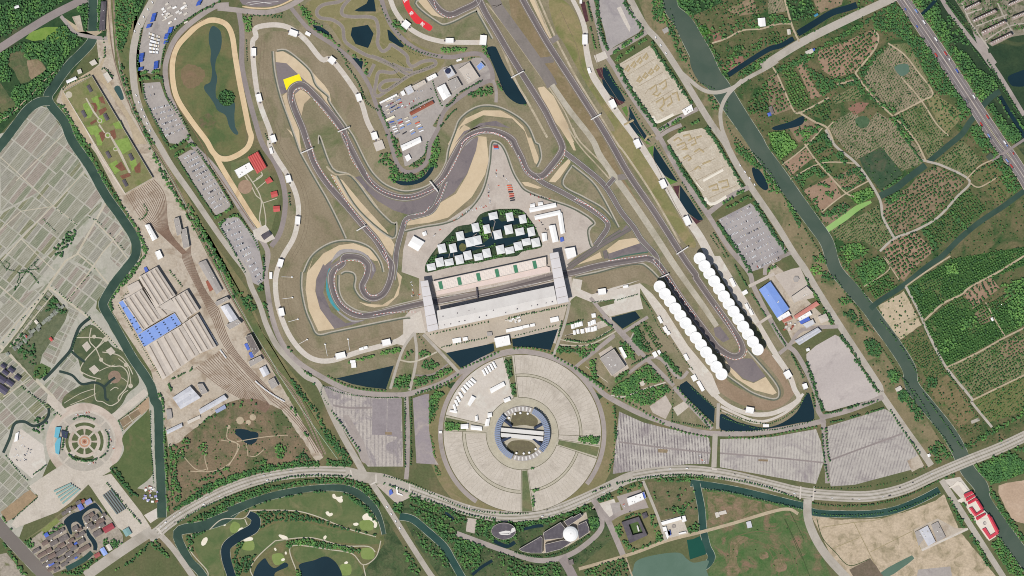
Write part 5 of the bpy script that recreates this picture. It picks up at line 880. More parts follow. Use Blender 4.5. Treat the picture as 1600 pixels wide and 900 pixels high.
for t,h,rf,st,lb in (("N 640,45 688,25 790,212 756,240", 8,m_grey,'gable', 'long grey-roofed shed beside the rail fan, north of the offices'),("N 745,290 820,256 835,272 760,312", 12,m_grey,'flat', 'grey office slab at the northern end of the depot yard'),("N 780,318 826,300 892,398 846,426", 9,m_silver,'gable', 'pale ridged hall between two office slabs of the depot yard'),("N 815,432 890,396 912,418 838,460", 13,m_grey,'flat', 'grey office slab below the pale ridged hall'),
        ("N 935,505 972,490 1026,592 990,622", 14,m_tile,'flat', 'dark-topped control building beside a yard with blue awnings'),("N 955,660 1028,624 1044,648 968,692", 9,m_grey,'flat', 'low grey block below the control building'),("N 1022,705 1060,685 1086,735 1048,756", 7,m_silver,'gable', 'silver-roofed workshop nearest the curved train'),("N 1075,782 1113,760 1140,808 1100,832", 8,m_grey,'flat', 'square grey building south of the silver workshop'),
        ("T 1082,85 1190,14 1255,85 1132,155", 10,m_silver,'bays2', 'twin-ridged silver hall north of the heath park'),("T 1234,0 1268,-2 1300,52 1262,66", 8,m_grey,'flat', 'grey block beside the twin-ridged silver hall'),("T 1245,160 1402,68 1422,92 1256,186", 9,m_silver,'gable', 'long silver-roofed shed north of the heath park'),("T 1345,165 1405,130 1414,150 1356,182", 5,paint('grey blue roof', (150,160,186),.06),'flat', 'grey-blue lean-to below the long silver shed'),
        ("T 1042,290 1136,246 1142,266 1048,312", 6,m_silver,'gable', 'slim silver shed beside the straight canal'),("T 1040,160 1070,158 1078,212 1048,222", 5,m_grey,'flat', 'small grey station by the straight canal'),("T 1172,232 1250,196 1254,212 1176,250", 4,m_wall,'flat', 'low pale block on the edge of the heath park'),("G 908,608 935,602 985,690 956,706", 9,m_white,'gable', 'white-roofed shed between the canal and the rail fan'),("G 970,776 1000,764 1020,808 990,824", 7,m_white,'flat', 'small white hall beside the canal bend'),
        ("G 1088,570 1120,560 1142,660 1110,674", 10,m_grey,'flat', 'northern half of the stepped grey block in the rail fan'),("G 1130,642 1166,626 1186,742 1150,754", 10,m_grey,'flat', 'southern half of the stepped grey block in the rail fan'),("A 636,12 663,12 656,190 622,190", 8,m_dark,'gable', 'long dark-roofed platform hall at the top of the railway'),("A 415,506 474,479 482,494 422,522", 5,m_white,'gable', 'white shed at the corner of the roof garden'),("A 645,466 672,450 702,498 676,520", 6,m_wall,'flat', 'cream double hut beside the railway above the roof garden'),("A 484,440 506,432 514,456 492,464", 5,m_wall,'flat', 'cream hut on the canal bank'),("A 560,390 592,372 610,398 578,412", 5,m_wall,'flat', 'cream cottage on the canal bank lane'),("A 90,42 116,32 122,46 96,56", 5,m_white,'gable', 'lone white hut in the north-western wood')):
    building('depot_building' if t[0] in 'NTG' else 'building', lb,'building', t,h,rf,style=st,rise=1.8,vents=2 if h>7 else 0)
for t,lb in (("N 928,552 945,545 962,582 948,590", 'northern'),("N 955,606 972,600 986,630 970,638", 'southern')): building('awning', f'bright blue awning in the depot yard, {lb} of two', 'awning', t,3.5,m_blu2)
building('brick_heap_shed', 'rusty red open shed beside the long grey-roofed shed', 'shed', "N 688,160 708,150 732,210 712,222", 4,m_brown); building('canopy', 'blue tarpaulin shelter at the depot corner', 'shelter', "M 900,75 915,68 930,95 912,104", 3,m_blu2)
# rails
rail_m=ground('rail', (98,78,66),(110,90,76),10,fine=.1); sleep_m=ground('sleeper bed', (140,114,96),(152,128,108),8,fine=.15)
def rails(t0,t1,mid,n,nm='railway_track'):
    a,b=P(t0),P(t1); m=P(mid) if mid else []
    for k in range(n):
        s_=k/(n-1); p0=lpf(a[0],a[1],s_); p1=lpf(b[0],b[1],s_); q=[p0]+[lpf(m[2*i],m[2*i+1],s_) for i in range(len(m) // 2)]+[p1]
        stroke(nm,q,.95,sleep_m,msk=True); stroke(nm,q,.38,rail_m,msk=False)
rails("G 790,420 960,322", "G 1140,790 1168,780", "G 880,560 1030,420 1000,660 1058,640", 17)
rails("G 1140,790 1190,740", "M 1330,400 1365,330", "M 1150,40 1200,20 1240,220 1275,200", 9); rails("M 1225,695 1390,578", "M 1660,980 1690,940", "M 1280,740 1480,690 1400,830 1580,800", 15)
rails("M 1330,400 1365,330", "M 1690,900 1730,880", "M 1400,560 1440,540 1530,720 1560,700", 6); rails("M 1690,900 1730,880", "d 500,790 560,790", "d 250,450 300,430 400,620 440,610", 4)
for t in ("A 668,-20 680,120 705,330 770,560 860,760 930,900 G 1000,200 1150,480 1300,780 N 740,60 900,360 1060,640 1250,890 d 300,330 560,820", "A 708,-20 716,120 735,330 800,570 880,770 950,900 G 1020,200 1165,480 1320,780 N 765,60 920,360 1080,640 1270,890 d 320,330 580,800"):
    stroke('railway_track', t,2.2,ballast,msk=True); stroke('railway_track', t,.8,rail_m,msk=False)
stroke('noise_wall', "A 740,380 760,480 830,690 900,830 960,960 G 1060,300 1180,520 1330,770 N 800,150 940,400 1100,660 d 200,150 400,450 680,840", .8,ground('noise wall', (176,188,164),(160,176,150),10),msk=False)
# trains: the curved white train south of the depot, one dark train in the upper yard
def train(label,line,n,mat):
    p=smooth(P(line),False,12); ds=[0]
    for i in range(len(p)-1): ds.append(ds[-1]+math.hypot(p[i+1][0]-p[i][0],p[i+1][1]-p[i][1]))
    at=lambda d: (float(np.interp(d,ds,[q[0] for q in p])),float(np.interp(d,ds,[q[1] for q in p])))
    root=empty('train', at(ds[-1]/2),label,'train'); L=ds[-1]/n
    for k in range(n):
        a,b=at(L*k+.3),at(L*(k+1)-.3); q=offset([a,b],.95)+offset([a,b],-.95)[::-1]; v=ccw(loc([XY(x) for x in q],root)); car=prism('carriage', v,.6,3.6,mat,root); prism('roof_spine', shrink(v,.8),3.6,4.1,m_silver,car)
train('white passenger train on the curved outer track south of the depot', "N 996,780 1040,820 1110,870 1180,910", 6,m_white); train('white passenger train standing on the eastern edge of the depot', "M 1250,372 1310,470 1360,555", 6,m_white); train('short pale train on the track east of the depot sheds', "N 775,585 815,640", 2,m_white)
# garden deck over the tracks
gd=building('garden_deck', 'long raised deck with a formal garden of lawns and paths beside the railway', 'roof garden', P("m 175,385 570,165")+P("G 957,312 785,410"),7,ground('deck garden', (120,122,78),(136,130,92),20,(104,122,62),30,fine=.16),rname='garden_bed', over=.2)
GDZ=7.52
DZ=[0]
def deck(nm,t,z,m,sm_=False):
    DZ[0]+=.015
    q=smooth(P(t),True,3) if sm_ else P(t); prism(nm,ccw(loc([XY(a) for a in q],gd)),GDZ-.3,GDZ+z+DZ[0],m,gd)
lawn_b=ground('deck lawn', (124,150,72),(138,160,84),10,fine=.14); bed_r=ground('deck red bed', (132,92,72),(120,80,64),6,fine=.2)
for t in ("m 440,560 520,530 600,640 560,740 500,760 470,650", "m 560,480 650,440 690,620 660,640", "m 640,740 720,700 750,800 700,840", "m 500,880 640,850 700,960 560,990", "m 860,830 960,790 1010,900 900,900", "G 570,0 640,10 600,60", "G 600,50 650,30 640,110 610,110", "G 715,80 800,60 830,130 760,170", "G 680,230 730,200 760,260 720,290", "G 810,210 850,190 860,240 830,270"): deck('lawn_panel', t,.05,lawn_b)
for t in ("m 555,545 620,540 650,600 630,680 600,650 600,590", "m 660,470 720,450 760,560 700,540", "m 660,650 760,600 780,640 690,720", "m 540,820 620,770 640,800 560,850", "G 620,30 650,20 665,50 640,90", "G 690,20 720,10 730,60 705,80", "G 720,240 760,210 790,260 760,270", "G 840,250 880,210 880,280 850,280", "G 750,300 810,280 820,300 770,320"): deck('flower_bed', t,.07,bed_r)
for t in ("m 480,480 500,470 600,650 680,760 660,770 590,680", "m 660,850 680,835 760,960 740,960", "G 690,55 700,50 760,150 820,280 808,284 745,160"): deck('garden_path', t,.12,path_p)
for x,y,r0 in ((169,211.6,4.6),(156.5,189,4),(181,233,3.6)):
    p=loc([XY((x,y))],gd)[0]
    for rr,m,z in ((r0*S,path_p,.14),(r0*S*.6,lawn_b,.16)): prism('round_court', [(p[0]+rr*math.cos(R(22.5*k)),p[1]+rr*math.sin(R(22.5*k))) for k in range(16)],GDZ-.3,GDZ+z+.6,m,gd)
p=loc([XY(P("m 250,430")[0])],gd)[0]; prism('round_court', [(p[0]+8*math.cos(R(22.5*k)),p[1]+8*math.sin(R(22.5*k))) for k in range(16)],GDZ-.3,GDZ+.14,path_p,gd)
for x,y in P("m 540,345 462,695 770,738 G 680,168 822,182 785,345"):
    v=ccw(loc([XY(a) for a in rect(x,y,5.2,11.5,-28)],gd)); vs,f=roof_mesh(v,GDZ+2.5,1,'gable', 0); prism('garden_hall', v,GDZ-.2,GDZ+2.5,m_wall,gd); mesh_obj('hall_roof', vs,f,m_dark,gd)
stroke('deck_ramp', "m 175,385 480,900 G 640,200 785,415", 1.8,conc_p,sm=False)
# ---- horse yard
building('indoor_arena', 'big red-roofed indoor riding arena beside the perimeter road', 'riding hall', "r 370,340 572,226 752,548 560,680", 9,m_red,style='bays5', rise=1,lines=0); building('white_hall', 'white-roofed annex joined to the red riding arena', 'hall', "r 92,615 392,452 480,592 182,775", 6,m_white,vents=4,vmat=m_grey)
for t,lb in (("H 57,326 86,306 106,334 72,350", 'northernmost'),("H 92,403 131,393 137,425 100,437", 'middle'),("H 108,490 148,487 150,520 112,525", 'southernmost')): building('stable', f'small red-roofed stable, {lb} of three beside the curved road', 'stable', t,5,m_red,style='gable', rise=1.5,group='red-roofed stables')
building('dark_hall', 'dark-roofed hall on pale paving at the foot of the sand track', 'hall', "H 33,672 80,645 97,668 52,700", 6,m_dark,style='gable', rise=1.4)
# ---- east side compound
for t,h,rf,st,lb,ca in (("R 1143,210 1212,160 1330,330 1256,386", 9,m_blue,'gable', 'big light-blue-roofed hall beside the car parks', 'hall'),("R 1256,386 1326,344 1340,368 1270,406", 7,m_white,'flat', 'white annex at the foot of the blue-roofed hall', 'annex'),("R 1345,256 1440,190 1482,232 1362,292", 8,m_cream,'flat', 'cream flat-roofed block below the courtyard pond', 'office'),("R 1360,376 1500,284 1520,304 1372,392", 6,paint('rose roof', (202,132,118),.06),'gable', 'long rose-roofed row house in the eastern compound', 'house'),("R 1385,388 1460,344 1472,366 1396,406", 7,m_white,'flat', 'white block between the rose roof and the violet roof', 'building'),("R 1395,406 1450,378 1462,400 1405,426", 5,m_blu2,'flat', 'small violet-blue roof in the eastern compound', 'shed'),("R 1284,400 1340,374 1350,394 1296,416", 5,paint('rust rose roof', (184,118,100),.1),'gable', 'small rust-coloured roof by the scrap yard', 'shed'),("R 1366,530 1508,448 1532,470 1394,556", 7,m_silver,'bays2', 'long silver roof at the south of the eastern compound', 'warehouse'),("R 1412,428 1478,396 1492,424 1440,452", 6,m_silver,'flat', 'pale block north of the long silver roof', 'building'),("R 1510,380 1560,360 1580,400 1530,420", 6,m_cream,'hip', 'cream villa among trees at the compound corner', 'villa'),
        ("R 1435,170 1460,165 1472,176 1450,186", 3,m_cream,'flat', 'cream gate hut', 'hut')):
    if 'gate hut' not in lb: building('compound_building', lb,ca,t,h,rf,style=st,rise=1.6,vents=3 if h>6 else 0)
for k in range(16):
    x,y=ru(1300,1390),0; y=430+ru(-18,40) ; q=P(f"R {x},{y}")[0]; building('scrap_stack', 'small stack of rusty scrap in the eastern compound yard', 'scrap heap', rect(q[0],q[1],ru(2,4),ru(1.5,3),ru(-40,10)),ru(1.2,2.8),rc([m_brown,m_grey,m_wall,m_steel]),group='stacks of scrap in the eastern yard')
gq_=P("R 1375,145")[0]; building('pond_walkway_pavilion', 'pale hexagonal walkway pavilion in the compound pond', 'pavilion', [(gq_[0]+5*math.cos(R(60*k)),gq_[1]+5*math.sin(R(60*k))) for k in range(6)],3,m_grey,over=.1)
# ---- museum quarter south
building('square_office', 'square grey-roofed office block in the park east of the round plaza', 'office', "R 148,640 236,582 308,690 226,746", 10,m_grey,vents=6,vmat=m_white); building('office_wing', 'slim white wing beside the square grey-roofed office', 'office', "R 266,574 284,568 318,630 302,640", 6,m_white)
el=[(760+(270+190*math.cos(t))/10,790+(393+128*math.sin(t))/10) for t in np.linspace(0,2*math.pi,29)[:-1]]; eo=building('oval_museum', 'dark oval building with a pale broken skylight beside the main road', 'museum', el,11,m_dark,over=.2)
for t in ("j 190,410 300,385 390,390 360,420 220,430", "j 400,345 440,335 455,390 400,420 345,445 370,410", "j 190,430 330,430 390,440 330,455 230,450"): prism('skylight', ccw(loc([XY(a) for a in P(t)],eo)),11.4,12.5,m_steel,eo)
for t,h,lb in (("j 510,675 850,480 870,500 868,735 690,735 560,710", 11,'westernmost wedge of the dark segmented building'),("j 890,420 1155,258 1228,348 1200,420 1195,500 905,530", 12,'upper middle wedge of the dark segmented building'),("j 1215,240 1340,165 1352,178 1468,115 1492,168 1270,320", 12,'north-eastern wedge of the dark segmented building'),("j 1425,300 1556,240 1600,345 1600,410 1440,520", 11,'easternmost wedge of the dark segmented building'),("j 915,600 1205,530 1330,565 1170,670 925,735", 11,'southern wedge of the dark segmented building')):
    building('museum_wing', lb,'museum', t,h,m_dark,wall=m_wall,vents=2,group='wedges of the dark segmented building')
dm=empty('white_dome', P("j 1315,435")[0],'round white domed hall rising between the dark wedges', 'dome', z=0); vs,f,N=[],[],36
for i,(r_,z) in enumerate(((18,0),(18.3,13),(17.2,15),(13,17.5),(7,19.2),(2,19.8))): vs+=[(r_*math.cos(2*math.pi*k/N),r_*math.sin(2*math.pi*k/N),z) for k in range(N)]
for i in range(5):
    for k in range(N): f.append((i*N+k,i*N+(k+1) % N,(i+1)*N+(k+1) % N,(i+1)*N+k))
f.append(tuple(5*N+k for k in range(N))); mesh_obj('dome_shell', vs,f,m_lot,dm); prism('dome_cap', [(1.4*math.cos(R(45*k)),1.4*math.sin(R(45*k))) for k in range(8)],19.7,20.6,m_steel,dm)
ub=empty('courtyard_block', P("Y 410,575")[0],'dark-roofed square block around a green courtyard', 'office', z=0); mask(P("Y 318,520 440,480 500,612 375,668"))
for t in ("Y 318,520 440,480 452,508 332,548", "Y 432,508 452,508 500,612 480,620", "Y 358,620 480,590 500,612 375,668", "Y 332,548 368,536 395,608 362,632"): prism('wing_roof', ccw(loc([XY(a) for a in P(t)],ub)),0,9+random.random()*.3,m_dark,ub)
prism('courtyard', ccw(loc([XY(a) for a in P("Y 368,536 432,516 478,590 395,612")],ub)),0,.4,g_lawn,ub); prism('skylight', ccw(loc([XY(a) for a in P("Y 425,545 434,542 446,582 436,586")],ub)),.3,5,m_steel,ub)
building('small_pavilion', 'small dark pavilion beside the courtyard block', 'pavilion', "Y 462,462 492,450 505,482 475,496", 5,m_dark,style='hip', rise=2); building('white_hall', 'white flat hall with a blue end on the yard south of the main road', 'hall', "Y 355,355 462,315 476,358 370,404", 8,m_white,vents=4,vmat=m_grey); building('blue_annex', 'narrow bright blue annex at the end of the white flat hall', 'annex', "Y 462,312 478,306 492,350 477,358", 6,m_blu2)
cb=empty('white_courtyard_compound', P("Y 690,550")[0],'white walled compound around a paved court with a ring ornament', 'compound'); mask(P("Y 597,515 775,475 775,600 640,640"))
for t,m in (("Y 597,520 742,478 748,500 604,542", m_white),("Y 735,480 766,474 776,512 746,520", m_white),("Y 606,555 632,550 640,580 614,586", m_white),("Y 622,590 655,576 664,600 640,640", m_white),("Y 640,582 660,576 668,610 650,616", m_blu2),("Y 720,596 770,585 772,596 722,606", m_white)): prism('wing_roof', ccw(loc([XY(a) for a in P(t)],cb)),0,5,m,cb)
for rr,m,z in ((4.8,m_dark,.2),(3.6,plaza,.25),(1.6,m_dark,.3)): p=loc([XY(P("Y 688,548")[0])],cb)[0]; prism('ring_ornament', [(p[0]+rr*math.cos(R(20*k)),p[1]+rr*math.sin(R(20*k))) for k in range(18)],0,z,m,cb)
for t,lb in (("Y 1000,450 1050,438 1058,460 1010,470", 'half-cleared'),("Y 975,455 1000,450 1008,480 985,490", 'smaller')): building('ruin', f'{lb} roofless ruin in the pink heath', 'ruin', t,1.5,m_wall)
building('glass_house', 'small pale greenhouse north of the ring-shaped earthworks', 'greenhouse', "Y 1195,520 1225,512 1236,555 1205,562", 3,m_silver)
building('green_hut', 'small green tank hut at the end of the access drive', 'hut', "X 1292,790 1325,780 1332,815 1300,820", 3,m_tile); building('blue_shed', 'small bright blue shed at the junction', 'shed', "X 36,300 52,290 62,318 40,332", 3.5,m_blu2); building('long_wall', 'zigzag white wall at the junction', 'wall', "X 75,275 95,272 98,315 130,328 130,334 90,322 86,280 72,284", 2.5,m_white)
# ---- red-roofed school by the south-eastern canal
sc_=empty('red_roofed_school', P("q 560,560")[0],'white school compound with bright red roofs beside the south-eastern canal', 'school', z=0); mask(P("q 330,290 500,210 980,900 700,900 c 1440,530 1380,575"))
for t,z in (("q 330,300 500,215 740,600 830,700 960,900 p 1556,838 1545,845 q 600,900 560,760 420,560", 5),("c 1370,440 1400,430 1425,500 1438,525 1378,568 1345,520 1330,470 1310,440", 5.4),("q 210,420 330,350 345,420 300,470 230,450", 1),("q 140,90 210,20 290,40 430,215 360,260 240,90 60,170 40,150", 1.2)): prism('white_terrace', ccw(loc([XY(a) for a in P(t)],sc_)),0,z,m_court,sc_)
for t in ("q 335,292 492,226 532,268 355,368", "q 368,384 542,292 572,330 392,440", "q 410,462 578,362 622,400 432,502", "q 582,430 636,418 742,590 684,606", "q 440,575 508,560 600,690 560,742", "q 590,684 716,600 744,640 572,748", "q 580,772 764,680 790,710 606,832", "q 815,725 855,700 1010,960 970,980", "c 1378,440 1393,428 1440,518 1422,530", "c 1336,506 1356,496 1386,545 1428,518 1440,532 1382,570"):
    q=P(t); v=ccw(loc([XY(a) for a in q],sc_))
    if len(v)==4: vs,f=roof_mesh(v,9,1.8,'gable', .3); prism('block_wall', shrink(v,.4),0,9,m_wall,sc_); mesh_obj('red_roof', vs,f,m_crim,sc_)
    else: prism('red_roof', v,0,9.5,m_crim,sc_)
p=loc([XY(P("c 1352,468")[0])],sc_)[0]
for rr,m,z in ((4,m_dark,5.6),(2.8,m_court,5.7),(1.2,m_dark,5.8)): prism('ring_ornament', [(p[0]+rr*math.cos(R(24*k)),p[1]+rr*math.sin(R(24*k))) for k in range(15)],4.9,z,m,sc_)
for t,rf,lb in (("c 918,525 985,490 1000,530 940,610", m_grey,'western slab of the half-built sheds in the dry field'),("c 945,515 995,485 1045,585 1000,612", m_silver,'middle pale slab of the half-built sheds in the dry field'),("c 1020,480 1060,460 1108,555 1058,585", m_grey,'eastern slab of the half-built sheds in the dry field')): building('half_built_shed', lb,'shed', t,3+.4*len(lb) % 1.3,rf,vents=5)
# ---- kart paddock
for t,h,rf,st,lb,ca in (("e 820,382 920,330 996,474 902,538", 9,m_white,'gable', 'biggest white-roofed hall in the kart paddock', 'hall'),("e 952,302 1070,250 1132,356 1008,438", 8,m_grey,'flat', 'grey flat-roofed block east of the big white hall', 'building'),("e 1090,152 1226,62 1350,250 1212,336", 8,m_cream,'flat', 'pale courtyard block with a cluttered roof in the kart paddock', 'building'),("e 900,160 990,110 1055,215 962,268", 9,m_silver,'flat', 'pale block carrying a round dark dish', 'building'),("e 1315,112 1372,55 1420,110 1350,168", 6,m_blue,'flat', 'angular light blue roof at the kart paddock corner', 'canopy'),("e 690,255 800,200 826,240 716,296", 6,m_white,'flat', 'white box nearest the kart pit lane, eastern one', 'building'),("e 512,360 665,280 690,322 546,410", 7,m_cream,'flat', 'long cream block on the kart pit lane', 'building'),("e 415,386 495,345 540,430 460,474", 7,m_silver,'flat', 'pale square block on the kart pit lane', 'building'),("e 366,432 405,412 430,460 392,480", 5,m_white,'flat', 'small white box west of the pale square block', 'building'),("e 480,690 765,540 784,574 500,726", 6,m_brown,'gable', 'long brick-red roof in the kart paddock', 'hall'),("e 105,560 318,455 328,472 115,576", 4,m_white,'flat', 'thin white strip building on the kart paddock edge', 'building'),("e 180,775 285,725 296,745 192,798", 4,paint('ivory roof', (238,230,200),.04),'flat', 'ivory strip building at the yard entrance', 'building'),("H 904,112 1025,56 1034,88 918,144", 7,m_white,'gable', 'long white hall at the tip of the container yard', 'hall'),("H 930,178 955,164 970,192 945,210", 5,m_white,'flat', 'small white block at the tip of the container yard', 'building'),("C 1252,376 1282,366 1286,376 1256,386", 3,m_white,'flat', 'tiny white hut beside the kart circuit road', 'hut')):
    building('paddock_building', lb,ca,t,h,rf,style=st,rise=1.6,vents=(6 if 'cluttered' in lb else 2) if h>5 else 0)
p0=P("e 958,172")[0]; ds=empty('roof_dish', p0,'round dark dish on the roof of a pale block', 'dish', z=9.6); prism('dish_bowl', [(6.5*math.cos(R(20*k)),6.5*math.sin(R(20*k))) for k in range(18)],1,3.5,paint('dark dish', (36,36,70),.1),ds); prism('dish_rim', [(4*math.cos(R(20*k)),4*math.sin(R(20*k))) for k in range(18)],3.4,4.2,m_glass,ds)
# ---- white tents of the paddock
for t,h,lb in (("I 908,503 1072,468 1078,494 912,528", 5,'long white marquee, upper one of the eastern paddock'),("I 940,550 1100,514 1106,540 945,574", 5,'long white marquee, top bar of the L-shaped pair'),("I 1086,542 1112,530 1130,655 1105,664", 5,'long white marquee, upright bar of the L-shaped pair'),("I 1030,612 1068,606 1090,708 1055,716", 7,'ribbed white hall inside the L-shaped marquees'),("I 985,660 1015,656 1020,702 992,710", 5,'small white marquee beside the ribbed hall'),("I 913,478 940,471 943,492 915,498", 4,'small square tent above the upper marquee, western one'),("I 962,466 990,462 993,480 965,486", 4,'small square tent above the upper marquee, eastern one'),("I 185,675 253,714 213,770 150,734", 8,'big white angled marquee at the western paddock edge'),("I 238,655 262,645 268,668 246,676", 4,'small white tent beside the big angled marquee')):
    building('marquee', lb,'marquee', t,h,m_white,style='gable', rise=1.2,lines=0,group='white marquees in the paddock')
building('blue_cabin', 'small blue cabin at the foot of the ribbed white hall', 'cabin', "I 1100,688 1118,682 1124,706 1104,712", 3,m_blu2)
# ---- central round building
rbm=paint('blue louvre roof', (132,146,172),.1,4,.5); rb=empty('round_station', (CX,CY),'round station building with blue louvred roof segments and twin platform roofs', 'station', z=0)
def seg(nm,r0,r1,a0,a1,z0,z1,m,par,n=3): prism(nm,ccw(loc([XY(q) for q in sector(CX,CY,r0,r1,a0,a1,n)],par)),z0,z1,m,par)
for a0,a1 in ((136,247),(-41,66)):
    n=26
    for k in range(n):
        b0=a0+(a1-a0)*k/n; seg('roof_louvre', 34.5,43.5,b0,b0+(a1-a0)/n*.62,8,11.5+.01*(k % 2),rbm,rb,2)
    seg('ring_wall', 35,43,a0,a1,0,9.5,paint('ring roof', (150,152,156),.05),rb,24)
for a0,a1 in ((67,135),(249,318)):
    seg('ring_terrace', 35,43,a0,a1,0,2.5,m_grey,rb,16)
    for k in range(8): b0=a0+(a1-a0)*(k+.3)/8; seg('terrace_step', 36,42,b0,b0+3.5,2.4,3,m_steel,rb,1)
for t in ("i 425,578 1095,640 1090,702 425,642", "i 425,662 1090,722 1085,790 425,722"): prism('platform_roof', ccw(loc([XY(q) for q in P(t)],rb)),5,8,m_steel,rb)
for t in ("i 470,480 500,462 605,545 590,580", "i 935,580 1060,512 1080,545 960,610", "i 430,760 580,722 590,740 450,810", "i 915,760 950,755 1080,830 1040,870"): prism('stair_roof', ccw(loc([XY(q) for q in P(t)],rb)),0,9,m_glass,rb)
sheet('court_lawn', smooth(P("i 600,400 680,330 860,350 1000,460 960,560 780,540 600,550"),True),ground('court grass', (118,112,84),(104,96,76),10,fine=.16)); sheet('court_lawn', smooth(P("i 520,900 600,790 860,790 980,890 900,1000 640,1000"),True),MATS['court grass'])
for t in ("W 767,467", "W 818,471", "W 729,474", "W 688,500", "W 740,744", "W 790,747", "W 828,741", "W 872,717"):
    c=P(t)[0]; building('court_kiosk', 'small round-cornered white kiosk on the inner court of the round station', 'kiosk', [(c[0]+1.7*math.cos(R(45*k)),c[1]+1.7*math.sin(R(45*k))) for k in range(8)],4,m_white,group='white kiosks in the round station court', over=.1)
# circle plaza paving
for a0,a1,r0,r1 in ((97.5,103,58,122),(168,177,88,122),(270,277.5,58,122),(343,350,58,122)): sheet('lawn_bed', sector(CX,CY,r0,r1,a0,a1,8),g_green)
PV0=plaza
for r0,r1,a0,a1 in ((57,89,-9,96),(94,123,-2,97),(57,123,104,166),(94,123,178,269),(57,88,180,268),(57,88,278,342),(93,123,280,341)):
    sheet('plaza_paving', sector(CX,CY,r0,r1,a0,a1,40),PV0 if a0 != 104 else conc_p,msk=True)
stroke('ring_road', arc(CX,CY,50,0,360,80),8,ground('ring paving', (190,182,160),(180,172,150),20,fine=.1),closed=True,sm=False); stroke('ring_road', arc(CX,CY,128,-38,236,90),7,road,sm=False)
hedge_f=ground('clipped hedge strip', (96,92,66),(84,84,56),8,fine=.2)
for r0,a0,a1 in ((89.5,-8,96),(93.5,-2,97),(56.5,-9,96),(123.4,-8,97),(56.5,104,166),(88.5,180,268),(93.5,178,269),(56.5,178,342),(123.4,100,350),(88.5,278,342),(92.5,280,341)): stroke('hedge_strip', arc(CX,CY,r0,a0,a1,50),.7,hedge_f,sm=False,msk=False)
for a in (96,104,166.5,178,269,278.5,341.5,-9,-2): stroke('hedge_strip', [(CX+r_*math.cos(R(a)),CY-r_*math.sin(R(a))) for r_ in (57,123)],.6,hedge_f,sm=False,msk=False)
for k in range(5):
    c=P(f"W {516 + k * 18},{186 - k * 13}")[0]; building('event_tent', f'slim white tent at the top of the round plaza, {ORD[k]} of five from the west', 'tent', rect(c[0],c[1],3,10,-28),3.5,m_white,style='gable', rise=.8,group='slim white tents on the round plaza')
for k,(x,y,an) in enumerate(((303,455,78),(312,428,72),(325,397,66),(338,370,62),(355,340,58),(375,308,52),(392,288,48),(408,270,44),(425,258,42),(442,242,40))):
    c=P(f"W {x},{y}")[0]; building('event_tent', f'white tent on the western rim of the round plaza, {ORD[k]} from the south', 'tent', rect(c[0],c[1],3.4,9.5 if k else 11,an-90 if k else -80),3.5,m_white,style='gable', rise=.8,group='white tents on the plaza rim')
for t,lb in (("W 555,300 650,250 662,276 566,330", 'biggest'),("W 402,405 430,346 458,362 418,420", 'steeply turned'),("W 650,372 690,356 700,378 660,395", 'square, nearest the inner ring'),("W 455,490 470,484 474,518 458,524", 'tiny upright'),("W 355,546 406,542 406,574 356,576", 'western of a pair on the plaza divide'),("W 424,552 500,562 500,588 424,580", 'eastern of a pair on the plaza divide'),("W 540,470 568,464 570,492 542,500", 'small, hugging the inner ring'),("W 530,510 556,504 548,556 520,558", 'long, hugging the inner ring')): building('event_hall', f'white temporary hall on the round plaza, {lb}', 'event hall', t,5,m_white,style='gable', rise=1,group='white halls on the round plaza')
building('plaza_hut', 'tiny white hut on the ring road west of the round plaza', 'hut', rect(688.2,675,4.4,3.4,0),3,m_white)
for k,(x,y) in enumerate(((1180,440),(1200,432),(1215,428),(1230,424),(1283,425),(1300,418),(1312,412),(1190,478),(1212,472),(1240,470),(1268,464),(1282,460),(1304,458),(1322,452))):
    c=P(f"Q {x},{y}")[0]; building('stall_tent', f'white stall tent east of the gate pond, {ORD[k % 7]} in the {"upper" if k < 7 else "lower"} row', 'tent', rect(c[0],c[1],3.6 if k % 3 else 5,6.5,-10),3,m_white,style='gable', rise=.7,group='white stall tents east of the gate pond')
for k in range(18):
    x,y=ru(760,850),0; y=405-(x-760)*.16+ru(-12,18); c=P(f"Q {x},{y}")[0]; building('promenade_stall', 'small pale promenade stall south of the grandstand', 'stall', rect(c[0],c[1],ru(1.5,3.5),ru(1.5,3),-12),ru(2,3),rc([m_white,m_wall,m_steel]),group='pale stalls on the promenade')
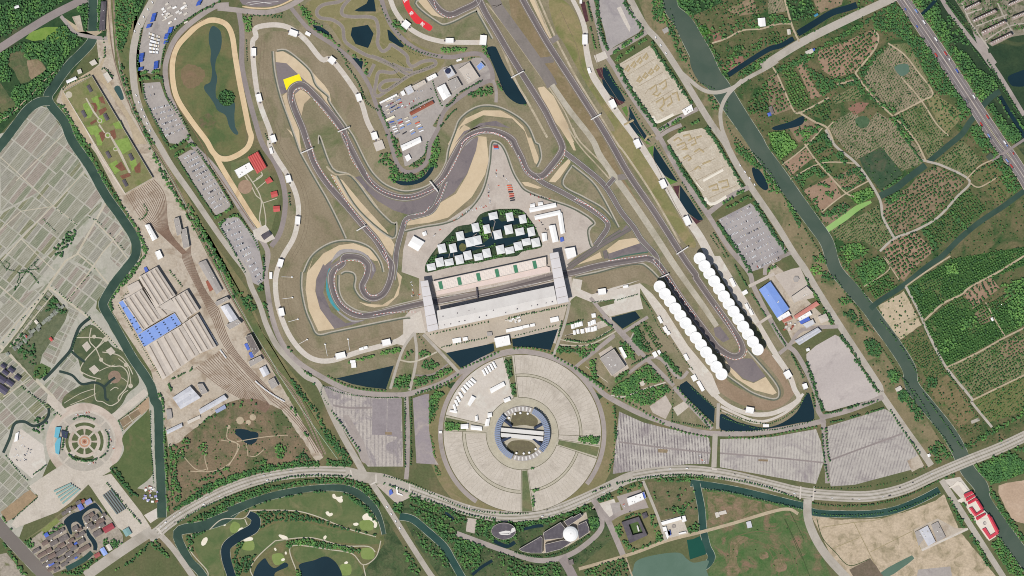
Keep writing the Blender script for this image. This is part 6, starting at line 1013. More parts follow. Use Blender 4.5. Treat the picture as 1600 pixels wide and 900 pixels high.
# ---- housing estate north-east
sheet('estate_ground', P('n 120,-60 1700,-60 1700,700 1340,760 930,960 560,700 330,260'),ground('estate paving', (150,142,126),(128,122,104),12,(88,96,68),14,.46,.6,fine=.25,fsize=4))
for t in ('n 300,60 480,460 690,760 860,1000', 'n 1040,60 1240,480 1380,700', 'n 600,540 1240,300', 'n 760,860 1240,560 1600,480', 'n 380,300 720,180'): stroke('estate_lane', t,2,road_p,msk=True)
m_ter=paint('terrace roof', (158,138,130),.16,5,.8,(182,166,150),6)
for k,t in enumerate(("n 340,190 640,45 676,85 370,240", "n 512,425 968,208 1012,258 545,470", "n 692,665 1160,440 1208,485 730,745", "n 870,890 1290,690 1335,745 930,945", "n 1240,95 1560,-50 1590,0 1275,140", "n 1325,360 1600,250 1640,300 1345,430", "n 1560,600 1700,540 1720,600 1580,660", "n 740,-60 960,-150 1000,-100 780,-10")):
    rt=building('terrace_block', 'apartment row with white-combed reddish roof, ' + ('westernmost by the lane', 'second from the top beside the lane', 'third, south of the round garden', 'southernmost, above the grey yard', 'top right by the frame edge', 'right edge, middle', 'small one at the right edge above the grey yard', 'cut by the top edge')[k],'apartment row', t,14,m_ter,style='gable', rise=2.4,group='apartment rows in the north-eastern estate')
    v=loc(ccw([XY(a) for a in P(t)]),rt); u=v if math.dist(v[0],v[1])>math.dist(v[1],v[2]) else v[1:]+v[:1]
    top_=max((0,1),key=lambda s_: (u[0 if s_==0 else 2][1]+u[1 if s_==0 else 3][1])); a,b,c_,d_=(u[0],u[1],u[2],u[3]) if top_==0 else (u[2],u[3],u[0],u[1])
    for j in range(9):
        p=lpf(lpf(a,b,(j+.5)/9),lpf(d_,c_,(j+.5)/9),.3); q=lpf(lpf(a,b,(j+.85)/9),lpf(d_,c_,(j+.85)/9),.34); dx,dy=q[0]-p[0],q[1]-p[1]; L=math.hypot(dx,dy); nx,ny=-dy/L,dx/L; prism('dormer', ccw([(p[0]+nx,p[1]+ny),(q[0]+nx,q[1]+ny),(q[0]-nx,q[1]-ny),(p[0]-nx,p[1]-ny)]),14,17.2,m_white,rt)
# ---- old town by the water, south-west
OT=[(370,600,90,60),(470,540,170,50),(560,490,100,45),(600,610,150,80),(450,680,130,60),(310,680,100,60),(170,800,120,45),(260,860,150,50),(365,800,100,60),(560,720,120,50),(500,780,80,50),(610,790,100,60),(720,640,90,50),(700,720,90,60),(870,660,110,60),(760,760,110,55),(680,850,110,60),(520,850,110,60),(800,870,110,55),(920,770,190,60),(850,820,80,40),(420,880,120,60),(300,930,140,50),(430,960,130,50),(560,930,120,50),(700,930,120,50),(330,1010,130,50),(470,1030,120,50),(610,1010,110,50),(400,1090,110,50),(780,450,90,60),(850,470,70,40),(860,550,150,50),(800,560,60,50),(960,290,90,60),(1030,240,80,50),(1090,290,90,60),(1170,340,130,60),(1010,400,80,50),(1060,430,90,50),(1130,400,80,50),(1200,400,70,60),(970,340,50,40),(1130,530,140,80),(1230,240,50,50),(600,220,60,50),(680,160,90,50),(760,130,60,40),(830,50,80,50),(640,200,50,40)]
HL=['dark-tiled courtyard house', 'grey-tiled ridge house', 'brown-tiled cottage']
for k,(x,y,a,b) in enumerate(OT):
    c=P(f"k {x},{y}")[0]; isl = 'on the old town island' if (x>900 and y<560) else ('on the old town peninsula' if 700<x<960 and 400<y<600 else ('on the north bank of the old town pond' if y<240 else 'in the old town by the brown river'))
    building('old_town_house', f'dark-tiled old house {isl}', 'house', rect(c[0],c[1],a/10,b/10,-30),ru(4,7),rc([m_tile,m_tile,paint('brown tile roof', (126,108,98),.16,5)]),style='gable', rise=1.8,group=f'old tiled houses {isl}', over=.5)
    if k % 2==0: q=(c[0]+ru(-4,4),c[1]+b/20+1); building('courtyard_wing', f'white courtyard wing {isl}', 'house', rect(q[0],q[1],ru(1.6,3.4),1.6,-30),3.5,m_white,group=f'white courtyard wings {isl}', over=.1)
for j in range(260):
    x,y=ru(80,900),ru(640,1130); c=P(f"k {x},{y}")[0]; q=rect(c[0],c[1],ru(7,11),ru(4,5.5),-30)
    if not any(masked(*a) for a in q+[c]) and y>1100-x*1.2 and y<1180-max(0,x-420)*.62: building('old_town_house', 'grey-tiled old house in the old town by the brown river', 'house', q,ru(4,6),m_tile,style='gable', rise=1.6,group='old tiled houses in the old town by the brown river')
for j in range(24):
    c=P(f"A {ru(1010, 1180)},{ru(20, 150)}")[0]; building('material_stack', 'pale stack of material in the yard above the van park', 'material stack', rect(c[0],c[1],ru(2,7),ru(1.5,3),ru(-35,-20)),ru(1,2.5),rc([m_white,m_court,m_wall,m_steel]),group='stacks above the van park')
for t,w_,h_,m,lb in (("k 330,556", 6,6,m_blu2,'bright blue shed roof west of the old town pond'),("k 862,120", 7,9,paint('violet blue roof', (104,118,196),.1,4),'violet-blue roof on the pond bank, lower one'),("k 985,40", 10,7,paint('pale violet roof', (142,150,200),.1,4),'pale violet roof on the pond bank, upper one'),("k 900,30", 6,5,m_brown,'brown roof between the violet roofs'),("k 790,688", 5,3,m_blu2,'blue roof in the middle of the old town'),("k 1300,450", 17,9,paint('wine red roof', (156,56,66),.08,5),'wine-red roofed hall east of the old town'),("k 1125,872", 9,6,paint('rust red roof', (160,84,80),.1,5),'rust-red roof beside the main road'),("k 1225,815", 7,12,paint('sky blue roof', (148,172,226),.05,5),'sky-blue roof beside the main road'),("k 1310,750", 6,10,m_wall,'pale shed beside the sky-blue roof'),("k 1590,510", 10,11,paint('sea green roof', (122,160,156),.05,5),'sea-green canopy at the square gate'),("k 400,1000", 9,6,m_blu2,'blue-roofed house in the southern old town'),("k 790,910", 4,3,m_blu2,'small blue roof near the town canal')):
    c=P(t)[0]; building('coloured_roof_shed', lb,'shed', rect(c[0],c[1],w_,h_,-30),5,m,style='gable', rise=1)
for k,(x,y,a,b,an) in enumerate(((2,592,16,9,35),(9,582,10,6,35),(18,578,10,6,35),(4,608,18,10,35),(16,598,12,7,35),(28,590,9,6,35),(6,572,8,5,35))): building('hall_house', f'dark-roofed hall in the block at the western edge, {ORD[k]} largest of the cluster', 'hall', rect(x,y,a,b,an),8,paint('slate violet roof', (76,72,92),.14,5),style='gable', rise=2,group='dark halls at the western edge')
for k in range(26):
    u_,v_=k % 6,k // 6; x,y=46+u_*10-v_*8+ru(-2,2),528-u_*9.5+v_*6+ru(-2,2)
    if k<4: x,y=92-k*5,478+k*7
    building('court_house', 'small grey-green roofed house in the cemetery court garden', 'house', rect(x,y,ru(5,9),ru(3.4,5),-38 if k % 2 else 52),4,rc([paint('grey green roof', (146,150,136),.12,4),paint('dull tile roof', (124,126,114),.12,4)]),style='gable', rise=1.2,group='grey-green houses in the court garden')
for x,y,m in ((41,527,m_red),(80,530,m_red),(57,503,m_court)): building('court_gate', 'small red-roofed gate house in the court garden' if m is m_red else 'pale round court terrace house', 'gate house', rect(x,y,4,6,-38),4,m,style='hip', rise=1,group='gate houses of the court garden')
for t,m,lb in (("T 345,375 365,335 382,335 370,440 350,430", paint('cyan awning', (96,172,190),.08,4),'lower cyan curved awning on the round square'),("T 350,270 382,268 365,340 342,330", paint('cyan awning', (96,172,190),.08,4),'upper cyan curved awning on the round square'),("T 385,290 425,300 420,340 390,330", m_glass,'dark hall beside the cyan awnings'),("T 100,310 118,300 110,355 92,360", m_white,'white canopy on the western car park of the round square')): building('awning', lb,'awning', t,5,m)
for k in range(5):
    for (t0,t1,m,lb,wd) in (("U 380,305 440,390", "U 500,250 560,290", paint('teal shelter', (134,166,158),.06,5),'teal bus shelter roof', 2.6),("U 725,330 825,465", "U 780,290 880,430", paint('slate shelter', (112,126,124),.06,5),'slate bus shelter roof', 1.7)):
        a,b=P(t0); c_,d_=P(t1); s_=k/4
        if wd==2.6: p,q=lpf(a,b,s_),lpf(c_,d_,s_); 
        else: p,q=lpf(a,c_,s_),lpf(b,d_,s_)
        L_=offset([p,q],wd/2)+offset([p,q],-wd/2)[::-1]; building('bus_shelter', f'long {lb}, {ORD[k]} of five on the square south of the round plaza', 'shelter', L_,4,m,group=lb + 's', over=.05)
for k in range(26):
    x,y=ru(890,985),ru(640,740); q=P(f"T {x},{y}")[0]; building('building_material_stack', 'small pale stack on the building yard by the straight canal', 'material stack', rect(q[0],q[1],ru(1.5,5),ru(1.2,3),ru(-40,30)),ru(1,3),rc([m_white,m_wall,m_brown,paint('lilac sheet', (158,156,200),.08)]),group='stacks on the building yard')
# little farm buildings
for t,w_,h_,an,m,lb in (("F 258,325", 12,6,-25,m_wall,'cream farmhouse beside the main road in the orchards'),("F 285,312", 4,3,-25,m_blu2,'blue roof beside the cream farmhouse'),("F 130,200", 5,8,-10,m_wall,'pale farm shed by the stream bridge'),("F 20,690", 5,12,-20,m_tile,'dark barn at the orchard edge by the river'),("F 8,715", 5,5,-20,m_blu2,'blue roof at the orchard edge by the river'),("E 960,190", 9,7,-30,m_grey,'grey hut beside the river road'),("E 1560,140", 11,13,-5,m_white,'white-framed shed at the head of the farm lane'),("F 300,95", 6,3,-30,paint('cyan tarpaulin', (70,140,170),.1),'cyan tarpaulin by the stream'),("S 1400,395", 3,5,-25,m_white,'white hut in the dense nursery'),("b 815,190", 9,6,-30,m_wall,'pale ruin on the river verge'),("c 1005,45", 4,4,-20,m_white,'white guard hut by the main road'),("R 1448,585", 5,4,-20,m_white,'white hut at the corner of the big pink car park'),("L 1385,180", 10,8,-40,paint('dark net roof', (70,84,66),.15),'dark netted shed beside the highway')):
    c=P(t)[0]; building('farm_building', lb,'shed', rect(c[0],c[1],w_,h_,an),4.5,m,style='gable', rise=1)
# ---- gantries over the track
for t,lb in (("D 797,486 870,447", 'over the link straight beside the lake'),("E 495,748 553,715", 'over the long straight, northern one'),("J 1030,788 1098,744", 'over the long straight beside the first lotus canopy'),("H 283,158 356,126", 'over the western leg of the northern loop'),("H 515,24 585,-5", 'over the eastern leg of the northern loop'),("H 1088,335 1135,396", 'over the track beside the crescent pond'),("H 632,642 682,612", 'over the western leg above the first curve'),("R 525,136 578,112", 'over the track at the northern end of the western lotus row'),("Q 578,200 585,262", 'over the main straight, dark start gantry')):
    a,b=P(t); root=empty('gantry', ((a[0]+b[0])/2,(a[1]+b[1])/2),'pale gantry ' + lb if 'dark' not in lb else 'dark gantry ' + lb.replace(', dark start gantry', ' in front of the grandstand'),'gantry', 'gantries over the race track', z=0); mt=m_steel if 'dark' not in lb else m_dark
    q=offset([a,b],.85)+offset([a,b],-.85)[::-1]; v=ccw(loc([XY(x) for x in q],root)); prism('beam', v,7,8.6,mt,root)
    for p in (a,b): prism('leg', ccw(loc([XY(x) for x in rect(p[0],p[1],1.6,1.6,0)],root)),0,8.7,mt,root)
for t,lb in (("N 1160,130 1225,132", 'upper'),("N 1165,268 1228,260", 'second'),("N 1200,412 1262,395", 'third'),("N 1265,552 1320,522", 'fourth'),("O 432,552 446,625", 'fifth'),("O 575,520 585,590", 'sixth')):
    a,b=P(t); root=empty('floodlight_jetty', b,f'pale screen walkway on the bank round the first curve, {lb} going anticlockwise', 'walkway', 'pale walkways on the bank round the first curve'); q=offset([a,b],.35)+offset([a,b],-.35)[::-1]; prism('deck', ccw(loc([XY(x) for x in q],root)),0,1,m_steel,root); e_=b if 'N' in t[:2] else a; prism('screen', ccw(loc([XY(x) for x in rect(e_[0],e_[1],2.4,2,10)],root)),0,4,m_white,root)
# ---- red banner
bn=sheet('banner', ban,red_m,kind=None); tag(bn,'long red banner with white characters curving along the grass bank', 'banner')
zb=bn['z']+.02
def glyph(strokes,cx,cy,sc,ang):
    c,s=math.cos(R(ang)),math.sin(R(ang)); vs,f=[],[]
    for seg_ in strokes:
        q=[(cx+(x*c-y*s)*sc,cy+(x*s+y*c)*sc) for x,y in seg_]; v2,ff=ribbon_geo(q,1.05); n=len(vs); vs+=[(x,y,zb+.004*(len(f) % 5)) for x,y in v2]; f+=[tuple(n+k for k in g) for g in flipup(v2,ff)]
    mesh_obj('banner_character', vs,f,white_l,bn)
glyph([[(-2.6,-1.6),(2.6,-1.6)],[(-1.2,-2.8),(-1.2,-.6)],[(1.2,-2.8),(1.2,-.6)],[(-2.6,.2),(2.6,.2)],[(0,.2),(0,2.8)],[(0,.9),(-2.2,2.6)],[(0,.9),(2.2,2.6)]],*P("s 565,272")[0],1.05,52)
glyph([[(-2.8,-1.8),(-1.2,-1.8),(-2.2,2.6)],[(-2,-2.8),(-2,2.4)],[(-.4,-2),(2.4,-2),(2.4,.2),(-.4,.2),(-.4,-2)],[(.4,.2),(-.6,2.6)],[(1.5,.2),(1.5,2.4),(2.8,2.4)]],*P("s 795,497")[0],1.05,40)
glyph([[(-2.4,-2),(2.2,-2.4)],[(0,-2.4),(0,2.4)],[(-2.2,2.4),(2.6,2.2)],[(-1.8,0),(1.8,0)]],*P("s 440,12")[0],.95,62)
# ================================================================ PLANTS
D=dict
def leaf_mat(nm,dark,mid,bright):
    m,n,bs=newmat(nm,.75,.25); at=n.nodes.new('ShaderNodeAttribute'); at.attribute_name = 'tint'
    c=mixc(n,ramp(n,at.outputs['Fac'],0,.5),C(*dark,k=1),C(*mid,k=1)); c=mixc(n,ramp(n,at.outputs['Fac'],.5,1),c,C(*bright,k=1)); n.links.new(c,bs.inputs['Base Color']); return m
leaf=leaf_mat('tree foliage', (52,86,54),(74,114,62),(112,152,76)); leaf_o=leaf_mat('orchard foliage', (48,78,48),(68,106,54),(94,130,66)); bark=paint('bark', (98,82,66),.15,2,.9)
def ico():
    t=(1+5 ** .5)/2; v=np.array([(-1,t,0),(1,t,0),(-1,-t,0),(1,-t,0),(0,-1,t),(0,1,t),(0,-1,-t),(0,1,-t),(t,0,-1),(t,0,1),(-t,0,-1),(-t,0,1)],float); v /= np.linalg.norm(v[0])
    f=np.array([(0,11,5),(0,5,1),(0,1,7),(0,7,10),(0,10,11),(1,5,9),(5,11,4),(11,10,2),(10,7,6),(7,1,8),(3,9,4),(3,4,2),(3,2,6),(3,6,8),(3,8,9),(4,9,5),(2,4,11),(6,2,10),(8,6,7),(9,8,1)]); return v,f
IV,IF=ico()
ACC=D(woodland=[],orchard_trees=[],street_trees=[],hedges=[])
def inpoly(poly,pts):
    a=np.array(pts); return pip(a[:,0],a[:,1],poly)
def fill(t,sp=4.9,r=(2.4,3.6),tint=(.15,.75),den=1.0,acc='woodland', h=1.15,free=False,sm=False):
    """an uneven stand of trees over a patch; sp and r in metres"""
    poly=P(t) if isinstance(t,str) else t
    if sm: poly=smooth(poly,True)
    xs=[q[0] for q in poly]; ys=[q[1] for q in poly]; d=sp/S
    gx,gy=np.meshgrid(np.arange(min(xs),max(xs)+d,d),np.arange(min(ys),max(ys)+d,d)); gx=gx+(np.arange(gx.shape[0]) % 2)[:,None]*d/2
    gx=gx+RNG.uniform(-.38,.38,gx.shape)*d; gy=gy+RNG.uniform(-.38,.38,gy.shape)*d; ok=pip(gx,gy,poly) & (RNG.random(gx.shape)<den)
    ph=RNG.uniform(0,6.28,4)
    for x,y in zip(gx[ok],gy[ok]):
        if not (-25<x<1625 and -25<y<925) or (not free and masked(x,y)): continue
        patch=.5+.5*math.sin(x/9+ph[0])*math.sin(y/8+ph[1])*.6+.2*math.sin(x/3.1+ph[2]); rr=ru(*r)
        ACC[acc].append((x,y,rr,rr*h*ru(.8,1.3),tint[0]+(tint[1]-tint[0])*min(1,max(0,patch+ru(-.25,.25)))))
def grid(t,ang,du,dv,r=(1.3,1.9),tint=(.1,.6),den=.93,acc='orchard_trees', h=1.2,jit=.12):
    """orchard rows; du along the row, dv between rows, in metres"""
    poly=P(t) if isinstance(t,str) else t; ca,sa=math.cos(R(ang)),math.sin(R(ang)); c=np.mean(np.array(poly),0); L=max(math.dist(c,q) for q in poly); du /= S; dv /= S
    u,v=np.meshgrid(np.arange(-L,L,du),np.arange(-L,L,dv)); u=u+RNG.normal(0,jit,u.shape)*du; v=v+RNG.normal(0,jit,v.shape)*dv; x=c[0]+u*ca-v*sa; y=c[1]+u*sa+v*ca
    ok=pip(x,y,poly); fx,fy=RNG.uniform(0,6,2)
    thin=.5+.5*np.sin(x/11+fx)*np.sin(y/9+fy); ok &= RNG.random(x.shape)<den*(.78+.3*thin)
    for a,b in zip(x[ok],y[ok]):
        if -20<a<1620 and -20<b<920 and not masked(a,b):
            rr=ru(*r)*1.32; ACC[acc].append((a,b,rr,rr*h,ru(*tint)))
def walk(t,sp,off=0,sm=True):
    p=unkink(P(t)) if isinstance(t,str) else t
    if sm: p=smooth(p)
    if off: p=offset(p,off)
    d=[0]
    for i in range(len(p)-1): d.append(d[-1]+math.dist(p[i],p[i+1]))
    n=max(1,int(d[-1]*S/sp)); s_=np.linspace(0,d[-1],n+1); return list(zip(np.interp(s_,d,[q[0] for q in p]),np.interp(s_,d,[q[1] for q in p])))
def row(t,sp=7,r=(2.0,2.7),off=0,tint=(.1,.5),acc='street_trees', jit=.4,den=.95,h=1.3,chk=False):
    for x,y in walk(t,sp*.85,off):
        x+=ru(-jit,jit); y+=ru(-jit,jit)
        if random.random()<den and -20<x<1620 and -20<y<920 and not (chk and masked(x,y)):
            rr=ru(*r)*1.28; ACC[acc].append((x,y,rr,rr*h*ru(.85,1.2),ru(*tint)))
def belt(t,wd,sp=5,r=(2.2,3.2),tint=(.15,.7),den=1,acc='woodland', free=False,**k):
    """a tree belt along a line, wd in survey units"""
    p=smooth(unkink(P(t))); q=offset(p,wd/2)+offset(p,-wd/2)[::-1]; fill(q,sp,r,tint,den,acc,free=free,**k)
# trees that show one by one: crowns of many leaf clumps on a trunk
def crown_mesh(k):
    rg=np.random.default_rng(100+k); V,F,T=[],[],[]
    for j in range(14):
        a=rg.uniform(0,6.28); rr=rg.uniform(.15,.72) if j else 0; z=rg.uniform(.75,1.5)-rr*.35; s_=rg.uniform(.26,.46)
        v=IV*rg.uniform(.75,1.2,(12,1))*s_*np.array([1,1,.8])+np.array([rr*math.cos(a),rr*math.sin(a),z]); F.append(IF+12*len(V)); V.append(v); T+=[rg.uniform(.1,.9)]*12
    me=bpy.data.meshes.new('crown'); me.from_pydata(np.concatenate(V).tolist(),[],np.concatenate(F).tolist()); me.attributes.new('tint', 'FLOAT', 'POINT').data.foreach_set('value', T); me.materials.append(leaf); return me
CROWN=[crown_mesh(k) for k in range(6)]
def trunk_mesh():
    bm=bmesh.new(); N=6; rings=[[bm.verts.new((r_*math.cos(2*math.pi*k/N),r_*math.sin(2*math.pi*k/N),z)) for k in range(N)] for r_,z in ((.09,0),(.06,.5),(.035,1.1))]
    for a,b in zip(rings,rings[1:]):
        for k in range(N): bm.faces.new((a[k],a[(k+1) % N],b[(k+1) % N],b[k]))
    for an in (.4,2.5,4.4):
        a=bm.verts.new((0,0,.45)); b=bm.verts.new((.05,.03,.5)); c=bm.verts.new((.45*math.cos(an),.45*math.sin(an),1.0)); bm.faces.new((a,b,c))
    me=bpy.data.meshes.new('trunk'); bm.to_mesh(me); me.materials.append(bark); return me
TRUNK=trunk_mesh(); NT=[0]
def tree(x,y,r,label,group):
    if NT[0] >= 300: ACC['street_trees'].append((x,y,min(r,2.6),r*1.2,.4)); return
    NT[0]+=1; root=bpy.data.objects.new('tree', None); COL.objects.link(root); p=XY((x,y)); root.location=(p[0],p[1],zat(x,y)); root.rotation_euler.z=ru(0,6.28); root.scale=(r,r,r*ru(.9,1.2)); tag(root,label,'tree', group)
    for nm,me in (('trunk', TRUNK),('crown', rc(CROWN))): o=bpy.data.objects.new(nm,me); COL.objects.link(o); o.parent=root
def trees(t,n_sp,r,label,group,jit=.6):
    for x,y in (walk(t,n_sp) if isinstance(t,str) else t): tree(x+ru(-jit,jit),y+ru(-jit,jit),ru(*r),label,group)
def clump(lst,r,label,group):
    for x,y in P(lst): tree(x,y,ru(*r),label,group)
for t,lb in (("E 640,330 650,318 662,312", 'upper west'),("E 690,290 702,282 715,276 728,265 738,258", 'upper middle'),("E 775,235 788,225 800,218 812,212", 'upper east'),("E 655,372 668,360 680,350", 'lower west corner'),("E 720,328 732,318 745,308 755,300", 'lower middle'),("E 795,272 808,262 820,256 832,250", 'lower east')): clump(t,(4.4,5.4),f'round tree between pale car park and tan course yard, {lb}', f'trees between the northern car parks {lb}')
for t,lb in (("E 1005,772 1020,762 1035,752 1048,742", 'western clump'),("E 925,810 945,800 965,790", 'lower western clump'),("E 1045,825 1060,815 1075,802", 'lower middle clump'),("E 1125,775 1145,765 1160,755", 'eastern clump')): clump(t,(4.2,5.2),f'round tree between the tan course yards, {lb}', f'trees between the tan yards {lb}')
for t,lb in (("K 520,470 540,458 560,448 575,438", 'western clump'),("K 610,410 630,402 645,395", 'eastern clump'),("K 545,495 565,488 590,478 600,472", 'lower western clump'),("K 630,455 645,445 662,435 690,438", 'lower eastern clump'),("K 800,890 820,875 842,865", 'southern clump')): clump(t,(4.2,5.2),f'round tree beside the violet car park, {lb}', f'trees beside the violet car park {lb}')
for t,lb in (("A 885,460 900,452 915,452", 'upper west'),("A 958,450 972,442 988,442", 'upper east'),("A 880,498 895,490 912,486 925,490", 'lower west'),("A 960,490 975,482 990,480 1005,488", 'lower east')): clump(t,(4.4,5.4),f'round tree between the van park and the western car park, {lb}', f'trees between the western car parks {lb}')
for t,lb in (("G 1070,125 1085,122 1100,112", 'upper west'),("G 1130,98 1150,85 1172,72 1178,50", 'upper east'),("G 1100,175 1105,158 1120,148 1138,146", 'lower west'),("G 1170,115 1185,105 1200,105 1215,112", 'lower east')): clump(t,(4.2,5.2),f'tree between second and third western car parks, {lb}', f'trees between the second and third car parks {lb}')
for t,lb in (("G 1345,560 1360,552 1378,545", 'upper west'),("G 1415,520 1430,512 1448,495", 'upper east'),("G 1375,605 1385,590 1400,580", 'lower west'),("G 1440,555 1460,545 1480,545", 'lower east')): clump(t,(4.2,5.2),f'tree between third and fourth western car parks, {lb}', f'trees between the third and fourth car parks {lb}')
for t,sp,lb in (("Q 490,700 560,672 640,636 712,600", 8.5,'lining the ring road below the western gate pond'),("Q 812,578 900,572 980,588 1050,606", 8.5,'lining the ring road below the eastern gate pond'),("Q 1065,628 1150,675 1230,722 1310,790 1370,830", 9,'lining the ring road below the square grey office'),("O 450,752 520,790 620,825 720,838 808,842", 8.5,'lining the road below the long western pond'),("O 1010,855 1100,825 1200,785 1260,745", 9,'lining the road north-west of the round plaza'),
                  ("a 205,205 290,258 400,318 545,410", 9,'lining the avenue east of the round plaza'),("a 590,432 700,468 830,490", 9,'lining the avenue above the first striped car park'),("a 955,492 1070,500 1178,490", 9,'lining the avenue above the second striped car park'),("a 1215,485 1350,455 1500,428", 9,'lining the eastern avenue above the second striped car park'),("a 635,185 720,280 800,360 850,420", 9,'lining the path along the triangular pond')):
    trees(t,sp,(2.9,3.5),'dark round tree ' + lb,'trees ' + lb,.3)
# pavilion garden, then the rest of each kind
fill("f 60,820 110,740 180,680 200,740 130,850 70,900", 5,(2,3),(.1,.5)); belt("f 60,900 300,860 480,810 700,790 880,740 1010,720 1250,650 1480,600", 3.6,3.4,(1.3,1.9),(.2,.65),free=True,den=.8); fill("f 870,700 990,690 1000,740 880,745", 4.4,(2,2.8),(.3,.8)); fill("f 950,150 1260,150 1330,260 1420,370 1380,380 1300,330 1310,240 1230,190 1040,240 960,200", 4.6,(2,2.9),(.2,.8)); fill("f 290,560 360,480 430,360 560,350 600,380 520,410 400,430 400,540 330,560", 4.6,(2,2.8),(.15,.6)); fill("f 680,250 760,280 770,320 830,450 820,500 750,500 700,430 720,330", 4.4,(2,2.9),(.4,.95)); fill("f 780,560 900,520 960,560 870,620 800,600", 4.4,(1.8,2.6),(.2,.6)); fill("f 1130,330 1290,330 1320,360 1300,390 1180,370", 4,(1.4,2),(.1,.5))
